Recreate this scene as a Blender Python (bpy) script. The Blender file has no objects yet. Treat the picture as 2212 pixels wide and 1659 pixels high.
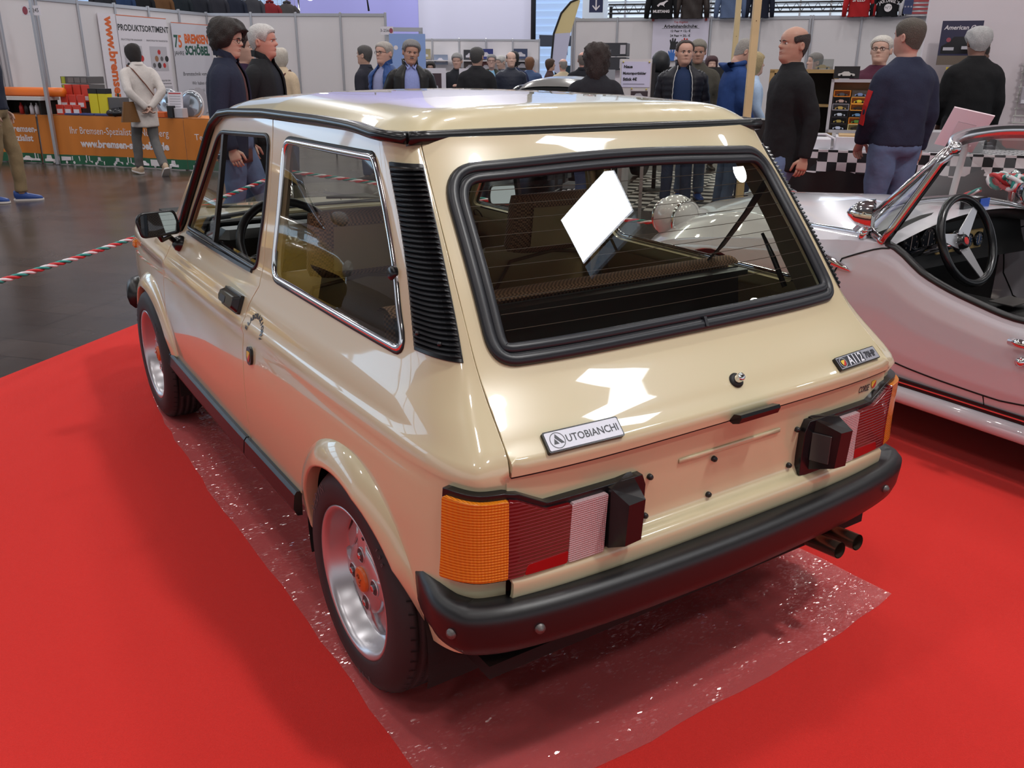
import bpy, bmesh, math, random
import numpy as np
from mathutils import Vector, Matrix, Euler
from mathutils.geometry import delaunay_2d_cdt
PI = math.pi
random.seed(7); RNG = np.random.default_rng(5)
SC = bpy.context.scene
COL = SC.collection

# ------------------------------------------------------------------ camera, world, lights, exposure
cam_d = bpy.data.cameras.new('camera'); cam = bpy.data.objects.new('camera', cam_d); COL.objects.link(cam)
CAM = Vector((-1.65621, 1.33782, 1.39538))
YAW, PITCH, ROLL, FPX = -0.584553, 0.3487198, 0.0049197, 1874.406
cy, sy, cp, sp = math.cos(YAW), math.sin(YAW), math.cos(PITCH), math.sin(PITCH)
fw = Vector((cy*cp, sy*cp, -sp)); rt = Vector((sy, -cy, 0)); up = rt.cross(fw)
r2 = rt*math.cos(ROLL) + up*math.sin(ROLL); u2 = up*math.cos(ROLL) - rt*math.sin(ROLL)
cam.matrix_world = Matrix(((r2.x, u2.x, -fw.x, CAM.x), (r2.y, u2.y, -fw.y, CAM.y), (r2.z, u2.z, -fw.z, CAM.z), (0, 0, 0, 1)))
cam_d.sensor_fit = 'HORIZONTAL'; cam_d.sensor_width = 36.0; cam_d.lens = FPX/2212*36.0
cam_d.clip_start = 0.05; cam_d.clip_end = 300
SC.camera = cam
SC.view_settings.view_transform = 'Standard'; SC.view_settings.look = 'None'
SC.view_settings.gamma = 1.0; SC.view_settings.use_curve_mapping = False
SC.view_settings.exposure = 0.58
w = bpy.data.worlds.new('hall_air'); SC.world = w; w.use_nodes = True
w.node_tree.nodes['Background'].inputs[0].default_value = (0.90, 0.94, 1.0, 1)
w.node_tree.nodes['Background'].inputs[1].default_value = 0.52
def area_light(name, loc, size, power, col=(1, 1, 1), target=None, sizey=None):
    L = bpy.data.lights.new(name, 'AREA'); L.energy = power; L.color = col
    L.shape = 'RECTANGLE' if sizey else 'DISK'; L.size = size
    if sizey: L.size_y = sizey
    o = bpy.data.objects.new(name, L); COL.objects.link(o); o.location = loc
    if target is not None:
        o.rotation_euler = (Vector(target)-Vector(loc)).to_track_quat('-Z', 'Y').to_euler()
    return o
# hall axes: E1 runs along the stall fronts (to the right in view), E2 away from the aisle
E1 = Vector((-0.76, -0.65, 0)); E2 = Vector((0.65, -0.76, 0))
LAMPS = [(-8+5.2*i, -14.5+5.5*j+(1.2 if i % 2 else 0), 9.9) for i in range(6) for j in range(5)]
LAMPS = [p for p in LAMPS if math.hypot(p[0]+5.4, p[1]+7.6) > 3.4]
for i, p in enumerate(LAMPS): area_light('hall_lamp', p, .75, 66, (1, .975, .955))
for p in ((24, -6), (24, -14), (30, -19), (19, -22), (27, -26), (36, -13)): area_light('hall_lamp', (p[0], p[1], 9.9), 1.1, 460, (.97, .98, 1))  # stronger lamps added to brighten the far curtains and cladding
area_light('flood_lamp', (-3.9, -2.5, 9.9), .6, 215, (1, .975, .95), (0, -.2, 0))
# ------------------------------------------------------------------ materials
def lin(c):
    out = []
    for v in c[:3]:
        v = v/255.0
        out.append(v/12.92 if v <= 0.04045 else ((v+0.055)/1.055)**2.4)
    return tuple(out)
_M = {}
def mat(name, rgb=(200, 200, 200), rough=0.5, metal=0.0, coat=0.0, spec=0.5, emit=0.0, noise=0.0, nscale=30.0, bump=0.0, bscale=200.0, sheen=0.0, trans=0.0):
    """sRGB colour in; optional fine colour noise and fine bump."""
    if name in _M: return _M[name]
    m = bpy.data.materials.new(name); m.use_nodes = True; _M[name] = m
    nt = m.node_tree; b = nt.nodes['Principled BSDF']; L = lin(rgb)
    b.inputs['Base Color'].default_value = (*L, 1); b.inputs['Roughness'].default_value = rough
    b.inputs['Metallic'].default_value = metal; b.inputs['Specular IOR Level'].default_value = spec
    b.inputs['Coat Weight'].default_value = coat; b.inputs['Coat Roughness'].default_value = 0.03
    if sheen: b.inputs['Sheen Weight'].default_value = sheen
    if trans: b.inputs['Transmission Weight'].default_value = trans
    if emit:
        b.inputs['Emission Color'].default_value = (*L, 1); b.inputs['Emission Strength'].default_value = emit
    if noise or bump:
        tc = nt.nodes.new('ShaderNodeTexCoord')
    if noise:
        n = nt.nodes.new('ShaderNodeTexNoise'); n.inputs['Scale'].default_value = nscale; n.inputs['Detail'].default_value = 4
        nt.links.new(tc.outputs['Object'], n.inputs['Vector'])
        mx = nt.nodes.new('ShaderNodeMix'); mx.data_type = 'RGBA'
        mx.inputs[6].default_value = tuple(max(0, c*(1-noise)) for c in L)+(1,)
        mx.inputs[7].default_value = tuple(min(1, c*(1+noise)) for c in L)+(1,)
        nt.links.new(n.outputs['Fac'], mx.inputs[0]); nt.links.new(mx.outputs[2], b.inputs['Base Color'])
    if bump:
        n2 = nt.nodes.new('ShaderNodeTexNoise'); n2.inputs['Scale'].default_value = bscale; n2.inputs['Detail'].default_value = 3
        nt.links.new(tc.outputs['Object'], n2.inputs['Vector'])
        bp = nt.nodes.new('ShaderNodeBump'); bp.inputs['Strength'].default_value = bump; bp.inputs['Distance'].default_value = 0.01
        nt.links.new(n2.outputs['Fac'], bp.inputs['Height']); nt.links.new(bp.outputs[0], b.inputs['Normal'])
    return m
def glass_mat(name, tint=(235, 240, 235), refl=0.07, rough=0.0):
    """single-sheet window glass: fresnel mix of tinted transparency and mirror."""
    if name in _M: return _M[name]
    m = bpy.data.materials.new(name); m.use_nodes = True; _M[name] = m
    nt = m.node_tree; nt.nodes.clear()
    out = nt.nodes.new('ShaderNodeOutputMaterial'); t = nt.nodes.new('ShaderNodeBsdfTransparent'); g = nt.nodes.new('ShaderNodeBsdfGlossy')
    t.inputs[0].default_value = (*lin(tint), 1); g.inputs['Roughness'].default_value = rough
    lw = nt.nodes.new('ShaderNodeLayerWeight'); lw.inputs[0].default_value = .5
    pw = nt.nodes.new('ShaderNodeMath'); pw.operation = 'POWER'; pw.inputs[1].default_value = 5; nt.links.new(lw.outputs['Facing'], pw.inputs[0])
    f = nt.nodes.new('ShaderNodeMath'); f.operation = 'MULTIPLY_ADD'; f.inputs[1].default_value = .93; f.inputs[2].default_value = refl; nt.links.new(pw.outputs[0], f.inputs[0])
    mx = nt.nodes.new('ShaderNodeMixShader')
    nt.links.new(f.outputs[0], mx.inputs[0]); nt.links.new(t.outputs[0], mx.inputs[1]); nt.links.new(g.outputs[0], mx.inputs[2])
    nt.links.new(mx.outputs[0], out.inputs[0])
    return m
# ------------------------------------------------------------------ objects
def link(name, me, parent=None):
    o = bpy.data.objects.new(name, me); COL.objects.link(o)
    if parent is not None: o.parent = parent
    return o
def tag(o, label=None, cat=None, group=None, kind=None):
    if label: o['label'] = label
    if cat: o['category'] = cat
    if group: o['group'] = group
    if kind: o['kind'] = kind
    return o
def thing(name, label, cat, loc=(0, 0, 0), rz=0.0, group=None):
    o = bpy.data.objects.new(name, None); COL.objects.link(o); o.location = loc; o.rotation_euler = (0, 0, rz)
    o.empty_display_size = 0.1
    return tag(o, label, cat, group)
def mesh_obj(name, V, F, m=None, parent=None, smooth=False, label=None, kind=None):
    me = bpy.data.meshes.new(name); me.from_pydata([tuple(v) for v in V], [], [tuple(f) for f in F])
    if m is not None:
        for mm in (m if isinstance(m, (list, tuple)) else [m]): me.materials.append(mm)
    if smooth: me.polygons.foreach_set('use_smooth', [True]*len(me.polygons))
    o = link(name, me, parent)
    if label: o['label'] = label
    if kind: o['kind'] = kind
    return o
def copy_tree(o, parent=None):
    c = o.copy(); COL.objects.link(c)
    if parent is not None: c.parent = parent
    for ch in list(o.children): copy_tree(ch, c)
    return c
class MB:
    """collects simple shapes and links them as ONE mesh object"""
    def __init__(s): s.V = []; s.F = []; s.MI = []; s.S = []; s.mi = 0
    def add(s, V, F, smooth=False, M=None):
        n = len(s.V)
        if M is not None: V = [M @ Vector(v) for v in V]
        s.V += [tuple(v) for v in V]; s.F += [tuple(i+n for i in f) for f in F]
        s.MI += [s.mi]*len(F); s.S += [smooth]*len(F); return s
    def box(s, c, d, M=None, rz=0.0, bev=0.0):
        hx, hy, hz = d[0]/2, d[1]/2, d[2]/2; R = Matrix.Rotation(rz, 3, 'Z')
        if bev <= 0:
            V = [Vector((x*hx, y*hy, z*hz)) for z in (-1, 1) for x, y in ((-1, -1), (1, -1), (1, 1), (-1, 1))]
            F = [(3, 2, 1, 0), (4, 5, 6, 7), (0, 1, 5, 4), (1, 2, 6, 5), (2, 3, 7, 6), (3, 0, 4, 7)]
        else:
            b = min(bev, hx*.9, hy*.9, hz*.9); V = []; F = []; P = []
            for (z, q) in ((-hz, b), (-hz+b, 0), (hz-b, 0), (hz, b)):
                X, Y = hx-q, hy-q; c1 = min(b*.3 if q else b, X*.9, Y*.9); P.append(len(V))
                V += [Vector(p+(z,)) for p in ((X, -Y+c1), (X, Y-c1), (X-c1, Y), (-X+c1, Y), (-X, Y-c1), (-X, -Y+c1), (-X+c1, -Y), (X-c1, -Y))]
            for k in range(3):
                for i in range(8): F.append((P[k]+i, P[k]+(i+1) % 8, P[k+1]+(i+1) % 8, P[k+1]+i))
            F.append(tuple(P[0]+i for i in reversed(range(8)))); F.append(tuple(P[3]+i for i in range(8)))
        V = [R @ v + Vector(c) for v in V]
        return s.add(V, F, False, M)
    def tube(s, path, r, n=8, closed=False, caps=True, smooth=True, flat=(1, 1), upv=None):
        P = [Vector(p) for p in path]; m = len(P); V = []; F = []
        rr = r if isinstance(r, (list, tuple)) else [r]*m; prev = None
        for i in range(m):
            a = P[(i-1) % m] if (closed or i > 0) else P[i]; b = P[(i+1) % m] if (closed or i < m-1) else P[i]
            t = (b-a).normalized() if (b-a).length > 1e-9 else Vector((0, 0, 1))
            if upv is not None: nrm = Vector(upv) - t*Vector(upv).dot(t); nrm = nrm.normalized() if nrm.length > 1e-6 else t.orthogonal().normalized()
            elif prev is None: nrm = t.orthogonal().normalized()
            else:
                nrm = prev - t*prev.dot(t); nrm = nrm.normalized() if nrm.length > 1e-6 else t.orthogonal().normalized()
            prev = nrm; bi = t.cross(nrm)
            for k in range(n):
                a_ = 2*PI*k/n; V.append(P[i] + nrm*(math.cos(a_)*rr[i]*flat[0]) + bi*(math.sin(a_)*rr[i]*flat[1]))
        for i in range(m if closed else m-1):
            for k in range(n):
                j = (i+1) % m; F.append((i*n+k, i*n+(k+1) % n, j*n+(k+1) % n, j*n+k))
        if caps and not closed: F.append(tuple(range(n-1, -1, -1))); F.append(tuple((m-1)*n+k for k in range(n)))
        return s.add(V, F, smooth)
    def sweep(s, path, prof, normals, closed=False, smooth=False, caps=True):
        """profile points (a, b): a along the normal, b along (tangent x normal)"""
        P = [Vector(p) for p in path]; N = [Vector(q) for q in normals]; m = len(P); n = len(prof); V = []; F = []
        for i in range(m):
            a = P[(i-1) % m] if (closed or i > 0) else P[i]; b = P[(i+1) % m] if (closed or i < m-1) else P[i]
            t = (b-a).normalized(); nn = (N[i]-t*N[i].dot(t)).normalized(); bb = t.cross(nn)
            for (u, v) in prof: V.append(P[i]+nn*u+bb*v)
        for i in range(m if closed else m-1):
            j = (i+1) % m
            for k in range(n): F.append((i*n+k, j*n+k, j*n+(k+1) % n, i*n+(k+1) % n))
        if caps and not closed: F.append(tuple(range(n))); F.append(tuple((m-1)*n+k for k in reversed(range(n))))
        return s.add(V, F, smooth)
    def lathe(s, prof, M=None, n=32, smooth=True):
        """profile (radius, height) turned about local z"""
        V = []; F = []; k = len(prof)
        for i in range(n):
            a = 2*PI*i/n
            for r, h in prof: V.append((r*math.cos(a), r*math.sin(a), h))
        for i in range(n):
            j = (i+1) % n
            for q in range(k-1): F.append((i*k+q, j*k+q, j*k+q+1, i*k+q+1))
        return s.add(V, F, smooth, M)
    def prism(s, poly, h0, h1, M=None, smooth=False):
        n = len(poly); V = [(p[0], p[1], h0) for p in poly]+[(p[0], p[1], h1) for p in poly]
        F = [tuple(reversed(range(n))), tuple(range(n, 2*n))]+[(i, (i+1) % n, n+(i+1) % n, n+i) for i in range(n)]
        return s.add(V, F, smooth, M)
    def ball(s, c, r, nu=16, nv=10, M=None, scale=(1, 1, 1)):
        prof = [(max(0, math.cos(a))*1.0, math.sin(a)) for a in np.linspace(-PI/2, PI/2, nv)]
        V = []; F = []
        for i in range(nu):
            a = 2*PI*i/nu
            for q, h in prof: V.append(Vector(c)+Vector((q*math.cos(a)*r*scale[0], q*math.sin(a)*r*scale[1], h*r*scale[2])))
        for i in range(nu):
            j = (i+1) % nu
            for q in range(nv-1): F.append((i*nv+q, j*nv+q, j*nv+q+1, i*nv+q+1))
        return s.add(V, F, True, M)
    def grid(s, fn, nu, nv, smooth=True, closeu=False):
        V = [fn(i/(nu-1) if not closeu else i/nu, j/(nv-1)) for i in range(nu) for j in range(nv)]; F = []
        for i in range(nu if closeu else nu-1):
            a = (i+1) % nu
            for j in range(nv-1): F.append((i*nv+j, a*nv+j, a*nv+j+1, i*nv+j+1))
        return s.add(V, F, smooth)
    def build(s, name, m, parent=None, label=None, kind=None, fix=False):
        o = mesh_obj(name, s.V, s.F, m, parent, False, label, kind)
        me = o.data
        me.polygons.foreach_set('use_smooth', s.S); me.polygons.foreach_set('material_index', s.MI); me.update()
        if fix:
            b = bmesh.new(); b.from_mesh(me); bmesh.ops.recalc_face_normals(b, faces=b.faces); b.to_mesh(me); b.free()
        return o
def rrect(w, h, r, n=5):
    """rounded rectangle polygon centred on the origin"""
    P = []
    for cx, cy_, a0 in ((w/2-r, h/2-r, 0), (-w/2+r, h/2-r, PI/2), (-w/2+r, -h/2+r, PI), (w/2-r, -h/2+r, 1.5*PI)):
        for i in range(n+1):
            a = a0+PI/2*i/n; P.append((cx+r*math.cos(a), cy_+r*math.sin(a)))
    return P
def roundpoly(P, r, n=6):
    """closed polygon with its corners rounded; r a number or one per corner"""
    out = []; N = len(P)
    for i in range(N):
        p = Vector(P[i]).to_2d() if len(P[i]) > 2 else Vector(P[i]); a = Vector(P[i-1]); b = Vector(P[(i+1) % N])
        rr = r[i] if isinstance(r, (list, tuple)) else r
        if rr <= 0: out.append(tuple(p)); continue
        da = (a-p); db = (b-p); rr = min(rr, da.length*.49, db.length*.49)
        q0 = p+da.normalized()*rr; q1 = p+db.normalized()*rr
        for k in range(n+1):
            t = k/n; out.append(tuple(q0*(1-t)**2+p*(2*t*(1-t))+q1*t*t))
    return out
def resample(P, step, closed=True):
    P = np.array(P, float); Q = np.vstack([P, P[:1]]) if closed else P
    out = []
    for a, b in zip(Q[:-1], Q[1:]):
        n = max(1, int(math.ceil(np.linalg.norm(b-a)/step)))
        for k in range(n): out.append(a+(b-a)*k/n)
    if not closed: out.append(Q[-1])
    return np.array(out)
def inpoly(P, pts):
    P = np.asarray(P); x, y = pts[:, 0], pts[:, 1]; c = np.zeros(len(pts), bool); n = len(P); j = n-1
    for i in range(n):
        yi, yj, xi, xj = P[i, 1], P[j, 1], P[i, 0], P[j, 0]
        k = ((yi > y) != (yj > y)) & (x < (xj-xi)*(y-yi)/((yj-yi) if abs(yj-yi) > 1e-12 else 1e-12)+xi)
        c ^= k; j = i
    return c
def edge_dist(P, pts):
    P = np.asarray(P); Q = np.roll(P, -1, 0); d = np.full(len(pts), 1e9)
    for a, b in zip(P, Q):
        ab = b-a; t = np.clip(((pts-a)@ab)/max(ab@ab, 1e-12), 0, 1); d = np.minimum(d, np.linalg.norm(pts-(a+t[:, None]*ab), axis=1))
    return d
def panel(name, fn, outer, holes, step, m, parent, flange=0.012, lip=0.0015, inset=0.0, flip=False, edge=None, label=None):
    """trimmed curved sheet: fn maps (n,2) parameters to (n,3) points; each edge is turned inwards by `flange`"""
    loops = [resample(p, edge or step*.8) for p in [outer]+list(holes)]
    lo, hi = loops[0].min(0), loops[0].max(0)
    gx = np.arange(lo[0]+step*.5, hi[0], step); gy = np.arange(lo[1]+step*.5, hi[1], step)
    G = np.array([(x+(step*.25 if k % 2 else -step*.25), y) for k, y in enumerate(gy) for x in gx])
    keep = inpoly(loops[0], G)
    for h in loops[1:]: keep &= ~inpoly(h, G)
    G = G[keep]
    if len(G):
        d = np.full(len(G), 1e9)
        for l in loops: d = np.minimum(d, edge_dist(l, G))
        G = G[d > step*.45]
    B = np.vstack(loops); E = []; k0 = 0
    for l in loops:
        n = len(l); E += [(k0+i, k0+(i+1) % n) for i in range(n)]; k0 += n
    pts = np.vstack([B, G]) if len(G) else B
    vo, eo, fo, ov, oe, of = delaunay_2d_cdt([Vector(p) for p in pts], E, [], 0, 1e-7)
    UV = np.array([tuple(v) for v in vo]); F = np.array(fo)
    C = UV[F].mean(1); ok = inpoly(loops[0], C)
    for h in loops[1:]: ok &= ~inpoly(h, C)
    F = F[ok]
    def nrm(uv):
        e = 1e-3; P0 = fn(uv-np.array([e, 0])); P1 = fn(uv+np.array([e, 0])); Q0 = fn(uv-np.array([0, e])); Q1 = fn(uv+np.array([0, e]))
        N = np.cross(P1-P0, Q1-Q0); N /= np.maximum(np.linalg.norm(N, axis=1), 1e-12)[:, None]; return -N if flip else N
    P = fn(UV); N = nrm(UV)
    if inset: P = P-N*inset
    V = [P]; NN = [N]; n0 = len(P)
    T = P[F[:, 1]]-P[F[:, 0]]; T2 = P[F[:, 2]]-P[F[:, 0]]; fl = np.einsum('ij,ij->i', np.cross(T, T2), N[F[:, 0]]) < 0
    F[fl] = F[fl][:, ::-1]
    faces = [tuple(f) for f in F]
    if flange > 0:
        for li, l in enumerate(loops):
            Pb = fn(l); Nb = nrm(l)
            if inset: Pb = Pb-Nb*inset
            t = np.roll(Pb, -1, 0)-np.roll(Pb, 1, 0); t /= np.maximum(np.linalg.norm(t, axis=1), 1e-9)[:, None]
            o = np.cross(t, Nb)
            # outward direction: away from the sheet
            mid = l.mean(0); area = 0.5*np.sum(l[:, 0]*np.roll(l[:, 1], -1)-l[:, 1]*np.roll(l[:, 0], -1))
            test = fn(l[:1]+1e-4*np.array([[(np.roll(l, -1, 0)-np.roll(l, 1, 0))[0, 1], -(np.roll(l, -1, 0)-np.roll(l, 1, 0))[0, 0]]])/max(1e-9, np.linalg.norm((np.roll(l, -1, 0)-np.roll(l, 1, 0))[0])))-fn(l[:1])
            sgn = 1.0 if area > 0 else -1.0
            if li > 0: sgn = -sgn
            if float((test[0]*sgn)@o[0]) < 0: o = -o
            q = math.sqrt(.5)
            r0 = Pb; r1 = Pb-Nb*lip*.3+o*lip*.7; r2 = Pb-Nb*lip+o*lip; r3 = Pb-Nb*flange+o*lip
            base = n0; k = len(l)
            V += [r0, r1, r2, r3]; NN += [Nb, (Nb+o)*q, o, o]; n0 += 4*k
            for a in range(3):
                for i in range(k):
                    j = (i+1) % k
                    f = (base+a*k+i, base+a*k+j, base+(a+1)*k+j, base+(a+1)*k+i)
                    faces.append(f)
    V = np.vstack(V); NN = np.vstack(NN)
    me = bpy.data.meshes.new(name)
    # orient the turned edges
    ff = []
    for f in faces:
        if len(f) == 4:
            a, b, c = V[f[0]], V[f[1]], V[f[2]]; g = np.cross(b-a, c-a)
            if g@(NN[f[2]]+NN[f[3]]+NN[f[0]]) < 0: f = f[::-1]
        ff.append(tuple(int(i) for i in f))
    me.from_pydata(V.tolist(), [], ff); me.materials.append(m)
    me.polygons.foreach_set('use_smooth', [True]*len(me.polygons))
    me.normals_split_custom_set_from_vertices(NN.tolist())
    o = link(name, me, parent)
    if label: o['label'] = label
    return o
def pchip_m(xs, Y):
    """slopes for monotone cubic interpolation; Y (n, ...)"""
    xs = np.asarray(xs, float); Y = np.asarray(Y, float); h = np.diff(xs); hh = h.reshape(-1, *([1]*(Y.ndim-1))); d = np.diff(Y, axis=0)/hh
    m = np.zeros_like(Y); m[0] = d[0]; m[-1] = d[-1]
    for i in range(1, len(xs)-1):
        w1 = 2*h[i]+h[i-1]; w2 = h[i]+2*h[i-1]; p = d[i-1]*d[i] > 0
        with np.errstate(divide='ignore', invalid='ignore'):
            v = (w1+w2)/(w1/d[i-1]+w2/d[i])
        m[i] = np.where(p, v, 0)
    return m
def pchip(xs, Y, x, m=None):
    xs = np.asarray(xs, float); Y = np.asarray(Y, float); x = np.asarray(x, float)
    if m is None: m = pchip_m(xs, Y)
    i = np.clip(np.searchsorted(xs, x)-1, 0, len(xs)-2); h = xs[i+1]-xs[i]; t = (x-xs[i])/h
    sh = (-1,)+(1,)*(Y.ndim-1); t = t.reshape(sh); h = h.reshape(sh)
    return Y[i]*(1+2*t)*(1-t)**2+m[i]*h*t*(1-t)**2+Y[i+1]*t*t*(3-2*t)+m[i+1]*h*t*t*(t-1)
def frame_at(fn, uv, flip=False):
    """matrix with x along +u, y along +v, z along the surface normal"""
    uv = np.array([uv], float); e = 1e-3; p = Vector(fn(uv)[0]); a = Vector((fn(uv+np.array([[e, 0]]))-fn(uv-np.array([[e, 0]])))[0]).normalized()
    b = Vector((fn(uv+np.array([[0, e]]))-fn(uv-np.array([[0, e]])))[0]); n = a.cross(b).normalized()
    if flip: a = -a; n = a.cross(b).normalized()
    b = n.cross(a)
    return Matrix(((a.x, b.x, n.x, p.x), (a.y, b.y, n.y, p.y), (a.z, b.z, n.z, p.z), (0, 0, 0, 1)))
_TC = {}
def text_geo(s, size=1.0, bold=0.0, depth=0.0, sx=1.0, align='CENTER', shear=0.0, res=2, space=1.0):
    key = (s, size, bold, depth, sx, align, shear, res, space)
    if key not in _TC:
        c = bpy.data.curves.new('txt', 'FONT'); c.body = s; c.size = size; c.offset = bold; c.extrude = depth; c.shear = shear
        c.align_x = align; c.align_y = 'CENTER'; c.resolution_u = res; c.space_character = space
        o = bpy.data.objects.new('txt', c); COL.objects.link(o)
        me = bpy.data.meshes.new_from_object(o.evaluated_get(bpy.context.evaluated_depsgraph_get()))
        _TC[key] = ([Vector((v.co.x*sx, v.co.y, v.co.z)) for v in me.vertices], [tuple(p.vertices) for p in me.polygons])
        bpy.data.objects.remove(o); bpy.data.curves.remove(c); bpy.data.meshes.remove(me)
    return _TC[key]
def put_text(mb, s, M, size, **k):
    V, F = text_geo(s, size, **k); mb.add(V, F, False, M); return mb
def modbake(o):
    dg = bpy.context.evaluated_depsgraph_get(); dg.update()
    me = bpy.data.meshes.new_from_object(o.evaluated_get(dg)); old = o.data; o.modifiers.clear(); o.data = me
    if old.users == 0: bpy.data.meshes.remove(old)
    return o
# ------------------------------------------------------------------ hatchback body surfaces (metres; x forward, y left, rear axle at x = 0)
SK = [-.62, -.54, -.46, -.36, -.2, .2, .5, .8, 1.3, 1.8, 2.2, 2.5, 2.62]
TAPER = [0, 0, 0, 0, 0, 0, 0, 0, .004, .012, .028, .058, .088]
LV = [  # z, side half-width, then the five rear-corner points
 (.20, .615, (-.42, .52), (-.40, .57), (-.37, .595), (-.31, .61), (-.2, .615)),
 (.26, .645, (-.43, .53), (-.41, .59), (-.38, .62), (-.32, .637), (-.2, .643)),
 (.30, .662, (-.44, .54), (-.42, .60), (-.385, .635), (-.325, .652), (-.2, .660)),
 (.36, .672, (-.452, .55), (-.435, .61), (-.397, .641), (-.332, .659), (-.2, .670)),
 (.45, .678, (-.462, .56), (-.445, .614), (-.405, .646), (-.337, .664), (-.2, .676)),
 (.55, .680, (-.462, .556), (-.445, .608), (-.405, .640), (-.338, .662), (-.2, .677)),
 (.64, .675, (-.464, .555), (-.446, .607), (-.405, .636), (-.337, .656), (-.2, .671)),
 (.686, .669, (-.465, .555), (-.447, .607), (-.405, .633), (-.337, .651), (-.2, .664)),
 (.701, .673, (-.474, .56), (-.456, .615), (-.414, .643), (-.342, .659), (-.2, .669)),
 (.711, .6705, (-.472, .56), (-.454, .613), (-.411, .6405), (-.340, .6565), (-.2, .6665)),
 (.73, .660, (-.464, .558), (-.444, .605), (-.402, .630), (-.332, .646), (-.2, .656)),
 (.77, .645, (-.422, .552), (-.402, .592), (-.363, .614), (-.30, .630), (-.18, .641)),
 (.82, .622, (-.366, .545), (-.349, .574), (-.316, .593), (-.265, .607), (-.16, .617)),
 (.87, .603, (-.322, .540), (-.305, .561), (-.275, .577), (-.228, .589), (-.14, .598)),
 (.93, .592, (-.278, .533), (-.263, .551), (-.236, .566), (-.192, .577), (-.11, .587)),
 (1.0, .578, (-.226, .525), (-.213, .541), (-.188, .555), (-.148, .566), (-.08, .574)),
 (1.1, .559, (-.150, .512), (-.139, .526), (-.117, .539), (-.080, .549), (-.02, .556)),
 (1.2, .541, (-.070, .497), (-.060, .511), (-.040, .523), (-.005, .533), (.05, .539)),
 (1.25, .531, (-.032, .490), (-.022, .503), (-.002, .514), (.030, .523), (.08, .529)),
 (1.30, .520, (.006, .480), (.016, .493), (.036, .504), (.065, .512), (.11, .518))]
ZS = np.array([l[0] for l in LV])
_T = np.zeros((len(LV), len(SK), 2))
for i, l in enumerate(LV):
    for k in range(5): _T[i, k] = l[2+k]
    for k in range(5, len(SK)): _T[i, k] = (SK[k], l[1]-TAPER[k])
_TS = np.stack([pchip_m(SK, _T[i]) for i in range(len(LV))])
def side(uv):
    """(s, z) -> left body side"""
    uv = np.asarray(uv, float); s = np.clip(uv[:, 0], SK[0], SK[-1]-1e-9); z = uv[:, 1]
    xs = np.asarray(SK); i = np.clip(np.searchsorted(xs, s)-1, 0, len(xs)-2); h = xs[i+1]-xs[i]; t = ((s-xs[i])/h)[:, None]
    A = _T[:, i]; B = _T[:, i+1]; mA = _TS[:, i]; mB = _TS[:, i+1]; hh = h[:, None]
    L = A*((1+2*t)*(1-t)**2)+mA*(hh*t*(1-t)**2)+B*(t*t*(3-2*t))+mB*(hh*t*t*(t-1))   # (levels, n, 2)
    # smooth interpolation over the levels, each point at its own z
    j = np.clip(np.searchsorted(ZS, z)-1, 0, len(ZS)-2); n = np.arange(len(s))
    M = pchip_m(ZS, L); hz = (ZS[j+1]-ZS[j])[:, None]; t = ((z-ZS[j])[:, None])/hz
    P = L[j, n]*((1+2*t)*(1-t)**2)+M[j, n]*(hz*t*(1-t)**2)+L[j+1, n]*(t*t*(3-2*t))+M[j+1, n]*(hz*t*t*(t-1))
    return np.stack([P[:, 0], P[:, 1], z], 1)
HB_Z = np.array([.69, .70, .7245, .7315, .77, .82, .845, .87, 1.0, 1.2, 1.26, 1.30])
HB_X = np.array([-.474, -.475, -.477, -.466, -.424, -.368, -.343, -.322, -.226, -.070, -.026, -.006])
HB_W = np.array([.56, .56, .558, .557, .552, .545, .5425, .540, .525, .497, .488, .48])
HB_B = np.array([.022, .022, .022, .022, .024, .028, .031, .034, .038, .044, .046, .046])
def hatch(uv):
    """(y, z) -> tailgate skin"""
    uv = np.asarray(uv, float); y = uv[:, 0]; z = uv[:, 1]
    b = pchip(HB_Z, HB_B, z); wv = pchip(HB_Z, HB_W, z)
    x = pchip(HB_Z, HB_X, z)-b+b*np.minimum(1.3, np.abs(y)/wv)**4
    return np.stack([x, y, z], 1)
def tail(uv):
    """(y, z) -> rear panel under the tailgate"""
    uv = np.asarray(uv, float); y = uv[:, 0]; z = uv[:, 1]
    x = pchip(np.array([.30, .40, .455, .480, .494, .502, .53, .60, .66, .70]), np.array([-.44, -.458, -.492, -.495, -.493, -.474, -.466, -.468, -.470, -.470]), z)
    b = np.where(z < .5, .022, .010)
    return np.stack([x+b*((np.abs(y)/.56)**4-1)+.003, y, z], 1)
def roof(uv):
    """(x, y) -> roof skin, raised from the gutter"""
    uv = np.asarray(uv, float); x = uv[:, 0]; y = uv[:, 1]
    wv = np.interp(x, [-.03, .1, .8, 1.45], [.500, .522, .530, .505])
    q = np.clip(np.abs(y)/wv, 0, 1); base = np.interp(x, [-.03, .3, .8, 1.2, 1.45], [1.262, 1.270, 1.270, 1.255, 1.232])
    side_ = 1-q**11; crown = 1-q**2.2
    e = np.clip((x+.032)/.11, 0, 1); ef = np.clip((1.45-x)/.16, 0, 1)
    en = (1-(1-e)**3.2)*(1-(1-ef)**2.6)
    ln = 1-((x-.75)/.85)**2*.75
    return np.stack([x, y, base+en*(.048*side_)+.020*crown*np.clip(ln, 0, 1)*np.clip(en+.15, 0, 1)], 1)
_gz, _gy = np.meshgrid(np.linspace(.87, 1.21, 12), np.linspace(-.46, .46, 13)); _gz, _gy = _gz.ravel(), _gy.ravel()
_GC = np.linalg.lstsq(np.stack([np.ones_like(_gz), _gz, _gz**2, _gy**2, _gy**2*_gz], 1), hatch(np.stack([_gy, _gz], 1))[:, 0], rcond=None)[0]
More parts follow.
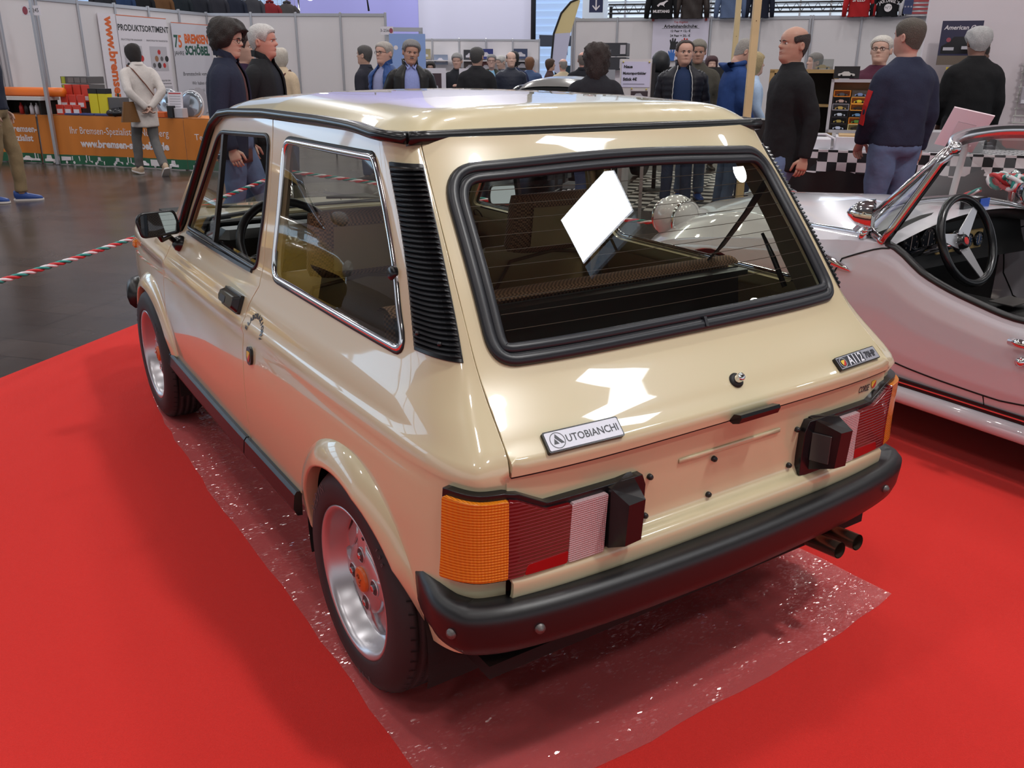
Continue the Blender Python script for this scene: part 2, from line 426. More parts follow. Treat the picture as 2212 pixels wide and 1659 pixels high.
def screenglass(uv):
    """(y, z) -> rear window pane, one even curve"""
    uv = np.asarray(uv, float); y, z = uv[:, 0], uv[:, 1]
    return np.stack([np.stack([np.ones_like(z), z, z*z, y*y, y*y*z], 1)@_GC, y, z], 1)
# ------------------------------------------------------------------ hall shell
def hw(u, v, z=0.0, o=Vector((0, 0, 0))):
    return o+E1*u+E2*v+Vector((0, 0, z))
HALLM = Matrix(((E1.x, E2.x, 0, 0), (E1.y, E2.y, 0, 0), (0, 0, 1, 0), (0, 0, 0, 1)))
HA = math.atan2(E1.y, E1.x)          # rotation of a thing whose local x runs along E1 (its local y then points away from E2)
# floor: dark brown asphalt tiles, worn and polished
m = bpy.data.materials.new('hall_floor'); m.use_nodes = True; nt = m.node_tree; bs = nt.nodes['Principled BSDF']
tc = nt.nodes.new('ShaderNodeTexCoord'); mp = nt.nodes.new('ShaderNodeMapping'); mp.inputs['Rotation'].default_value = (0, 0, -HA); nt.links.new(tc.outputs['Object'], mp.inputs[0])
br = nt.nodes.new('ShaderNodeTexBrick'); br.inputs['Scale'].default_value = 1.0; br.inputs['Brick Width'].default_value = .5; br.inputs['Row Height'].default_value = .25; br.inputs['Mortar Size'].default_value = .004
br.inputs['Color1'].default_value = (*lin((84, 72, 68)), 1); br.inputs['Color2'].default_value = (*lin((70, 61, 59)), 1); br.inputs['Mortar'].default_value = (*lin((56, 48, 46)), 1)
n1 = nt.nodes.new('ShaderNodeTexNoise'); n1.inputs['Scale'].default_value = 1.3; n1.inputs['Detail'].default_value = 6
mx = nt.nodes.new('ShaderNodeMix'); mx.data_type = 'RGBA'; mx.blend_type = 'MULTIPLY'; mx.inputs[0].default_value = .55
nt.links.new(mp.outputs[0], br.inputs[0]); nt.links.new(mp.outputs[0], n1.inputs['Vector']); nt.links.new(br.outputs[0], mx.inputs[6]); nt.links.new(n1.outputs[0], mx.inputs[7]); nt.links.new(mx.outputs[2], bs.inputs['Base Color'])
rr = nt.nodes.new('ShaderNodeMapRange'); rr.inputs[3].default_value = .16; rr.inputs[4].default_value = .34; nt.links.new(n1.outputs[0], rr.inputs[0]); nt.links.new(rr.outputs[0], bs.inputs['Roughness'])
floor = mesh_obj('floor', [(-30, -60, 0), (70, -60, 0), (70, 40, 0), (-30, 40, 0)], [(0, 1, 2, 3)], m, kind='structure')
# carpet: fitted red exhibition carpet, one edge along E2
m = mat('red_carpet', (212, 44, 38), .95, noise=.10, nscale=260, bump=.5, bscale=520, sheen=.08, spec=.1)
c0 = Vector((3.551, .475, 0)); cpt = [c0-E2*9, c0+E2*2.3, c0+E2*2.3+E1*9, c0-E2*9+E1*9]
b = MB(); b.prism([(p.x, p.y) for p in cpt], .0, .006); o = b.build('carpet', m, fix=True); tag(o, 'bright red fitted carpet under both show cars', 'carpet')
# protective film under the hatchback: clear, wrinkled
m = bpy.data.materials.new('clear_film'); m.use_nodes = True; nt = m.node_tree; nt.nodes.clear(); N_ = nt.nodes.new; lk_ = nt.links.new
out = N_('ShaderNodeOutputMaterial'); t = N_('ShaderNodeBsdfTransparent'); t.inputs[0].default_value = (.97, .94, .96, 1)
df = N_('ShaderNodeBsdfDiffuse'); df.inputs[0].default_value = (.85, .82, .86, 1); m1 = N_('ShaderNodeMixShader'); m1.inputs[0].default_value = .08; lk_(t.outputs[0], m1.inputs[1]); lk_(df.outputs[0], m1.inputs[2])
g = N_('ShaderNodeBsdfGlossy'); g.inputs[0].default_value = (1, .95, .92, 1); g.inputs['Roughness'].default_value = .15; ms = N_('ShaderNodeMixShader'); ms.inputs[0].default_value = .12
tc = N_('ShaderNodeTexCoord'); vo = N_('ShaderNodeTexVoronoi'); vo.inputs['Scale'].default_value = 240; mp = N_('ShaderNodeMapping'); mp.inputs['Scale'].default_value = (1.0, .45, 1); nz = N_('ShaderNodeTexNoise'); nz.inputs['Scale'].default_value = 14; nz.inputs['Detail'].default_value = 4
lk_(tc.outputs['Object'], mp.inputs[0]); lk_(mp.outputs[0], vo.inputs['Vector']); lk_(mp.outputs[0], nz.inputs['Vector'])
# every small wrinkle facet gets its own tilt
sub = N_('ShaderNodeVectorMath'); sub.operation = 'SUBTRACT'; sub.inputs[1].default_value = (.5, .5, .5); lk_(vo.outputs['Color'], sub.inputs[0]); sc = N_('ShaderNodeVectorMath'); sc.operation = 'SCALE'; lk_(sub.outputs[0], sc.inputs[0])
pw = N_('ShaderNodeMapRange'); pw.inputs[1].default_value = .42; pw.inputs[2].default_value = .62; pw.inputs[3].default_value = .25; pw.inputs[4].default_value = 1.25; lk_(nz.outputs[0], pw.inputs[0]); lk_(pw.outputs[0], sc.inputs['Scale'])
ad = N_('ShaderNodeVectorMath'); ad.operation = 'ADD'; ad.inputs[1].default_value = (0, 0, 1.0); lk_(sc.outputs[0], ad.inputs[0]); no = N_('ShaderNodeVectorMath'); no.operation = 'NORMALIZE'; lk_(ad.outputs[0], no.inputs[0]); lk_(no.outputs[0], g.inputs['Normal'])
lk_(m1.outputs[0], ms.inputs[1]); lk_(g.outputs[0], ms.inputs[2]); lk_(ms.outputs[0], out.inputs[0])
fp = resample([(2.48, .655), (2.0, .70), (1.5, .715), (1.0, .722), (.37, .707), (-.02, .712), (-.33, .711), (-.545, .70), (-.553, .33), (-.55, -.05), (-.53, -.45), (-.498, -.721), (-.144, -.698), (2.48, -.70)], .12)
V = [(x+random.uniform(-.006, .006), y+random.uniform(-.006, .006), .0085) for x, y in fp]
o = mesh_obj('protective_film', V, [tuple(reversed(range(len(V))))] if False else [tuple(range(len(V)))], m); tag(o, 'clear wrinkled plastic film laid on red carpet under cream car', 'plastic sheet')
# ------------------------------------------------------------------ hall walls, stall partitions, curtain
WALLP = mat('partition_board', (216, 211, 214), .55)
ALUM = mat('aluminium_post', (176, 176, 182), .35, .6)
def V3(p, z=0.0): return Vector((p[0], p[1], z))
def wall_frame(a, b_, z=0.0):
    """matrix with x from a to b, y up, z towards the viewer side"""
    a, b_ = V3(a, z), V3(b_, z); x = (b_-a).normalized(); y = Vector((0, 0, 1)); n = x.cross(y)
    return Matrix(((x.x, y.x, n.x, a.x), (x.y, y.y, n.y, a.y), (x.z, y.z, n.z, a.z), (0, 0, 0, 1)))
def mbox(mb, M, c, d, bev=0.0):
    k = len(mb.V); mb.box(c, d, bev=bev); mb.V[k:] = [tuple(M @ Vector(v)) for v in mb.V[k:]]; return mb
def partition(name, label, a, b_, n, H, ends=(True, True), double=()):
    M = wall_frame(a, b_); Lw = (V3(b_)-V3(a)).length; w_ = Lw/n; t = thing(name, label, 'partition wall')
    for k in range(n):
        b = MB(); mbox(b, M, ((k+.5)*w_, H/2, -.01), (w_-.035, H-.09, .012)); b.build('wall_panel', WALLP, t)
        b = MB(); mbox(b, M, ((k+.5)*w_, H-.03, 0), (w_-.05, .055, .03)); mbox(b, M, ((k+.5)*w_, .03, 0), (w_-.05, .05, .03)); b.build('wall_rail', ALUM, t)
    for k in range(n+1):
        if (k == 0 and not ends[0]) or (k == n and not ends[1]): continue
        b = MB(); mbox(b, M, (k*w_, H/2+.01, .0), (.045, H+.02, .05), .006)
        if k in double: mbox(b, M, (k*w_+.055, H/2+.01, .0), (.04, H+.02, .05), .006)
        b.build('post', ALUM, t)
    return t, M
WA0, WA1 = (13.45, 1.48), (18.18, -4.12)
wallA, MA = partition('partition_wall', 'white panel partition wall behind the brake parts stall, with posters', WA0, WA1, 8, 2.45)
wallB, MBm = partition('partition_wall', 'white panel partition wall behind white-haired woman and black folding rack', (18.18, -4.12), (15.99, -7.16), 4, 2.45, (False, True))
wallR, MR = partition('partition_wall', 'long white panel partition wall under the row of hanging jackets', (15.12, -11.34), (9.0, -16.64), 8, 2.45, double=(0, 5))
wallS, MS = partition('partition_wall', 'short side partition at left end of the long jacket wall', (15.85, -12.2), (15.12, -11.34), 1, 2.5, (True, False))
wallF, MF = partition('partition_wall', 'low far partition wall under the grey curtain', (25.6, -11.5), (22.9, -15.9), 6, 2.28)
# pale plaster wall at the right with posters
PLAST = mat('pale_plaster', (214, 203, 208), .7, noise=.04, nscale=2, bump=.2, bscale=6)
b = MB(); M = wall_frame((4.10, -7.70), (.6, -10.6)); mbox(b, M, (2.2, 2.2, -.06), (4.5, 4.4, .12)); o = b.build('wall_right', PLAST); o['kind'] = 'structure'; MP = M
# hanging curtains
def curtain(name, label, a, b_, z0, z1, m, amp, per):
    M = wall_frame(a, b_); Lw = (V3(b_)-V3(a)).length; b = MB()
    b.grid(lambda u, v: tuple(M @ Vector((u*Lw, z0+(z1-z0)*v, amp*math.sin(u*Lw*per+math.sin(u*Lw*1.7)*2+.25*v)*(.6+.4*math.sin(u*Lw*.9+1))))), int(Lw*14)+2, 6); o = b.build(name, m); tag(o, label, 'curtain'); return o
curtain('curtain', 'lavender hanging curtain high behind the puffer jacket man', (29.6, -10.0), (27.56, -14.01), 0, 9, mat('lavender_cloth', (152, 150, 208), .8), .05, 1.9)
curtain('curtain', 'grey white hanging curtain above the far partition wall', (27.56, -14.01), (25.5, -17.4), 1.5, 9, mat('grey_cloth', (190, 188, 206), .8), .035, 3.1)
b = MB(); b.tube([(25.45, -17.42, 0), (25.45, -17.42, 9)], .09, 8); o = b.build('curtain_pole', BLACKM := mat('black_pole', (24, 24, 28), .5)); tag(o, 'black vertical pole at the right edge of the grey curtain', 'pole')
# far outer wall: pale blue louvred cladding, with a glow added for its daylight brightness
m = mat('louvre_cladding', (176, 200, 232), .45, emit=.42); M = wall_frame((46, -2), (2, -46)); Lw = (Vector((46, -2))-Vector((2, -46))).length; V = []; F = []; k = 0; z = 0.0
while z < 9: V += [(0, z, 0), (Lw, z, 0), (0, z+.25, .06), (Lw, z+.25, .06)]; z += .27
F = [(2*i, 2*i+1, 2*i+3, 2*i+2) for i in range(len(V)//2-1)]
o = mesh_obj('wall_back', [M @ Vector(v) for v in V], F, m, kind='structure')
b = MB(); x0 = M.inverted() @ Vector((22.0, -17.1, 0)); 
for q, wd in ((.0, 1.5),): pass
b.box((22.6, -17.9, 4.5), (.7, .7, 9), rz=HA); o = b.build('column', mat('white_column', (206, 214, 226), .6), kind='structure')
b = MB(); M2 = wall_frame((24.6, -19.6), (13.4, -29.6))
b.add([M2 @ Vector(v) for v in ((0, 2.6, 0), (15, 2.6, 0), (15, 8, 0), (0, 8, 0))], [(0, 1, 2, 3)]); 
glz = b.build('window_1', mat('hall_window', (196, 208, 220), .25, emit=.55), kind='structure')
for k in range(16):
    b = MB(); mbox(b, M2, (k*.98, 5.3, .03), (.06, 5.4, .06)); b.build('window_mullion', ALUM, glz)
for k in range(40):
    b = MB(); mbox(b, M2, (7.5, 2.7+k*.13, .015), (15, .035, .03)); b.build('blind_slat', mat('blind_grey', (150, 156, 166), .4), glz)
# ceiling with its lamps and rooflights (seen in the paint and glass)
b = MB(); b.add([(-30, -60, 10.5), (70, -60, 10.5), (70, 40, 10.5), (-30, 40, 10.5)], [(3, 2, 1, 0)]); o = b.build('ceiling', mat('ceiling_grey', (176, 170, 162), .9), kind='structure')

# square rooflight in the ceiling behind the car (it mirrors in the rear window)
rlt = thing('rooflight', 'square daylight rooflight in the hall ceiling, out of view', 'rooflight', (-5.45, -7.6, 10.42), math.radians(38)); b = MB()
for c, d in (((0, 1.13, 0), (2.4, .14, .14)), ((0, -1.13, 0), (2.4, .14, .14)), ((1.13, 0, 0), (.14, 2.4, .14)), ((-1.13, 0, 0), (.14, 2.4, .14)), ((-.55, 0, .02), (.10, 2.2, .10)), ((-.84, 0, .03), (.5, .08, .06))): b.box(c, d)
b.build('roof_frame', ALUM, rlt); b = MB(); b.box((.28, 0, .04), (1.6, 2.2, .03)); b.build('roof_pane', mat('daylight', (244, 250, 255), .5, emit=13), rlt); b = MB(); b.box((-.84, 0, .04), (.55, 2.2, .03)); b.build('roof_flap', mat('daylight_dim', (150, 170, 190), .5, emit=1.2), rlt)

b = MB(); M = wall_frame((13.7, 16.0), (13.7, 2.3)); mbox(b, M, (6.85, 1.1, -.06), (13.7, 2.2, .12)); mbox(b, M, (6.85, 5.6, -.06), (13.7, 2.4, .12)); o = b.build('wall_left', PLAST); o['kind'] = 'structure'
b = MB(); 
for k in range(7): mbox(b, M, (1.0+1.95*k, 3.3, -.06), (1.75, 2.1, .04))
b.build('window_2', mat('left_daylight', (186, 218, 245), .3, emit=2.2), kind='structure')  # unseen glowing windows, added for a bluish reflection in the side glass
# ------------------------------------------------------------------ cream hatchback
PAINT = mat('cream_paint', (209, 196, 160), 0.30, 0, 1.0)
BLACK = mat('black_plastic', (26, 26, 28), 0.38, bump=0.05, bscale=900)
SATIN = mat('black_satin', (20, 21, 24), 0.26)
RUBBER = mat('black_rubber', (24, 24, 26), 0.55)
SEALM = mat('seal_rubber', (28, 30, 36), 0.36)
TYRE = mat('tyre_rubber', (38, 36, 38), 0.62)
CHROME = mat('chrome', (225, 225, 228), 0.08, 1.0)
DARK = mat('dark_cavity', (14, 13, 13), 0.8)
ALLOY = mat('silver_alloy', (196, 194, 198), 0.30, 0.75)
TINT = glass_mat('tinted_glass', (230, 232, 222))
CLEAR = glass_mat('clear_glass', (228, 232, 228))
BEIGE = mat('beige_vinyl', (160, 138, 104), 0.5, bump=.08, bscale=400)
BROWN = mat('brown_trim', (92, 70, 52), 0.7)
def mirror_fn(f): return lambda uv: f(uv)*np.array([1, -1, 1])
car = thing('car', 'cream 1970s hatchback with black bumper and side vents parked on the red carpet', 'car')

SEAM = [(.745, 1.262), (.735, 1.231), (.725, 1.178), (.717, .994), (.715, .843), (.708, .822), (.726, .79), (.742, .75), (.742, .70), (.742, .577), (.772, .345)]
FSEAM = [(1.61, .838), (1.70, .775), (1.744, .70), (1.755, .575), (1.775, .422), (1.79, .345)]
ARCH_R, ARCH_Z = .345, .262
def arch(cx, a0, a1, r=ARCH_R, n=22): return [(cx+r*math.cos(a), ARCH_Z+r*math.sin(a)) for a in np.linspace(a0, a1, n)]
DWIN = roundpoly([(1.545, .856), (1.50, .912), (1.262, 1.190), (1.20, 1.208), (.735, 1.222), (.719, 1.16), (.722, 1.0), (.738, .852)], [.02, .02, .03, .03, .035, .02, .05, .03])
DWIN = roundpoly([(1.555, .857), (1.245, 1.206), (.733, 1.224), (.718, 1.05), (.745, .852)], [.035, .05, .04, .1, .03])
DWIN = [(x+.02 if x < .8 else x, z) for x, z in DWIN]
QWIN = roundpoly([(.640, .857), (.640, 1.222), (-.145, 1.222), (-.213, .852)], [.055, .045, .075, .06])
def inward(P, d):
    P = np.array(P); a = np.roll(P, 1, 0); b = np.roll(P, -1, 0); t = b-a; t /= np.linalg.norm(t, axis=1)[:, None]; n = np.stack([-t[:, 1], t[:, 0]], 1)
    ar = np.sum(P[:, 0]*np.roll(P[:, 1], -1)-P[:, 1]*np.roll(P[:, 0], -1)); return P+n*(d if ar > 0 else -d)
def on(fn, uv, off=0.0, flip=False):
    uv = np.asarray(uv, float); e = 1e-3; N = np.cross(fn(uv+[e, 0])-fn(uv-[e, 0]), fn(uv+[0, e])-fn(uv-[0, e])); N /= np.linalg.norm(N, axis=1)[:, None]
    N = -N if flip else N; return fn(uv)+N*off, N
def trim_loop(name, fn, uv, prof, m, parent, flip, closed=True, off=0.0, smooth=True, label=None):
    uv = resample(uv, .02, closed); P, N = on(fn, uv, off, flip); b = MB(); b.sweep(P, prof, N, closed, smooth); return b.build(name, m, parent, label, fix=True)
RND = lambda w, h, n=8: [(h*math.sin(2*PI*k/n), w*math.cos(2*PI*k/n)) for k in range(n)]
th0 = math.asin((.345-ARCH_Z)/ARCH_R)
for sgn, fn, flip in ((1, side, True), (-1, mirror_fn(side), False)):
    # --- rear quarter with window opening and louvre opening
    rear = [(-.619, z) for z in np.linspace(.30, 1.262, 30)]
    top = [(s, 1.262) for s in (-.5, -.4, -.3, -.1, .2, .5)]
    gap = .0035
    poly = rear+top+[(s-gap, z) for s, z in SEAM]+[(.40, .345)]+arch(0, th0, PI-.10)+[(-.36, .30)]
    qp = panel('quarter_panel', fn, poly, [QWIN], .022, PAINT, car, .02, flip=flip)
    QG = inward(QWIN, .013)
    trim_loop('window_frame', fn, inward(QWIN, .006), RND(.009, .007), CHROME, qp, flip, label='bright metal frame of the rear side window')
    trim_loop('window_seal', fn, inward(QWIN, -.002), RND(.005, .004), RUBBER, qp, flip)
    panel('side_window_glass', fn, QG, [], .05, TINT, qp, 0, inset=-.001, flip=flip)
    M = frame_at(fn, (-.172, 1.0), flip); b = MB(); b.lathe([(0, .012), (.012, .012), (.015, .008), (.015, -.01)], M, 16); b.build('window_catch', SATIN, qp)
    # --- louvre panel on the rear pillar: backing, rim, and one object per slat
    VL = lambda z: -.279-(z-.876)*.085; VR = lambda z: -.556-(z-.876)*.13
    vp_uv = [(VL(.872), .872), (VL(.872)-.1, .8715), (VR(.872), .872)]+[(VR(z), z) for z in np.linspace(.9, 1.212, 6)]+[(VL(z), z) for z in np.linspace(1.212, .9, 6)]
    vent = panel('louvre_panel', fn, vp_uv, [], .03, SATIN, car, .004, inset=-.003, flip=flip)
    NS = 36
    for k in range(NS):
        z0 = .878+(1.206-.878)*k/NS; dz = (1.206-.878)/NS
        ss = np.linspace(VL(z0)-.003, VR(z0)+.002, 12); V = []; F = []
        for i, s in enumerate(ss):
            for zz, o in ((z0, .004), (z0+.0005, .010), (z0+dz*.35, .0105), (z0+dz*.92, .004)):
                P, N = on(fn, [(s, zz)], o if 0 < i < 11 else min(o, .005), flip); V.append(P[0])
        for i in range(11):
            for q in range(3): F.append((i*4+q, i*4+q+1, i*4+q+5, i*4+q+4))
        o = mesh_obj('vent_slat', V, [f[::-1] for f in F] if sgn > 0 else F, SATIN, vent)
    if sgn > 0:
        for s, z in ((-.33, .905), (-.46, .897)):
            M = frame_at(fn, (s, z), flip); M.translation += M.col[2].to_3d()*.011; b = MB(); b.lathe([(.0045, -.004), (.0045, .001), (0, .002)], M, 10); b.build('vent_screw', BLACK, vent)
    # --- door
    dtop = [(s, 1.262) for s in (.95, 1.1)]+[(1.20, 1.250), (1.285, 1.225)]
    dpoly = [(s+gap, z) for s, z in SEAM[::-1]]+dtop+[(1.33, 1.175)]+[(s-gap, z) for s, z in FSEAM]
    door = panel('door', fn, dpoly, [DWIN], .022, PAINT, car, .02, flip=flip)
    trim_loop('window_seal', fn, inward(DWIN, .004), RND(.007, .006), SEALM, door, flip)
    # divider bar and front quarter light; the main pane is wound almost right down
    bar = [(1.200, 1.205), (1.205, 1.0), (1.212, .853)]
    b = MB(); P, N = on(fn, resample(bar, .05, False), -.004, flip); b.sweep(P, [(-.008, -.011), (.006, -.011), (.006, .011), (-.008, .011)], N); b.build('window_divider', SATIN, door, fix=True)
    G1 = [p for p in map(tuple, inward(DWIN, .006)) if p[0] > 1.21]; G1 = sorted(G1, key=lambda p: math.atan2(p[1]-.97, p[0]-1.30)); panel('quarter_light_glass', fn, [(1.212, .86)]+[p for p in G1 if True] if False else [(1.212, .858), (1.53, .860), (1.25, 1.198), (1.206, 1.203)], [], .06, CLEAR, door, 0, inset=.006, flip=flip)
    panel('door_window_glass', fn, [(1.20, .83), (1.20, .875), (.765, .875), (.765, .83)], [], .06, CLEAR, door, 0, inset=.010, flip=flip)
    b = MB(); P, N = on(fn, [(1.53, .846), (1.2, .845), (.95, .846), (.79, .847)], .002, flip); b.sweep(P, [(-.004, -.007), (.005, -.005), (.005, .005), (-.004, .007)], N); b.build('belt_moulding', SEALM, door, fix=True)
    # door handle: black box with a scooped flap
    M = frame_at(fn, (.862, .752), flip); b = MB(); b.prism(rrect(.158, .056, .008), -.002, .010, M)
    lo_, hi_ = rrect(.150, .048, .008), rrect(.128, .030, .008); n_ = len(lo_); b.add([(x, y, .010) for x, y in lo_]+[(x+.004, y+.002, .029) for x, y in hi_], [(i, (i+1) % n_, n_+(i+1) % n_, n_+i) for i in range(n_)]+[tuple(range(n_, 2*n_))], False, M)
    dh = b.build('door_handle', SATIN, door, fix=True)
    b = MB(); b.prism(rrect(.050, .020, .004), .0285, .0300, M @ Matrix.Translation((-.022, -.004, 0))); b.build('pull_flap', BLACK, dh)
    M2 = frame_at(fn, (.950, .748), flip); b = MB(); b.lathe([(.010, .0), (.010, .018), (.006, .020), (0, .020)], M2, 14); b.build('lock_barrel', SATIN, door)
    # --- mirror
    base = frame_at(fn, (1.575, .80), flip).translation; sy_ = sgn
    b = MB(); b.lathe([(.030, -.006), (.028, .012), (.016, .026), (0, .028)], frame_at(fn, (1.575, .80), flip), 16)
    arm1 = base+Vector((.0, .02*sy_, .012)); mc = Vector((1.505, .708*sy_, .886))
    b.tube([arm1, arm1+Vector((-.01, .02*sy_, .02)), mc+Vector((.01, -.01*sy_, -.055)), mc+Vector((.012, 0, -.03))], [.010, .009, .009, .012], 8)
    mirror = b.build('door_mirror', SATIN, car)
    nz = Vector((-.955, -.17*sy_, .12)).normalized(); nx = Vector((0, 0, 1)).cross(nz).normalized(); ny = nz.cross(nx)
    R = Matrix(((nx.x, ny.x, nz.x, mc.x), (nx.y, ny.y, nz.y, mc.y), (nx.z, ny.z, nz.z, mc.z), (0, 0, 0, 1))) @ Matrix.Diagonal((-.80 if sy_ > 0 else .80, .80, .80, 1))
    hs = roundpoly([(-.088, -.048), (.078, -.052), (.092, .030), (.070, .056), (-.080, .056), (-.092, .0)], .02)
    b = MB(); n = len(hs); V = [(x, y, .008) for x, y in hs]+[(x*.99, y*.99, -.006) for x, y in hs]+[(x*.80, y*.80, -.030) for x, y in hs]+[(x*.4, y*.4, -.042) for x, y in hs]
    F = [(a*n+i, a*n+(i+1) % n, (a+1)*n+(i+1) % n, (a+1)*n+i) for a in range(3) for i in range(n)]+[tuple(range(3*n, 4*n))]
    V += [(x*.90, y*.86, .008) for x, y in hs]; F += [(i, 4*n+i, 4*n+(i+1) % n, (i+1) % n) for i in range(n)]
    b.add(V, F, True, R); b.build('mirror_housing', SATIN, mirror, fix=True)
    b = MB(); b.add([R @ Vector((x*.90, y*.86, .006)) for x, y in hs], [tuple(range(n))]); b.build('mirror_glass', mat('mirror_silver', (210, 212, 215), .02, 1.0), mirror)
    # --- front wing, sill
    wing = [(s+gap, z) for s, z in FSEAM[::-1]]+[(1.63, .832), (1.75, .826), (2.0, .815), (2.3, .79), (2.5, .755), (2.60, .70), (2.61, .55), (2.60, .42), (2.45, .345)]+arch(2.038, math.asin((.345-ARCH_Z)/ARCH_R), PI-math.asin((.345-ARCH_Z)/ARCH_R))
    panel('front_wing', fn, wing[::-1], [], .028, PAINT, car, .02, flip=flip)
    panel('sill', fn, [(.335, .345), (1.70, .345), (1.72, .27), (.32, .27)], [], .04, PAINT, car, .02, inset=.004, flip=flip)
    for a, c in (((1.80, .347), (1.765, .347)), ((1.757, .347), (.79, .345)), ((.782, .345), (.36, .345))):
        L = resample([a, c], .06, False); P, N = on(fn, L, 0, flip); b = MB()
        pr = [(-.004, .0), (.010, .0), (.016, -.010), (.016, -.050), (.004, -.070), (-.01, -.070)]
        b.sweep(P, pr if sgn > 0 else [(p, -q) for p, q in pr][::-1], N)
        if sgn > 0 and sum(v[2] for v in b.V)/len(b.V) > .345: b.V = [(x, y, 2*.346-z) for x, y, z in b.V]
        if sgn < 0 and sum(v[2] for v in b.V)/len(b.V) > .345: b.V = [(x, y, 2*.346-z) for x, y, z in b.V]
        b.build('sill_trim', BLACK, car, fix=True)
    # --- wheel-arch flares and inner housings
    for cx in (0, 2.038):
        b = MB(); n = 40; a0, a1 = (math.radians(2), math.radians(181)) if cx == 0 else (math.radians(-2), math.radians(177)); rows = []
        for k in range(n+1):
            a = a0+(a1-a0)*k/n; c_, s_ = math.cos(a), math.sin(a)
            oo = fn(np.array([[cx+.350*c_, ARCH_Z+.350*s_]]))[0]; y0 = abs(oo[1])
            f = k/n
            yl = np.interp(f, [0, .15, .35, .6, .8, .92, 1], [.668, .694, .712, .712, .690, .650, .612]) if cx == 0 else np.interp(f, [0, .2, .5, .85, 1], [.64, .678, .690, .680, .662])
            r0 = []
            for t in (0, .12, .4, .75, .93, 1.0):
                rr = .350-(.350-.290)*t; ease = math.sin(min(1, t*1.08)*PI/2)
                bx = oo[0] if False else cx+rr*c_
                if cx == 0 and a > PI*.75: bx = (oo[0])*(1-t)+(cx+.290*c_)*t if True else bx
                r0.append((bx, sgn*(y0+(yl-y0)*ease+(.002 if t > 0 else -.004)), ARCH_Z+rr*s_))
            r0.append((cx+.289*c_, sgn*(yl-.004), ARCH_Z+.289*s_)); r0.append((cx+.292*c_, sgn*(yl-.035), ARCH_Z+.292*s_))
            rows.append(r0)
        V = [p for r in rows for p in r]; q = len(rows[0]); F = [(i*q+j, i*q+j+1, (i+1)*q+j+1, (i+1)*q+j) for i in range(n) for j in range(q-1)]
        b.add(V, F, True); b.build('wheel_arch_flare', PAINT, car, fix=True)
        b = MB()
        V = []; F = []
        for k in range(n+1):
            a = -.25+(PI+.5)*k/n
            for yy in (.665, .40): V.append((cx+.335*math.cos(a), sgn*yy, ARCH_Z+.335*math.sin(a)))
        F = [(2*i, 2*i+1, 2*i+3, 2*i+2) for i in range(n)]; m0 = len(V)
        V.append((cx, sgn*.40, ARCH_Z)); F += [(2*i+1, m0, 2*i+3) for i in range(n)]
        b.add(V, F, False); b.build('wheel_housing', DARK, car)
    # --- gutter strip: up the windscreen pillar, along the roof side
    gl = [(1.66, .838), (1.62, .85), (1.335, 1.195), (1.30, 1.225), (1.22, 1.256), (1.1, 1.266), (.8, 1.276), (.4, 1.276), (.1, 1.270), (-.25, 1.262)]
    P, N = on(fn, resample(gl, .03, False), .006, flip); P = np.array(list(P)+[(-.022, sgn*.513, 1.262)]); N = np.array(list(N)+[(-.6, sgn*.8, 0)])
    b = MB(); pr = [(-.012, -.013), (.012, -.010), (.018, .003), (.008, .012), (-.012, .012)]
    b.sweep(P, pr, N, False, True); b.build('roof_gutter', SATIN, car, fix=True)
# --- rear gutter, roof
b = MB(); ys = np.linspace(-.513, .513, 24); b.sweep([(-.024-.006*(1-(y/.513)**2), y, 1.262+.002*(1-(y/.513)**2)) for y in ys], [(-.012, -.016), (.012, -.014), (.018, .0), (.012, .012), (-.012, .014)], [(-1, 0, 0.1)]*24, False, True); b.build('rear_gutter', SATIN, car, fix=True)
ro = [(-.028, y) for y in np.linspace(-.498, .498, 24)]+[(x, np.interp(x, [-.03, .1, .8, 1.45], [.500, .522, .530, .505])) for x in np.linspace(.0, 1.38, 30)]+[(1.40+.02*math.cos(a/.5*PI/2), a) for a in np.linspace(.48, -.48, 20)]+[(x, -np.interp(x, [-.03, .1, .8, 1.45], [.500, .522, .530, .505])) for x in np.linspace(1.38, 0, 30)]
panel('roof_panel', roof, ro, [], .028, PAINT, car, .0)
# --- tailgate
hp = [(y, .701) for y in np.linspace(.556, -.556, 24)]+[(-np.interp(z, HB_Z, HB_W)+.004, z) for z in np.linspace(.72, 1.255, 30)]+[(y, 1.262) for y in np.linspace(-.480, .480, 20)]+[(np.interp(z, HB_Z, HB_W)-.004, z) for z in np.linspace(1.255, .72, 30)]
SEALO = roundpoly([(.478, .862), (.500, .885), (.472, 1.150), (.44, 1.205), (.0, 1.224), (-.44, 1.205), (-.472, 1.150), (-.500, .885), (-.478, .862)], [.03, .03, .05, .05, .4, .05, .05, .03, .03])
SEALO = roundpoly([(.507, .860), (.468, 1.208), (.0, 1.226), (-.468, 1.208), (-.507, .860)], [.055, .075, .6, .075, .055], 10)
HW = inward(SEALO, .012)
hatchp = panel('tailgate', hatch, hp, [HW], .022, PAINT, car, .022, flip=True)
for nm, d, rr, off in (('window_seal', .008, .0135, .003), ('window_seal', .027, .0115, .003)):
    trim_loop(nm, hatch, inward(SEALO, d), RND(rr, rr*.75), SEALM, hatchp, True, off=off)
trim_loop('window_seal', hatch, inward(SEALO, .016), RND(.008, .004), RUBBER, hatchp, True, off=.002)
panel('rear_window_glass', screenglass, inward(SEALO, .022), [], .03, TINT, hatchp, 0, inset=.003, flip=True)
b = MB()
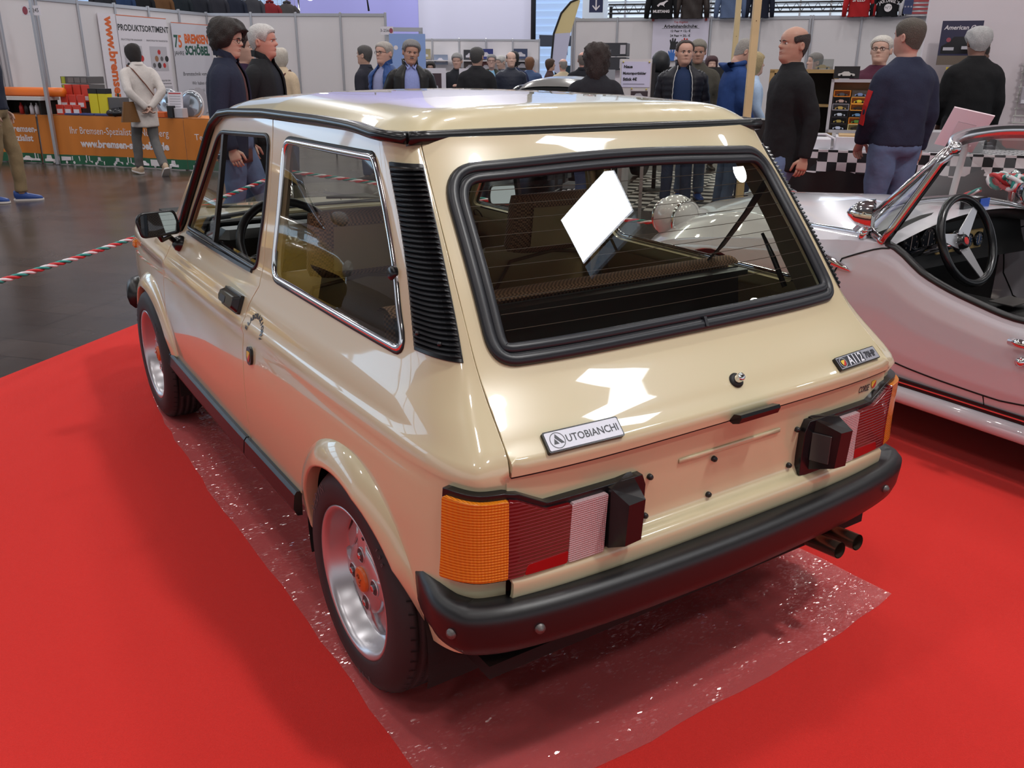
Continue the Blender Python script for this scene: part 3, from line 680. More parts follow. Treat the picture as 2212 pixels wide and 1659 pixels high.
for k in range(10):
    z = .92+.027*k; yy = np.interp(z, [.86, 1.21], [.462, .43]); P, N = on(screenglass, [(t*yy, z) for t in np.linspace(-1, 1, 15)], -.005, True); b.sweep(P, [(-.0003, -.0006), (.0003, -.0006), (.0003, .0006), (-.0003, .0006)], N)
b.build('heater_wires', mat('heater_wire', (58, 40, 34), .6), hatchp)
b = MB(); P, N = on(hatch, [(-.022, .862), (-.025, .880)], .0125, True); b.sweep(P, [(-.004, -.004), (.002, -.004), (.002, .004), (-.004, .004)], N); b.build('seal_joint', SEALM, hatchp, fix=True)
b = MB(); P, N = on(hatch, [(y, .7005) for y in np.linspace(.555, -.555, 30)], -.004, True); b.sweep([Vector(p)+Vector((0, 0, -.0025)) for p in P], [(-.006, -.003), (.0, -.003), (.0, .003), (-.006, .003)], N); b.build('lip_gap', DARK, hatchp)
# badges
WHITEP = mat('badge_white', (214, 216, 228), .3); INK = mat('badge_ink', (38, 40, 50), .4); SILV = mat('badge_silver', (170, 172, 182), .3, .4)
REDM = mat('badge_red', (190, 40, 40), .35); YEL = mat('badge_yellow', (222, 190, 70), .35)
def shield(mb_y, mb_r, M, cx, cy_, w, h):
    P = [(cx-w/2, cy_+h*.32), (cx, cy_+h*.38), (cx+w/2, cy_+h*.32), (cx+w/2, cy_-h*.05), (cx+w*.3, cy_-h*.35), (cx, cy_-h*.5), (cx-w*.3, cy_-h*.35), (cx-w/2, cy_-h*.05)]
    mb_y.prism([P[0], P[1], P[2], P[3], P[4], P[5], P[6], P[7]], 0, .0008, M)
    mb_r.prism([P[2], P[3], P[4], P[5], P[6]], .0008, .0012, M)
def badge_plate(uv, w, h, nm, fn=hatch, flip=True, parent=None, face=None):
    M = frame_at(fn, uv, flip)
    if M.col[2].x > 0 and fn is hatch: M = frame_at(fn, uv, not flip)
    b = MB(); b.prism(rrect(w, h, .004), -.004, .007, M); o = b.build(nm, SATIN, parent or hatchp, fix=True)
    return M, o
M, o = badge_plate((.392, .742), .172, .043, 'maker_badge'); T = Matrix.Translation((0, 0, .0074))
b = MB(); b.prism(rrect(.166, .037, .003), 0, .0006, M @ T); b.build('badge_face', WHITEP, o)
T2 = M @ Matrix.Translation((0, 0, .0083)); b = MB(); cx = -.060
ring = [(cx+.0165*math.cos(a), .0165*math.sin(a), 0) for a in np.linspace(0, 2*PI, 33)[:-1]]; ri = [(cx+.0150*math.cos(a), .0150*math.sin(a), 0) for a in np.linspace(0, 2*PI, 33)[:-1]]
b.add(ring+ri, [(i, (i+1) % 32, 32+(i+1) % 32, 32+i) for i in range(32)], False, T2)
b.add([(cx-.001, .0135, 0), (cx+.013, -.007, 0), (cx+.0055, -.007, 0), (cx-.0045, .006, 0)], [(3, 2, 1, 0)], False, T2); b.add([(cx-.0055, .0045, 0), (cx+.0015, -.007, 0), (cx-.010, -.007, 0)], [(2, 1, 0)], False, T2)
put_text(b, 'UTOBIANCHI', T2 @ Matrix.Translation((.0185, -.001, 0)), .0215, bold=.0003, sx=.92); b.build('badge_lettering', INK, o)
M, o = badge_plate((-.437, .745), .165, .034, 'model_badge'); T = M @ Matrix.Translation((0, 0, .0074))
b = MB(); b.prism(rrect(.160, .030, .002), 0, .0005, T); b.build('badge_face', SILV, o)
T = M @ Matrix.Translation((0, 0, .0080)); b = MB(); b.prism([(-.078, -.0125), (-.047, -.0125), (-.047, .0125), (-.078, .0125)], 0, .0004, T); b.prism([(-.0455, -.0125), (.022, -.0125), (.022, .0125), (-.0455, .0125)], 0, .0004, T); b.build('badge_ground', INK, o)
T = M @ Matrix.Translation((0, 0, .0090)); b = MB(); put_text(b, 'A112', T @ Matrix.Translation((-.012, -.001, 0)), .034, sx=.80, bold=.0007)
e0 = [(-.0625+.0125*math.cos(a), .0120*math.sin(a), 0) for a in np.linspace(0, 2*PI, 25)[:-1]]; e1 = [(-.0625+.0116*math.cos(a), .0111*math.sin(a), 0) for a in np.linspace(0, 2*PI, 25)[:-1]]
b.add(e0+e1, [(i, (i+1) % 24, 24+(i+1) % 24, 24+i) for i in range(24)], False, T); b.build('badge_lettering', mat('badge_pale', (226, 228, 236), .3), o)
b = MB(); put_text(b, '70HP', T @ Matrix.Translation((.050, -.001, 0)), .024, sx=.82, bold=.0005); b.build('power_lettering', INK, o)
by, br = MB(), MB(); shield(by, br, T, -.0625, -.001, .015, .018); by.build('crest_field', YEL, o); br.build('crest_half', REDM, o)
# lock and handle
M = frame_at(hatch, (-.037, .765), True); M = M if M.col[2].x < 0 else frame_at(hatch, (-.037, .765), False)
b = MB(); b.lathe([(.017, -.002), (.017, .004), (.010, .006)], M, 20); lk = b.build('tailgate_lock', RUBBER, hatchp); b = MB(); b.lathe([(.0095, 0), (.0095, .020), (.008, .023), (0, .024)], M, 18); b.box((0, 0, .0242), (.012, .003, .001)) if False else None; b.build('lock_cylinder', CHROME, lk)
b = MB(); b.prism([(-.005, -.0012), (.005, -.0012), (.005, .0012), (-.005, .0012)], .0238, .0246, M); b.build('key_slot', DARK, lk)
b = MB(); hy0, hy1 = .020, -.100; pts = resample([(hy0, .708), (hy1, .708)], .012, False); P, N = on(hatch, pts, .002, True)
b.sweep(P, [(-.004, .010), (.008, .012), (.024, .004), (.028, -.010), (.024, -.016), (.006, -.010)], N); o = b.build('tailgate_handle', SATIN, hatchp, fix=True)
if np.mean([v[2] for v in b.V]) > .717: pass
# --- rear panel with licence recess, ledge, bolts
panel('rear_panel', tail, [(y, .697) for y in np.linspace(.560, -.560, 20)]+[(-.560, z) for z in (.6, .5, .4, .33)]+[(y, .33) for y in np.linspace(-.5, .5, 12)]+[(.560, z) for z in (.33, .4, .5, .6)], [], .02, PAINT, car, .01, flip=True)
b = MB(); P, N = on(tail, [(t, .628) for t in np.linspace(.14, -.17, 8)], .001, True); b.sweep(P, [(0, -.006), (.003, -.004), (.003, .004), (0, .006)], N, False, True); b.build('plate_ridge', PAINT, car, fix=True)
for y, z in ((.220, .614), (.225, .525), (-.232, .615), (-.220, .526), (.036, .608), (.042, .523)):
    M = frame_at(tail, (y, z), True); M = M if M.col[2].x < 0 else frame_at(tail, (y, z), False)
    b = MB(); b.lathe([(.0065, -.002), (.0065, .006), (.005, .009), (0, .010)], M, 12); b.build('plate_screw', BLACK, car)
CORSE = MB(); M = frame_at(tail, (-.478, .664), True); M = M if M.col[2].x < 0 else frame_at(tail, (-.478, .664), False)
put_text(CORSE, 'CORSE', M @ Matrix.Translation((-.004, 0, .0012)), .022, sx=.62, shear=.35, bold=.0005); st = CORSE.build('rear_sticker', INK, car, label='small black race sticker on the rear panel')
by, br = MB(), MB(); shield(by, br, M @ Matrix.Translation((.036, .006, .001)), 0, 0, .018, .024); by.build('crest_field', YEL, st); br.build('crest_half', REDM, st)
# --- tail lamps
AMB = mat('amber_lens', (226, 128, 18), .12, 0, .6); RED = mat('red_lens', (110, 8, 12), .10, 0, .6); RED2 = mat('red_reflector', (150, 14, 18), .15, 0, .5); WHT = mat('clear_lens', (205, 175, 178), .14, 0, .5)
for mm, sc_ in ((AMB, 340), (RED, 260), (WHT, 420)):
    nt = mm.node_tree; tc = nt.nodes.new('ShaderNodeTexCoord'); wv = nt.nodes.new('ShaderNodeTexWave'); wv.wave_type = 'BANDS'; wv.bands_direction = 'Z'; wv.inputs['Scale'].default_value = sc_/6.28*1.0
    bp = nt.nodes.new('ShaderNodeBump'); bp.inputs['Strength'].default_value = .55; bp.inputs['Distance'].default_value = .003
    wv2 = nt.nodes.new('ShaderNodeTexWave'); wv2.bands_direction = 'Y'; wv2.inputs['Scale'].default_value = sc_/6.28; mxn = nt.nodes.new('ShaderNodeMath'); mxn.operation = 'ADD'
    nt.links.new(tc.outputs['Object'], wv.inputs[0]); nt.links.new(tc.outputs['Object'], wv2.inputs[0]); nt.links.new(wv.outputs[1], mxn.inputs[0])
    if mm is not RED: nt.links.new(wv2.outputs[1], mxn.inputs[1])
    else: mxn.inputs[1].default_value = 0
    nt.links.new(mxn.outputs[0], bp.inputs['Height']); nt.links.new(bp.outputs[0], nt.nodes['Principled BSDF'].inputs['Normal'])
def lampsurf(uv):
    """(q, z): q > 0 runs along the rear panel from the body corner towards the middle, q < 0 round the corner"""
    uv = np.asarray(uv, float); q = uv[:, 0]; z = uv[:, 1]; out = np.zeros((len(q), 3))
    zc_ = np.maximum(z, .55); A = tail(np.stack([.56-np.maximum(q, 0), zc_], 1)); A[:, 2] = z; s = side(np.stack([np.full_like(q, -.62), z], 1))
    B = side(np.stack([-.62-np.minimum(q, 0)*1.0, z], 1))
    m = q >= 0; out[m] = A[m]+(s-np.concatenate([tail(np.stack([np.full_like(q, .56), zc_], 1))[:, :2], z[:, None]], 1))[m]*np.exp(-q[m]/.05)[:, None]; out[~m] = B[~m]
    return out
for sgn in (1, -1):
    fn = lampsurf if sgn > 0 else mirror_fn(lampsurf); flip = sgn > 0
    if True:
        t_ = on(fn, [(.1, .56)], 0, flip)[1][0]; flip = flip if t_[0] < 0 else (not flip)
    hp_ = [(-.182, .492), (-.182, .672), (-.02, .672), (.012, .666), (.075, .634), (.305, .634), (.315, .61), (.315, .50), (.25, .487)]
    lamp = panel('tail_lamp', fn, hp_, [], .02, SATIN, car, .022, inset=-.018, flip=flip)
    for nm, P_, mm in (('amber_lens', [(-.174, .498), (-.172, .660), (-.012, .660), (-.008, .498)], AMB), ('red_lens', [(-.007, .498), (-.010, .660), (.010, .655), (.072, .624), (.126, .622), (.122, .523), (.030, .520), (.024, .498)], RED),
                       ('red_reflector', [(.026, .498), (.032, .518), (.122, .521), (.120, .496)], RED2), ('reversing_lens', [(.124, .496), (.128, .622), (.212, .622), (.208, .494)], WHT)):
        panel(nm, fn, roundpoly(P_, .004, 2), [], .018, mm, lamp, .012, inset=-.028, flip=flip, edge=.01)
    # number-plate lamp block beside the lens
    b = MB(); y0, y1 = .315*sgn, .232*sgn
    V = [(-.47, y0, .632), (-.47, y1, .632), (-.47, y0, .505), (-.47, y1, .505), (-.515, y0-.012*sgn, .632), (-.553, y1+.036*sgn, .618), (-.553, y1, .620), (-.515, y0-.012*sgn, .520), (-.545, y1+.036*sgn, .526), (-.545, y1, .528)]
    o1, o2, i1, i2 = .345*sgn, .337*sgn, .296*sgn, .268*sgn
    V = [(-.470, o1, .632), (-.505, o1, .632), (-.551, o2, .614), (-.551, i1, .616), (-.470, i2, .640), (-.470, o1, .500), (-.505, o1, .502), (-.545, o2, .522), (-.545, i1, .525), (-.470, i2, .500)]
    F = [(0, 1, 6, 5), (1, 2, 7, 6), (2, 3, 8, 7), (3, 4, 9, 8), (0, 4, 3, 2, 1), (5, 6, 7, 8, 9), (0, 5, 9, 4)]
    b.add(V, F); o = b.build('plate_lamp', SATIN, lamp, fix=True)
    b = MB(); b.box((-.512, .2805*sgn, .568), (.045, .006, .070), rz=sgn*-.33, bev=.001); b.build('plate_lamp_lens', mat('smoked_lens', (70, 66, 66), .12), lamp)
# --- bumper
def bump_pt(t, o):
    """t in [-1, 1] along the bumper; o outward offset"""
    K = np.array([(s_*0+x_, s_*y_) for s_, P_ in ((-1, [(-.30, .670), (-.405, .690), (-.472, .676), (-.518, .612), (-.549, .46), (-.566, .22)]), (0, [(-.571, 0)]), (1, [(-.566, .22), (-.549, .46), (-.518, .612), (-.472, .676), (-.405, .690), (-.30, .670)])) for x_, y_ in P_])
    T = np.linspace(-1, 1, len(K)); p = pchip(T, K, np.array([t]))[0]; d = pchip(T, K, np.array([min(1, t+.01)]))[0]-pchip(T, K, np.array([max(-1, t-.01)]))[0]; d /= np.linalg.norm(d); n = np.array([-d[1], d[0]]); n = n if n@(p-np.array([-.15, 0])) > 0 else -n
    return p+n*o
b = MB(); rows = []; prof = [(-.085, .444), (-.030, .458), (-.014, .456), (0, .440), (.0, .425), (-.004, .385), (-.012, .362), (-.022, .352), (-.08, .350)]
ts = np.linspace(-1, 1, 61)
for t in ts:
    e = abs(t); rows.append([(*bump_pt(t, o*(1 if e < .9 else .7)), z+(0 if e < .8 else (e-.8)*.05*(1 if z > .4 else 0))) for o, z in prof])
q = len(prof); V = [p for r in rows for p in r]; F = [(i*q+j, i*q+j+1, (i+1)*q+j+1, (i+1)*q+j) for i in range(60) for j in range(q-1)]+[tuple(range(q)), tuple(60*q+j for j in reversed(range(q)))]
b.add(V, F, True); bumper = b.build('rear_bumper', BLACK, car, fix=True)
for o in [bumper]:
    pass
for t, z in ((.70, .405), (.40, .405), (-.40, .405), (-.70, .405)):
    p = bump_pt(t, .0); n = (bump_pt(t, .01)-p)*100; M = Matrix.Translation((p[0], p[1], z)) @ Vector((n[0], n[1], 0)).to_track_quat('Z', 'Y').to_matrix().to_4x4()
    b = MB(); b.lathe([(.011, -.004), (.010, .003), (.007, .004), (.006, .007), (0, .008)], M, 14); b.build('bumper_bolt', mat('dull_steel', (110, 106, 104), .45, .7), bumper)
# --- exhaust
STEEL = mat('exhaust_steel', (150, 130, 115), .22, .9)
ex = None
for y in (-.362, -.432):
    b = MB(); path = [(-.20, y, .262), (-.40, y, .275), (-.548, y, .288)]; b.tube(path, .021, 18, caps=False); b.tube(path[::-1], .0185, 18, caps=False); o = b.build('exhaust_pipe', STEEL, car)
    b = MB(); b.lathe([(0, 0), (.0185, 0)], Matrix.Translation((-.44, y, .279)) @ Vector((-1, 0, .1)).to_track_quat('Z', 'Y').to_matrix().to_4x4(), 16); b.build('pipe_bore', DARK, o)
# --- wheels
def wheel(name, cx, sgn, ym):
    root = bpy.data.objects.new(name, None); COL.objects.link(root); root.parent = car; root.location = (cx, sgn*ym, .268); root.rotation_euler = (math.radians(-90 if sgn > 0 else 90), 0, 0)   # local z points outboard
    hw = .0775; R0 = .271
    b = MB(); pr = [(.176, -.070), (.195, -.078), (.235, -.0775), (.256, -.066), (.267, -.050)]
    grooves = [-.036, -.012, .012, .036]
    zz = -.050
    for g in grooves: pr += [(R0-abs(g)*.03, g-.005), (R0-.007, g-.004), (R0-.007, g+.004), (R0-abs(g)*.03, g+.005)]
    pr += [(.267, .050), (.256, .066), (.235, .0775), (.214, .0775), (.195, .078), (.187, .074), (.182, .070)]
    b.lathe(pr, None, 64, True); ty = b.build('tyre', TYRE, root)
    b = MB()
    for k in range(56):
        a = 2*PI*k/56
        for z0, z1 in ((.040, .058), (-.058, -.040), (.016, .032), (-.032, -.016)):
            M = Matrix.Rotation(a+(z0*2.2), 4, 'Z'); b.add([M @ Vector((R0+.0006-abs(z0)*.05, -.0018, z0)), M @ Vector((R0+.0006-abs(z0)*.05, .0018, z0)), M @ Vector((R0+.0006-abs(z1)*.09, .0018+.004, z1)), M @ Vector((R0+.0006-abs(z1)*.09, -.0018+.004, z1))], [(0, 1, 2, 3)])
    b.build('tread_sipes', DARK, ty, kind='stuff')
    if sgn > 0:
        b = MB(); words = [('8.00', 100, .017), ('SEDIN', 318, .024), ('135', 220, .015)]
        for wd, a0, sz in words:
            for k, ch in enumerate(wd):
                a = math.radians(a0)-(k-len(wd)/2)*(sz*1.15/.235); M = Matrix.Rotation(a-PI/2, 4, 'Z') @ Matrix.Translation((0, .232, .0782)); put_text(b, ch, M, sz*1.25, bold=.0006)
        b.build('tyre_lettering', mat('tyre_letters', (78, 74, 76), .6), ty)
    b = MB(); b.lathe([(.168, -.06), (.168, .045), (.174, .062), (.182, .068), (.186, .0735), (.181, .0745), (.174, .070), (.168, .058), (.160, .020), (.152, .012), (.140, .008), (.05, .018), (.0, .018)], None, 64); rim = b.build('rim', ALLOY, root)
    b = MB(); b.lathe([(.153, .008), (.150, .012), (.140, .018), (.090, .030), (.0, .032)], None, 48); b.build('wheel_disc', ALLOY, root)
    def star(th, hub=.086, w_=.021, R=.151):   # raised hub with four arms, between sunken panels
        d = (th-.12+PI/4) % (PI/2)-PI/4; return max(hub, min(R, (w_+.012*max(0, 1-abs(d)*3))/max(1e-4, abs(math.sin(d)))))
    b = MB(); T_ = np.linspace(0, 2*PI, 145)[:-1]; V = []; pz = lambda r: float(np.interp(r, [0, .09, .14, .153], [.032, .030, .018, .008]))
    for fr, up_ in ((1.0, .0), (.985, .008), (.955, .0115), (.70, .0135), (.40, .0145)):
        for th in T_: r = star(th)*fr; V.append((r*math.cos(th), r*math.sin(th), pz(r)+up_))
    V.append((0, 0, .047)); n_ = 144; b.add(V, [(a*n_+i, a*n_+(i+1) % n_, (a+1)*n_+(i+1) % n_, (a+1)*n_+i) for a in range(4) for i in range(n_)]+[(4*n_+i, 4*n_+(i+1) % n_, 5*n_) for i in range(n_)], True)
    o = b.build('wheel_arms', ALLOY, root, fix=True)
    for k in range(4):
        M = Matrix.Rotation(k*PI/2+.12+PI/4, 4, 'Z')
        b = MB(); P_ = roundpoly([(.138, -.052), (.145, 0), (.138, .052), (.096, .040), (.089, 0), (.096, -.040)], [.010, .05, .010, .014, .02, .014], 4); n = len(P_)
        b.add([(x, y, pz(x)+.001) for x, y in P_]+[(.117+(x-.117)*.9, y*.9, pz(x)+.004) for x, y in P_], [(i, (i+1) % n, n+(i+1) % n, n+i) for i in range(n)]+[tuple(range(n, 2*n))], False, M); b.build('wheel_petal', ALLOY, root, fix=True)
        b = MB(); b.add([M @ Vector(v) for v in ((.143, -.050, .0205), (.153, -.048, .0135), (.157, .0, .0135), (.153, .048, .0135), (.143, .050, .0205), (.149, 0, .0195))], [(0, 1, 2, 5), (5, 2, 3, 4)]); b.build('wheel_slot', DARK, root)
        M2 = Matrix.Rotation(k*PI/2+.12, 4, 'Z') @ Matrix.Translation((.060, 0, 0))
        b = MB(); b.tube([M2 @ Vector((.0185*math.cos(a), .0185*math.sin(a), .0445)) for a in np.linspace(0, 2*PI, 21)[:-1]], .0022, 6, True); pk = b.build('nut_pocket', ALLOY, root)
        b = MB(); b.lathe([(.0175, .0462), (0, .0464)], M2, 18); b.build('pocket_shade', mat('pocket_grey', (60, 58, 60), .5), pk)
        b = MB(); b.lathe([(.0085, .046), (.0085, .0515), (.006, .0525), (0, .053)], M2, 6, False); b.build('wheel_nut', CHROME, root)
    b = MB(); b.lathe([(.031, .046), (.031, .0525), (.027, .0545), (0, .0555)], None, 28); cap = b.build('centre_cap', mat('orange_cap', (206, 98, 42), .35), root)
    b = MB(); 
    for px, py, rr in ((0, .004, .005), (.007, -.004, .003), (-.007, -.004, .003), (0, .014, .003)): b.lathe([(rr, .0545), (rr*.8, .0568), (0, .057)], Matrix.Translation((px, py, 0)), 10)
    b.tube([(0, -.004, .056), (.004, -.012, .056), (.010, -.012, .056), (.012, -.005, .056)], .0014, 6); b.build('cap_emblem', mat('orange_dark', (150, 62, 24), .4), cap)
    b = MB(); a = math.radians(252); b.tube([(.150*math.cos(a), .150*math.sin(a), .015), (.138*math.cos(a), .138*math.sin(a), .060)], .0045, 8); b.build('valve', SATIN, root)
    if sgn < 0: pass
    return root
wheel('wheel', 0, 1, .612); wheel('wheel', 2.038, 1, .617); wheel('wheel', 0, -1, .612); wheel('wheel', 2.038, -1, .617)
# --- side badges
M = frame_at(side, (.668, .638), True); b = MB(); b.prism([(x*.021/.021, y) for x, y in [(.021*math.copysign(abs(math.cos(a))**.8, math.cos(a)), .026*math.copysign(abs(math.sin(a))**.8, math.sin(a))) for a in np.linspace(0, 2*PI, 29)[:-1]]], -.002, .007, M); o = b.build('side_badge', SATIN, car, fix=True)
T = M @ Matrix.Translation((0, 0, .0075)); by, br = MB(), MB(); shield(by, br, T, 0, 0, .026, .036); by.build('crest_field', YEL, o); br.build('crest_half', REDM, o)
b = MB(); wd = 'ELABORAZIONI'
for k, ch in enumerate(wd):
    a = math.radians(178-(k+.5)*178/12); uv = (.640-.062*math.cos(a)*-1*-1, .700+.056*math.sin(a))
    uv = (.640-.060*math.cos(a), .703+.050*math.sin(a))
    M = frame_at(side, uv, True); put_text(b, ch, M @ Matrix.Rotation((a-PI/2), 4, 'Z') @ Matrix.Translation((0, 0, .0012)), .020, bold=.0012)
b.build('side_lettering', INK, car, label='arched black lettering behind the door')
M = frame_at(side, (2.44, .665), True); b = MB(); b.box((0, 0, 0), (.07, .035, .03), bev=.008); b.V = [M @ Vector(v) for v in b.V]; b.build('side_repeater', mat('amber_lens'), car)
# ------------------------------------------------------------------ hatchback: front end, glasshouse, cabin
HOUND = mat('brown_weave', (96, 72, 58), .85)
nt = HOUND.node_tree; tc = nt.nodes.new('ShaderNodeTexCoord'); ck = nt.nodes.new('ShaderNodeTexChecker'); ck.inputs['Scale'].default_value = 170
ck.inputs[1].default_value = (*lin((160, 122, 96)), 1); ck.inputs[2].default_value = (*lin((84, 60, 48)), 1); nt.links.new(tc.outputs['Object'], ck.inputs[0]); nt.links.new(ck.outputs[0], nt.nodes['Principled BSDF'].inputs['Base Color'])
def bonnet(uv):
    uv = np.asarray(uv, float); x = uv[:, 0]; y = uv[:, 1]; w_ = np.interp(x, [1.6, 2.2, 2.62], [.61, .585, .53])
    z = np.interp(x, [1.62, 1.9, 2.3, 2.55, 2.62], [.868, .86, .825, .775, .72]); q = np.clip(np.abs(y)/w_, 0, 1.05)
    return np.stack([x, y, z-.036*q**3], 1)
panel('bonnet', bonnet, [(1.70, y) for y in np.linspace(-.60, .60, 16)]+[(x, np.interp(x, [1.6, 2.2, 2.62], [.61, .585, .53])) for x in np.linspace(1.74, 2.60, 18)]+[(2.62, y) for y in np.linspace(.52, -.52, 14)]+[(x, -np.interp(x, [1.6, 2.2, 2.62], [.61, .585, .53])) for x in np.linspace(2.60, 1.74, 18)], [], .05, PAINT, car, .01)
b = MB(); b.box((2.615, 0, .60), (.03, 1.04, .24), bev=.01); b.build('nose_panel', PAINT, car)
b = MB(); b.box((2.632, 0, .61), (.02, .70, .14), bev=.006); gr = b.build('grille', BLACK, car)
b = MB()
for k in range(6): b.box((2.645, 0, .56+.02*k), (.008, .68, .006))
b.build('grille_bars', SATIN, gr, kind='stuff')
for s in (1, -1):
    b = MB(); b.lathe([(.085, 0), (.085, .02), (.075, .03), (.05, .045), (0, .05)], Matrix.Translation((2.63, s*.44, .61)) @ Matrix.Rotation(PI/2, 4, 'Y'), 24); hl = b.build('headlamp', mat('lamp_glass', (220, 225, 228), .05, .2), car)
b = MB(); b.tube([(2.42, .655, .43), (2.58, .63, .43), (2.68, .52, .43), (2.70, 0, .43), (2.68, -.52, .43), (2.58, -.63, .43), (2.42, -.655, .43)], .055, 10, flat=(.7, 1), upv=(1, 0, 0)); b.build('front_bumper', BLACK, car)
# windscreen
def screen(uv):
    uv = np.asarray(uv, float); q = uv[:, 0]; t = uv[:, 1]
    wv = .595+(.500-.595)*t; y = q*wv; xe = 1.665+(1.325-1.665)*t; z = .845+(1.225-.845)*t
    return np.stack([xe+.13*(1-q*q)*(1-.2*t), y, z+.012*(1-q*q)], 1)
SO = [(q, 0) for q in np.linspace(-1, 1, 14)]+[(1, t) for t in (.25, .5, .75)]+[(q, 1) for q in np.linspace(1, -1, 14)]+[(-1, t) for t in (.75, .5, .25)]
panel('windscreen', screen, roundpoly([(-.97, .03), (.97, .03), (.965, .97), (-.965, .97)], .06), [], .09, CLEAR, car, 0)
P = screen(resample(roundpoly([(-.975, .02), (.975, .02), (.97, .98), (-.97, .98)], .06), .08)); b = MB(); b.tube(list(P), .012, 6, True); b.build('windscreen_seal', SEALM, car)
b = MB()
for s in (1, -1):
    b.tube([(1.69, s*.602, .835), (1.5, s*.560, 1.03), (1.33, s*.508, 1.225), (1.27, s*.50, 1.245)], .024, 8)
b.tube([(1.36, -.5, 1.232), (1.43, -.25, 1.246), (1.445, 0, 1.25), (1.43, .25, 1.246), (1.36, .5, 1.232)], .022, 8); b.build('windscreen_frame', PAINT, car)
b = MB(); b.box((1.74, 0, .845), (.16, 1.16, .02), bev=.006); b.build('scuttle', BLACK, car)
b = MB()
for y0, y1 in ((.15, .48), (-.35, 0)): b.tube([(1.80, y0, .865), (1.77, (y0+y1)/2, .885), (1.735, y1, .90)], .006, 6)
b.build('wiper', BLACK, car)
b = MB(); b.box((1.05, 0, .27), (3.0, 1.18, .03)); b.build('floor_pan', DARK, car)
b = MB(); b.box((2.1, 0, .55), (.75, 1.0, .5)); b.build('engine_bay', DARK, car)
b = MB(); b.tube([(0, -.6, .262), (0, .6, .262)], .03, 10); b.tube([(2.038, -.6, .262), (2.038, .6, .262)], .03, 10); b.build('axle', DARK, car)
# headlining and inner pillars
b = MB(); b.grid(lambda u, v: (lambda p: (p[0], p[1], p[2]-.022))(roof(np.array([[.0+1.36*u, (-.48+.96*v)]]))[0]), 12, 10); b.build('headlining', mat('headlining', (120, 104, 84), .9), car)
# cabin: dash, wheel, seats, rear shelf area
b = MB(); b.box((1.56, 0, .74), (.26, 1.10, .16), bev=.03); b.box((1.46, .33, .80), (.14, .40, .12), bev=.03); dash = b.build('dashboard', BLACK, car)
b = MB(); C0 = Vector((1.245, .33, .815)); N0 = Vector((-.80, 0, .6)).normalized(); U0 = Vector((0, 1, 0)); W0 = N0.cross(U0)
b.tube([C0+U0*(.175*math.cos(a))+W0*(.175*math.sin(a)) for a in np.linspace(0, 2*PI, 37)[:-1]], .015, 10, True); sw = b.build('steering_wheel', BLACK, car)
b = MB(); 
for a in (0.2, PI-.2, -PI/2): b.tube([C0-N0*.02, C0+U0*(.17*math.cos(a))+W0*(.17*math.sin(a))], [.022, .010], 8)
b.tube([C0-N0*.03, C0+N0*.015], .035, 14); b.tube([C0-N0*.03, C0-N0*.30], .022, 10); b.build('wheel_spokes', SATIN, sw)
def seat(y):
    r = bpy.data.objects.new('front_seat', None); COL.objects.link(r); r.parent = car; r.location = (.80, y, .30)
    def blk(name, prof, w0, m, zc=None):
        b = MB(); n = 14
        V = []
        for k in range(n+1):
            t = -1+2*k/n; e = (1-abs(t)**3.2)
            for (x, z, th) in prof: V.append((x-th*.5*(.35+.65*e), t*w0, z)); 
            for (x, z, th) in reversed(prof): V.append((x+th*.5*(.35+.65*e), t*w0, z))
        q = 2*len(prof); F = [(i*q+j, i*q+(j+1) % q, (i+1)*q+(j+1) % q, (i+1)*q+j) for i in range(n) for j in range(q)]+[tuple(range(q)), tuple(n*q+j for j in reversed(range(q)))]
        b.add(V, F, True); return b.build(name, m, r, fix=True)
    bk = [(.02, .14, .05), (0, .18, .13), (-.05, .34, .13), (-.10, .48, .12), (-.125, .545, .08), (-.13, .56, .02)]
    blk('seat_back', bk, .235, BEIGE)
    b = MB(); b.tube([(-.062-.01, -.19, .20), (-.12, -.20, .40), (-.165, -.16, .515), (-.17, 0, .535), (-.165, .16, .515), (-.12, .20, .40), (-.062-.01, .19, .20)], .006, 6); b.build('piping', BROWN, r)
    hr = [(-.13, .53, .06), (-.15, .56, .10), (-.17, .64, .11), (-.18, .70, .09), (-.18, .725, .03)]
    blk('headrest', hr, .165, HOUND)
    b = MB(); b.grid(lambda u, v: (-.232+.012*abs(2*v-1)**3-.03*(u-.5)*.6, (2*v-1)*.115, .565+.125*u), 6, 9); b.build('headrest_pad', BEIGE, r)
    b = MB(); b.box((.20, 0, .13), (.46, .46, .14), bev=.05); b.build('seat_cushion', HOUND, r)
    return r
seat(.33); seat(-.33)
b = MB(); b.grid(lambda u, v: (.16-.10*u-.03*math.sin(u*PI), (2*v-1)*.545, .48+.40*u), 10, 12)
b.grid(lambda u, v: (.06-.035*math.cos(u*PI)-.035+.035, (2*v-1)*.545, .878+.016*math.sin(u*PI)), 8, 12); rs = b.build('rear_seat_back', HOUND, car)
b = MB(); b.box((.30, 0, .42), (.42, 1.02, .14), bev=.05); b.build('rear_seat_cushion', BEIGE, car)
b = MB(); b.grid(lambda u, v: (.02-.04*u, (2*v-1)*.54, .872-.30*u), 4, 4, False); b.box((.0, 0, .862), (.035, 1.08, .014)); b.build('seat_back_board', BLACK, car)
b = MB(); b.box((-.20, 0, .60), (.40, 1.0, .02)); b.build('boot_floor', DARK, car)
MATR = mat('ribbed_mat', (46, 43, 42), .6)
b = MB()
for k in range(30):
    y = -.46+.0317*k; b.tube([(-.05, y, .645), (-.28, y, .655), (-.375, y, .66)], .012, 6)
b.build('boot_mat', MATR, car, kind='stuff')
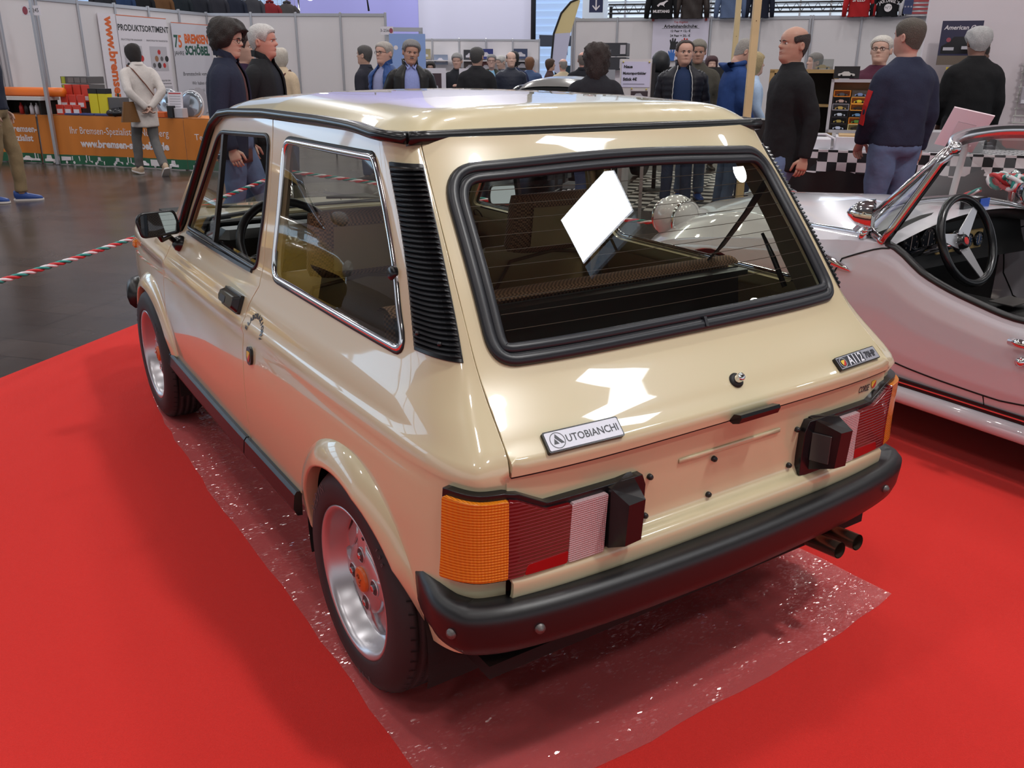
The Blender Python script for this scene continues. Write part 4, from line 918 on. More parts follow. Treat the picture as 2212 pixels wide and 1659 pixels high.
b = MB(); b.box((-.02, 0, .72), (.03, 1.04, .06), bev=.01); b.box((-.21, 0, .632), (.38, .98, .02)); b.tube([(-.05, -.5, .76), (-.05, .5, .76)], .008, 8); b.build('boot_step', BLACK, car)
for s in (1, -1):
    # side trims: flat boards set inside the outer skin
    fn = side if s > 0 else mirror_fn(side); o = panel('side_trim', fn, [(-.30, .50), (.70, .50), (.70, .835), (-.20, .835), (-.30, .80)], [], .08, BEIGE, car, 0, inset=.045, flip=(s > 0))
    o = panel('door_trim', fn, [(.76, .40), (1.70, .40), (1.66, .82), (1.60, .832), (.76, .835)], [], .08, BEIGE, car, 0, inset=.05, flip=(s > 0))
    b = MB(); P, N = on(fn, [(1.45, .60), (1.0, .60)], -.075, s > 0); b.tube(P, .025, 10, flat=(1, .8)); b.build('armrest', BROWN, o)
    pol = [(-.55, .85), (-.24, .85), (-.175, 1.20), (-.55, 1.20)]
    panel('pillar_trim', fn, pol, [], .06, mat('headlining'), car, 0, inset=.04, flip=(s > 0))
    P, N = on(fn, [(.70, 1.20), (.69, 1.0), (.69, .84), (.70, .55)], -.03, s > 0); b = MB(); b.tube(P, .03, 8, flat=(.5, 1)); b.build('pillar_trim', BEIGE, car)
    y1 = s*.47; b = MB(); b.sweep([(-.11, s*.475, 1.13), (-.05, s*.48, 1.04), (.03, s*.475, .93), (.06, s*.46, .89)], [(-.002, -.020), (.002, -.020), (.002, .020), (-.002, .020)], [(.3, s*-.2, 1)]*4); b.build('seat_belt', RUBBER, car, fix=True)
    b = MB(); b.tube([(-.19, s*.490, .86), (-.15, s*.482, .93), (-.11, s*.475, .99)], [.007, .007, .004], 8); b.build('gas_strut', SATIN, car)
    b = MB(); b.box((-.28, s*.50, .68), (.20, .05, .16), bev=.03); b.build('boot_trim', BEIGE, car)
b = MB(); b.box((1.30, 0, 1.165), (.02, .20, .055), bev=.008); b.tube([(1.31, 0, 1.17), (1.40, 0, 1.22)], .006, 6); b.build('rear_view_mirror', BLACK, car)
# ------------------------------------------------------------------ white open roadster beside the hatchback
WP = mat('white_paint', (204, 200, 207), .28, 0, 1.0)
ro_ = thing('roadster', 'white open two-seat roadster with chrome windscreen frame and black steering wheel', 'car', (0, -2.33, 0))
RX = [-1.45, -1.2, -.8, -.42, -.235, -.044, .143, .30, .36, .70, 1.15, 1.5, 1.8, 1.98, 2.04]
RW = [.50, .60, .655, .672, .675, .675, .672, .664, .66, .655, .655, .63, .57, .47, .36]       # half width
RB = [.55, .66, .68, .60, .587, .618, .672, .755, .765, .725, .665, .60, .50, .40, .34]        # top of the side
def rside(uv):
    uv = np.asarray(uv, float); x = uv[:, 0]; t = uv[:, 1]; W_ = pchip(RX, np.array(RW), x); B_ = pchip(RX, np.array(RB), x)
    z = .23+(B_-.23)*t; f = np.interp(t, [0, .12, .3, .55, .75, .9, 1.0], [.925, .955, .985, 1.0, .997, .982, .955])
    return np.stack([x, -W_*f*-1*-1, z], 1)*np.array([1, 1, 1])
def rside_n(uv): p = rside(uv); return p*np.array([1, -1, 1]) if p[0, 1] > 0 else p
near = lambda uv: rside(uv)*np.array([1, 1, 1])
# near side sits at +y of the roadster's own axis (towards the hatchback)
def rs(sg): return lambda uv: np.stack([rside(uv)[:, 0], sg*np.abs(rside(uv)[:, 1]), rside(uv)[:, 2]], 1)
for sg in (1, -1):
    f = rs(sg); b = MB(); us = np.linspace(-1.45, 2.04, 90)
    def arc_ok(x, z):
        return all((x-cx)**2+(z-.27)**2 > .31**2 for cx in (1.25, -.85))
    poly = [(x, 0.0) for x in (-1.45, -1.19)]+[(-.85+.33*math.cos(a), max(0, (.27+.33*math.sin(a)-.23)/.43)) for a in np.linspace(PI-.08, .08, 20)]+[(x, 0.) for x in (-.4, 0, .5)]+[(1.25+.33*math.cos(a), max(0, (.27+.33*math.sin(a)-.23)/.42)) for a in np.linspace(PI-.08, .08, 20)]+[(1.7, 0.), (2.03, 0.0), (2.03, 1.0)]+[(x, 1.0) for x in np.linspace(1.95, -1.4, 60)]
    panel('body_side', f, poly, [], .05, WP, ro_, .015, flip=(sg > 0))
# bonnet and wings
def rtop(uv):
    uv = np.asarray(uv, float); x = uv[:, 0]; q = np.abs(uv[:, 1]); W_ = pchip(RX, np.array(RW), x)*.955; B_ = pchip(RX, np.array(RB), x)
    zt = np.interp(x, [.30, .36, .70, 1.15, 1.5, 1.8, 2.0], [.775, .778, .765, .745, .70, .60, .42]); zc = np.interp(x, [.30, .36, .86, 1.4, 1.8, 1.95, 2.04], [.85, .855, .848, .800, .71, .58, .40])
    yt = np.interp(x, [.30, .70, 1.15, 1.6, 2.0], [.60, .52, .43, .36, .30])/W_; yt = np.clip(yt, 0, .9)
    z = np.where(q < yt, zc+(zt-zc)*(q/yt)**2, 0); t = np.clip((q-yt)/(1-yt), 0, 1)
    hump = .055*np.exp(-((x-1.2)/.38)**2)
    z2 = zt+(B_-zt)*t**1.6-(.03*np.exp(-((x-1.3)/.4)**2))*np.sin(np.clip(t/.35, 0, 1)*PI)+hump*np.sin(t*PI)**1.5
    z = np.where(q < yt, z, z2)
    return np.stack([x, uv[:, 1]*W_, z], 1)
b = MB(); us = np.concatenate([np.linspace(.30, 2.04, 46)]); vs = np.linspace(-1, 1, 57)
V = rtop(np.array([(x, q) for x in us for q in vs])); F = [(i*57+j, (i+1)*57+j, (i+1)*57+j+1, i*57+j+1) for i in range(45) for j in range(56)]
b.add(V.tolist(), F, True); b.build('bonnet', WP, ro_, fix=True)
for sg in (1, -1):
    b = MB(); xs = np.linspace(.34, 1.75, 26); yt = np.interp(xs, [.30, .70, 1.15, 1.6, 2.0], [.60, .52, .43, .36, .30]); W_ = pchip(RX, np.array(RW), xs)*.955
    b.tube([tuple(p+np.array([0, 0, .005])) for p in rtop(np.stack([xs, sg*yt/W_], 1))], .008, 6, flat=(1, 1)); b.build('bonnet_trim', CHROME, ro_)
b = MB(); b.tube([(1.62, 0, .765), (1.52, 0, .792), (1.46, 0, .80)], [.006, .014, .02], 8); b.lathe([(.05, 0), (.04, .012), (0, .016)], Matrix.Translation((1.5, 0, .776)), 14); b.build('bonnet_badge', CHROME, ro_)
# rear deck
b = MB()
def deck(u, v):
    x = -1.45+.78*u; W_ = float(pchip(RX, np.array(RW), np.array([x]))[0])*.955; B_ = float(pchip(RX, np.array(RB), np.array([x]))[0]); q = 2*v-1
    return (x, q*W_, B_+.06*(1-q*q)*math.sin(min(1, u*1.3+.15)*PI*.5))
b.grid(deck, 14, 21); b.build('rear_deck', WP, ro_, fix=True)
b = MB(); b.add([(-1.45, y, z) for z in (.25, .62) for y in (-.50, .50)], [(0, 1, 3, 2)]); b.add([(2.035, y, z) for z in (.25, .40) for y in (-.36, .36)], [(0, 1, 3, 2)]); b.build('end_panels', WP, ro_)
# headlamp pods and front lamps
for sg in (1, -1):
    o = bpy.data.objects.new('headlamp_pod', None); COL.objects.link(o); o.parent = ro_; o.location = (1.72, sg*.40, .66)
    b = MB(); b.ball((0, 0, 0), .118, 24, 16); b.build('pod_shell', WP, o)
    b = MB(); b.tube([(-.075, .093*math.cos(a), .093*math.sin(a)) for a in np.linspace(0, 2*PI, 29)[:-1]], .010, 8, True); b.tube([(.085, .083*math.cos(a), .083*math.sin(a)) for a in np.linspace(0, 2*PI, 29)[:-1]], .009, 8, True); b.build('pod_ring', CHROME, o)
    b = MB(); b.lathe([(.082, 0), (.07, .025), (0, .045)], Matrix.Translation((.088, 0, 0)) @ Matrix.Rotation(PI/2, 4, 'Y'), 20); b.build('pod_glass', mat('lamp_glass'), o)
# sill, rocker tube and strips (near side seen)
for sg in (1, -1):
    b = MB(); b.tube([(x, sg*.648, .205) for x in (-.50, 0, .5, .92)], .034, 12); b.build('rocker_tube', WP, ro_)
    b = MB(); b.box((.2, sg*.640, .252), (1.45, .02, .030)); s_ = b.build('sill_strip', SATIN, ro_)
    b = MB(); b.box((.2, sg*.650, .254), (1.45, .006, .005)); b.build('strip_line', CHROME, s_)
    f = rs(sg); dl = [(.305, .995), (.50, .86), (.535, .70), (.51, .45), (.44, .26), (.36, .20), (.0, .195), (-.22, .20), (-.38, .25), (-.44, .40), (-.45, .7), (-.46, .99)]
    P, N = on(f, resample(roundpoly(dl[1:-1], .05)[3:-3] if False else dl, .04, False), .0008, sg > 0); b = MB(); b.sweep(P, [(-.002, -.003), (.001, -.003), (.001, .003), (-.002, .003)], N); b.build('door_gap', DARK, ro_)
    P, N = on(f, [(-.16, .19), (-.165, .05)], .0008, sg > 0); b = MB(); b.sweep(P, [(-.002, -.002), (.001, -.002), (.001, .002), (-.002, .002)], N); b.build('panel_gap', DARK, ro_)
    # chrome spear lamp and door handle
    P = on(f, [(.53, .83)], .012, sg > 0)[0][0]; b = MB(); b.tube([P+np.array((.10, 0, .018)), P+np.array((.05, 0, .012)), P, P+np.array((-.05, 0, -.012)), P+np.array((-.085, 0, -.022))], [.012, .020, .021, .014, .003], 10, flat=(1, .8)); b.build('side_spear', CHROME, ro_)
    P = on(f, [(-.27, .80)], .02, sg > 0)[0][0]; b = MB(); b.tube([P+np.array((.04, 0, .01)), P+np.array((0, sg*.01, .012)), P+np.array((-.06, sg*.01, .01))], [.014, .016, .012], 10); b.lathe([(.017, 0), (.015, .02), (0, .025)], frame_at(f, (-.275, .66), sg > 0), 14); b.build('door_handle', CHROME, ro_)
    # cockpit rim padding
    xs = np.concatenate([np.linspace(.325, -.62, 24)]); P = f(np.stack([xs, np.full(24, 1.0)], 1)); b = MB(); b.tube([tuple(p+np.array([0, -sg*.012, .006])) for p in P], .018, 8, flat=(.7, 1.0), upv=(0, 0, 1)); b.build('cockpit_rim', BLACK, ro_)
# windscreen
WB = [(.335, .628, .772), (.45, .56, .80), (.56, .30, .845), (.58, 0, .855), (.56, -.30, .845), (.45, -.56, .80), (.335, -.628, .772)]
WT = [(.165, .560, 1.130), (.235, .45, 1.142), (.295, .22, 1.160), (.305, 0, 1.166), (.295, -.22, 1.160), (.235, -.45, 1.142), (.165, -.560, 1.130)]
b = MB(); T7 = np.linspace(0, 1, 7)
wb = lambda t: Vector(pchip(T7, np.array(WB), np.array([t]))[0]); wt = lambda t: Vector(pchip(T7, np.array(WT), np.array([t]))[0])
ts = np.linspace(0, 1, 25); nrm = [Vector((.9, 0, .35))]*25
b.sweep([wt(t) for t in ts], [(-.014, -.026), (.016, -.024), (.018, .020), (-.012, .026)], nrm, False, True)
b.sweep([wb(t) for t in ts], [(-.010, -.014), (.014, -.014), (.012, .012), (-.010, .012)], nrm, False, True)
for t in (0, 1):
    s = 1 if t == 0 else -1; A = wb(t)+Vector((.0, 0, 0)); B_ = wt(t)
    b.sweep([A+(B_-A)*k/6 for k in range(7)], [(-.010, -.020), (.020, -.010), (.022, .010), (-.010, .014)], [Vector((.6, s*.75, .3))]*7, False, True)
    b.tube([A+Vector((.16, -s*.03, .02)), A+(B_-A)*.5+Vector((.075, -s*.01, .02)), B_+Vector((.02, 0, 0))], .011, 8)
    for k in range(4): b.ball(B_+Vector((.012*k-.01, -s*.022*k, .004*(k % 2))), .019, 10, 7)
b.build('windscreen_frame', mat('soft_chrome', (206, 204, 208), .16, 1.0), ro_, fix=True)
b = MB(); b.grid(lambda u, v: tuple(wb(u)*(1-v)+wt(u)*v), 17, 5); b.build('windscreen_glass', CLEAR, ro_)
# mirrors
for sg in (1, -1):
    M = Matrix.Translation((.42, sg*.60, .865)) @ Matrix.Rotation(math.radians(28*sg), 4, 'Z') @ Matrix.Rotation(-PI/2, 4, 'Y')
    b = MB(); b.lathe([(.060, 0), (.058, -.02), (.045, -.06), (.02, -.09), (0, -.10)], M, 20); b.tube([(.44, sg*.60, .81), (.45, sg*.605, .765)], [.012, .022], 10); b.ball((.44, sg*.605, .80), .016, 10, 8); mr = b.build('door_mirror', CHROME, ro_)
    b = MB(); b.lathe([(.0, .001), (.056, .001)], M, 20); b.build('mirror_glass', mat('mirror_silver'), mr)
# cockpit tub
INK2 = mat('black_leather', (20, 19, 19), .6)
b = MB(); b.grid(lambda u, v: (-.75+1.2*u, -.60+1.2*v, .30), 3, 3, False)
for sg in (1, -1): b.grid(lambda u, v: (-.75+1.1*u, sg*.605, .30+.27*v), 3, 3, False)
b.grid(lambda u, v: (-.72, -.6+1.2*u, .30+.40*v), 3, 3, False); b.grid(lambda u, v: (.52, -.6+1.2*u, .30+.35*v), 3, 3, False); b.box((-.05, 0, .38), (.9, .22, .18), bev=.03); b.build('cockpit_tub', INK2, ro_)
for y in (.32, -.32):
    b = MB(); b.box((-.25, y, .38), (.48, .44, .14), bev=.05); b.box((-.55, y, .58), (.14, .44, .44), bev=.05); b.build('seat', INK2, ro_)
b = MB(); b.grid(lambda u, v: (.42+.06*math.sin(u*PI*.5)-.02*(2*v-1)**2, -.60+1.2*v, .60+.185*u+.03*(1-(2*v-1)**2)*u), 8, 14); b.tube([(.395, -.60, .765), (.40, -.3, .812), (.40, 0, .825), (.40, .3, .812), (.395, .60, .765)], .028, 10); dash = b.build('dashboard', INK2, ro_)
WOODP = mat('maple_panel', (190, 160, 104), .3, noise=.15, nscale=20)
b = MB(); b.box((.405, -.02, .70), (.012, .34, .085), bev=.004); b.box((.405, .52, .685), (.012, .11, .07), bev=.004); b.build('wood_panel', WOODP, dash)
GF = mat('gauge_face', (24, 28, 38), .2)
for y, z, r in ((.36, .735, .050), (.24, .735, .050), (.09, .70, .028), (.01, .70, .028), (-.07, .70, .028), (-.15, .70, .028)):
    M = Matrix.Translation((.395, y, z)) @ Matrix.Rotation(-PI/2, 4, 'Y')
    b = MB(); b.lathe([(r+.004, -.02), (r+.004, .006), (r, .008), (r-.003, .004)], M, 20); g = b.build('gauge', SATIN, ro_)
    b = MB(); b.lathe([(0, .003), (r-.002, .003)], M, 20); b.build('gauge_face', GF if r > .04 else mat('gauge_blue', (58, 82, 118), .2), g)
    b = MB(); b.box((.3901, y, z), (.001, .004, r*1.3)); 
    for k in range(8): a = -2.2+k*.62; b.box((.3903, y+r*.75*math.sin(a), z+r*.75*math.cos(a)), (.001, .003, .006))
    b.build('gauge_needle', mat('needle_white', (220, 200, 190), .5), g)
b = MB()
for y in (.50, .525, .55): b.tube([(.40, y, .69), (.375, y, .692)], [.005, .009], 8)
b.build('toggle_switch', CHROME, dash)
C0 = Vector((.175, .335, .775)); N0 = Vector((-.92, .0, .38)).normalized(); U0 = Vector((0, 1, 0)); W0 = U0.cross(N0)*-1
sw = bpy.data.objects.new('steering_wheel', None); COL.objects.link(sw); sw.parent = ro_
b = MB(); b.tube([C0+U0*(.170*math.cos(a))+W0*(.170*math.sin(a)) for a in np.linspace(0, 2*PI, 41)[:-1]], .0155, 12, True); b.build('wheel_rim', SATIN, sw)
ALU = mat('brushed_aluminium', (200, 198, 202), .3, .8)
b = MB()
for a in (PI/2+.35, PI/2+.35+2*PI/3, PI/2+.35+4*PI/3):
    d = U0*math.cos(a)+W0*math.sin(a); e = d.cross(N0); V = []
    for r, w_ in ((.02, .030), (.06, .026), (.165, .013)):
        for s in (-1, 1):
            for h in (-.002, .002): V.append(C0-N0*(.03*(1-r/.17))+d*r+e*(w_*s)+N0*h)
    b.add(V, [(1, 3, 7, 5), (5, 7, 11, 9), (0, 4, 6, 2), (4, 8, 10, 6), (0, 1, 5, 4), (4, 5, 9, 8), (2, 6, 7, 3), (6, 10, 11, 7)])
b.build('wheel_spokes', ALU, sw, fix=True)
Mh = Matrix.Translation(C0-N0*.03) @ N0.to_track_quat('Z', 'Y').to_matrix().to_4x4()
b = MB(); b.lathe([(.048, -.006), (.048, .004), (.030, .006), (.028, .022), (.022, .026), (0, .027)], Mh, 24); b.build('wheel_hub', SATIN, sw); b = MB(); b.lathe([(.015, .0272), (.010, .029), (0, .0295)], Mh, 18); b.build('hub_badge', mat('badge_red'), sw)
b = MB()
for k in range(6): b.lathe([(.004, .004), (.004, .009), (0, .010)], Mh @ Matrix.Translation((.039*math.cos(k*PI/3), .039*math.sin(k*PI/3), 0)), 8)
b.build('hub_bolt', CHROME, sw)
b = MB(); b.tube([C0-N0*.03, C0-N0*.30], .018, 10); b.build('steering_column', CHROME, sw)
b = MB(); b.box((.36, .0, .865), (.02, .20, .055), bev=.012); b.tube([(.37, 0, .86), (.40, 0, .83)], .008, 8); rm = b.build('rear_view_mirror', SATIN, ro_); b = MB(); b.box((.348, -.06, .866), (.003, .07, .045)); b.build('mirror_glass', mat('blue_reflection', (40, 80, 170), .15), rm)  # blue reflection painted as a patch on the dark mirror
b = MB(); b.box((.12, .02, .50), (.10, .16, .004), bev=0) ; b.build('gear_plate', mat('dull_steel'), ro_)
# wheels
for cx in (1.25, -.85):
    for sg in (1, -1):
        r = bpy.data.objects.new('wheel', None); COL.objects.link(r); r.parent = ro_; r.location = (cx, sg*.575, .282); r.rotation_euler = (math.radians(-90*sg), 0, 0)
        b = MB(); b.lathe([(.17, -.06), (.20, -.07), (.25, -.068), (.272, -.05), (.276, -.02), (.276, .02), (.272, .05), (.25, .068), (.20, .07), (.17, .06)], None, 36); b.build('tyre', TYRE, r)
        b = MB(); b.lathe([(.172, .06), (.16, .03), (.12, .05), (.08, .055), (.05, .075), (0, .085)], None, 28); b.build('hub_cap', CHROME, r)
b = MB(); b.box((.2, 0, .25), (2.9, 1.15, .05)); b.build('floor_pan', DARK, ro_)
# ------------------------------------------------------------------ people
def loft(mb, rings, n=24, smooth=True, caps=True, ex=2.2, t0=0.0, t1=2*PI):
    """rings: (centre Vector, half depth x, half width y, tilt matrix or None)"""
    V = []; F = []; m = len(rings); full = abs(t1-t0-2*PI) < 1e-6; k = n if full else n+1
    for c, hx, hy, R in rings:
        for i in range(k):
            a = t0+(t1-t0)*i/n; ca, sa = math.cos(a), math.sin(a)
            p = Vector((hx*math.copysign(abs(ca)**(2/ex), ca), hy*math.copysign(abs(sa)**(2/ex), sa), 0)); V.append((R @ p if R else p)+Vector(c))
    for r in range(m-1):
        for i in range(n if full else n): j = (i+1) % k if full else i+1; F.append((r*k+i, r*k+j, (r+1)*k+j, (r+1)*k+i))
    if caps and full: F.append(tuple(reversed(range(k)))); F.append(tuple((m-1)*k+i for i in range(k)))
    return mb.add(V, F, smooth)
def limb(mb, pts, rad, n=12, sub=4, flat=1.0):
    """smooth tapering tube through joints"""
    T = np.arange(len(pts), dtype=float); P = np.array([tuple(p) for p in pts]); R = np.array(rad); tt = np.linspace(0, len(pts)-1, (len(pts)-1)*sub+1)
    # gentle corner rounding
    Q = np.array([[np.interp(t, T, P[:, k]) for k in range(3)] for t in tt]); Q2 = Q.copy(); Q2[1:-1] = (Q[:-2]+2*Q[1:-1]+Q[2:])/4
    return mb.tube([Vector(q) for q in Q2], list(np.interp(tt, T, R)), n, flat=(1, flat))
HR = [(-.10, .050, .078, .068), (-.07, .048, .074, .060), (-.04, .046, .070, .057), (-.018, .056, .068, .056), (-.006, .074, .067, .053), (.004, .088, .066, .052), (.015, .096, .067, .055), (.03, .097, .071, .060), (.045, .094, .075, .064), (.06, .096, .080, .067), (.075, .095, .084, .069), (.09, .095, .089, .071), (.105, .093, .094, .0725), (.12, .089, .098, .0735), (.135, .093, .100, .0745), (.15, .0945, .101, .0755), (.165, .092, .101, .0755), (.18, .086, .098, .074), (.195, .076, .091, .069), (.208, .063, .080, .060), (.22, .044, .062, .046), (.229, .024, .038, .028), (.234, .006, .014, .010)]
HZ = np.array([h[0] for h in HR]); HF = np.array([h[1] for h in HR]); HBk = np.array([h[2] for h in HR]); HWd = np.array([h[3] for h in HR])
def head_pt(a, z, off=0.0, fat=1.0):
    """point of the head surface at angle a (0 = face) and height z above the chin"""
    f, bk, w_ = np.interp(z, HZ, HF), np.interp(z, HZ, HBk), np.interp(z, HZ, HWd)*fat
    ca, sa = math.cos(a), math.sin(a); ex = .86 if ca > 0 else .95
    x = (f+off)*math.copysign(abs(ca)**ex, ca) if ca > 0 else (bk+off)*math.copysign(abs(ca)**ex, ca); y = (w_+off)*math.copysign(abs(sa)**.95, sa)
    if ca > 0 and off < .003:
        nz = np.interp(z, [.080, .088, .094, .105, .118, .130, .138], [0, .013, .024, .022, .014, .006, 0]); x += nz*math.exp(-(y/.0135)**2)
        x -= .010*math.exp(-((abs(y)-.031)/.013)**2-((z-.119)/.010)**2); x += .004*math.exp(-((abs(y)-.030)/.02)**2-((z-.137)/.006)**2)
        x += .004*math.exp(-(y/.022)**2-((z-.056)/.006)**2)+.003*math.exp(-(y/.020)**2-((z-.067)/.005)**2)-.003*math.exp(-(y/.024)**2-((z-.0615)/.002)**2)
        y += math.copysign(.003*math.exp(-((abs(y)-.055)/.02)**2-((z-.095)/.02)**2), y)
    return Vector((x, y, z))
SKIN = {}
def skin(rgb):
    if rgb not in SKIN: SKIN[rgb] = mat('skin_%d' % (len(SKIN)+1), tuple(int(v*.82+.18*sum(rgb)/3) for v in rgb), .5, noise=.05, nscale=40) if True else mat('skin_%d' % (len(SKIN)+1), rgb, .5, noise=.05, nscale=40)
    return SKIN[rgb]
CLOTH = {}
def cloth(rgb, kind='cloth'):
    if (rgb, kind) not in CLOTH:
        nm = '%s_%d' % (kind, len(CLOTH)+1)
        CLOTH[(rgb, kind)] = mat(nm, rgb, .35 if kind == 'leather' else (.45 if kind == 'puffer' else .85), noise=(.30 if kind == 'denim' else .12), nscale=(9 if kind == 'denim' else 60), bump=.25, bscale=(35 if kind != 'knit' else 160), spec=.25)
    return CLOTH[(rgb, kind)]
def person(label, x, y, face, H=1.70, skin_c=(196, 150, 128), hair=None, top=None, bottom=((58, 74, 108), 'denim'), shoes=(60, 52, 48), arms='down', legs='stand', lean=0.0, head=(0, 0, 0), fat=1.0, extras=(), detail=True, shirt=None, hem=.90, z0=0.0):
    """face = direction faced, in degrees about z; built 1.75 m tall facing +x, then scaled to H"""
    root = thing('person', label, 'person', (x, y, z0), math.radians(face)); k = H/1.75; root.scale = (k, k, k)
    SK_ = skin(skin_c); R_lean = Matrix.Rotation(lean, 4, 'Y'); piv = Vector((0, 0, .95))
    def L(v): v = Vector(v); return piv+(R_lean @ (v-piv)) if v.z > .95 else v
    RL = R_lean.to_3x3()
    # ---- arms
    def arm_pts(s, pose):
        S = (0, .125*s, 1.400); S2 = (-.005, .188*s, 1.362)
        P = {'down': ((-.03, .245*s, 1.13), (.04, .255*s, .885)), 'pocket': ((-.10, .275*s, 1.13), (.06, .215*s, .925)), 'back': ((-.17, .235*s, 1.13), (-.19, .035*s, .93)),
             'front': ((.0, .24*s, 1.13), (.20, .15*s, 1.05)), 'low': ((.02, .235*s, 1.13), (.16, .17*s, .93)), 'hip': ((-.12, .30*s, 1.14), (.05, .25*s, .99)), 'reach': ((.06, .25*s, 1.15), (.27, .20*s, 1.02)), 'swing': ((-.08, .245*s, 1.13), (-.04, .255*s, .875)), 'chest': ((-.02, .25*s, 1.15), (.17, .08*s, 1.22))}[pose]
        return [L(S), L(S2), L(P[0]), L(P[1])]
    ap = arms if isinstance(arms, tuple) else (arms, arms)
    AL, AR = arm_pts(1, ap[0]), arm_pts(-1, ap[1])
    # ---- legs
    lp = {'stand': (((.0, .095, .90), (.02, .10, .49), (-.01, .11, .07)), ((.0, -.095, .90), (.02, -.10, .49), (-.01, -.11, .07))),
          'walk': (((.0, .09, .90), (.16, .09, .52), (.24, .08, .09)), ((.0, -.09, .90), (.0, -.09, .50), (-.30, -.08, .13))),
          'step': (((.0, .09, .90), (.10, .09, .50), (.10, .09, .07)), ((.0, -.09, .90), (-.02, -.09, .49), (-.16, -.09, .075))),
          'wide': (((.0, .10, .90), (.02, .14, .49), (.0, .17, .07)), ((.0, -.10, .90), (.02, -.14, .49), (.0, -.17, .07)))}[legs]
    # ---- body: one surface from the hips to the crown, arms and legs grown into it
    b = MB(); R3 = [(.84, .10, .15), (.92, .115, .165), (1.0, .105, .150), (1.12, .11, .155), (1.28, .115, .175), (1.38, .095, .175), (1.43, .075, .13)]
    rings = [(L((0, 0, z)), hx*.86*(1+(fat-1)*.4), hy*.86*(1+(fat-1)*.4), RL) for z, hx, hy in R3]; loft(b, rings, 20)
    for A in (AL, AR): limb(b, A, [.03, .046, .038, .028])
    for P in lp: limb(b, [Vector(p) for p in P], [.082, .058, .042])
    hy_, hp_, hr_ = head; Hb = L((.015, 0, 1.515)); piv_h = Hb+RL @ Vector((-.02, 0, .02))
    Rh = Matrix.Rotation(math.radians(hy_), 3, 'Z') @ Matrix.Rotation(math.radians(hp_), 3, 'Y') @ Matrix.Rotation(math.radians(hr_), 3, 'X')
    def hd(p):
        w_ = min(1, max(0, (p.z+.07)/.07)); q = Vector(p); q0 = Hb+RL @ q
        q1 = piv_h+RL @ (Rh @ (q-Vector((-.02, 0, .02)))); return q0*(1-w_)+q1*w_
    zz = np.concatenate([np.linspace(-.10, 0, 7)[:-1], np.linspace(0, .21, 43 if detail else 26), [.22, .229, .234]]); na = 44 if detail else 28
    V = [hd(head_pt(2*PI*i/na, z, 0, min(fat, 1.12))) for z in zz for i in range(na)]; m = len(zz)
    F = [(r*na+i, r*na+(i+1) % na, (r+1)*na+(i+1) % na, (r+1)*na+i) for r in range(m-1) for i in range(na)]+[tuple((m-1)*na+i for i in range(na))]
    b.add(V, F, True)
    for s in (1, -1):   # ears
        V = []; F = []; n = 10
        for r, (sc, o) in enumerate(((1.0, 0), (.95, .012), (.72, .017), (.4, .010))):
            for i in range(n):
                a = 2*PI*i/n; V.append(hd(Vector((-.012+.018*sc*math.cos(a)-.006*math.sin(a)*0-o*.5, s*(.0715*min(fat, 1.12)+o), .104+.031*sc*math.sin(a)))))
        F = [(r*n+i, r*n+(i+1) % n, (r+1)*n+(i+1) % n, (r+1)*n+i) for r in range(3) for i in range(n)]+[tuple(3*n+i for i in range(n))]; b.add(V, F, True)
    # hands: palm, four unequal curled fingers and a thumb from the side of the palm
    for s, A, pose in ((1, AL, ap[0]), (-1, AR, ap[1])):
        if pose == 'pocket': continue
        d = (A[3]-A[2]).normalized(); fw_ = Vector((1, 0, 0)); 
        if pose in ('front', 'reach', 'low', 'chest'): fw_ = Vector((0, -s, .3))
        wdt = (fw_-d*fw_.dot(d)).normalized(); nrm = d.cross(wdt)*s     # wdt: across the palm to the thumb side; nrm: palm normal
        inn = Vector((0, -s, 0)); nrm = nrm if nrm.dot(inn) > 0 else -nrm
        W0 = A[3]; Mx = Matrix((wdt, nrm, d)).transposed()
        loft(b, [(W0+d*t, hx, hy, Mx) for t, hx, hy in ((-.02, .026, .022), (.01, .029, .018), (.04, .040, .016), (.075, .043, .014), (.092, .040, .011))], 12)
        for i, (o, ln) in enumerate(((.030, .070), (.010, .080), (-.010, .075), (-.029, .058))):
            p0 = W0+d*.082+wdt*o; cu = .5+.1*i; p1 = p0+(d*math.cos(.25)+nrm*math.sin(.25))*ln*.42; p2 = p1+(d*math.cos(cu+.2)+nrm*math.sin(cu+.2))*ln*.32; p3 = p2+(d*math.cos(cu+.7)+nrm*math.sin(cu+.7))*ln*.26
            b.tube([p0, p1, p2, p3], [.0095, .0090, .0082, .0062], 6)
        p0 = W0+d*.028+wdt*.026; t1 = (d*.62+wdt*.62+nrm*.45).normalized(); t2 = (d*.9+wdt*.12+nrm*.4).normalized(); b.tube([p0, p0+t1*.042, p0+t1*.042+t2*.034, p0+t1*.042+t2*.056], [.014, .0115, .010, .007], 7)
    b.build('body', SK_, root)
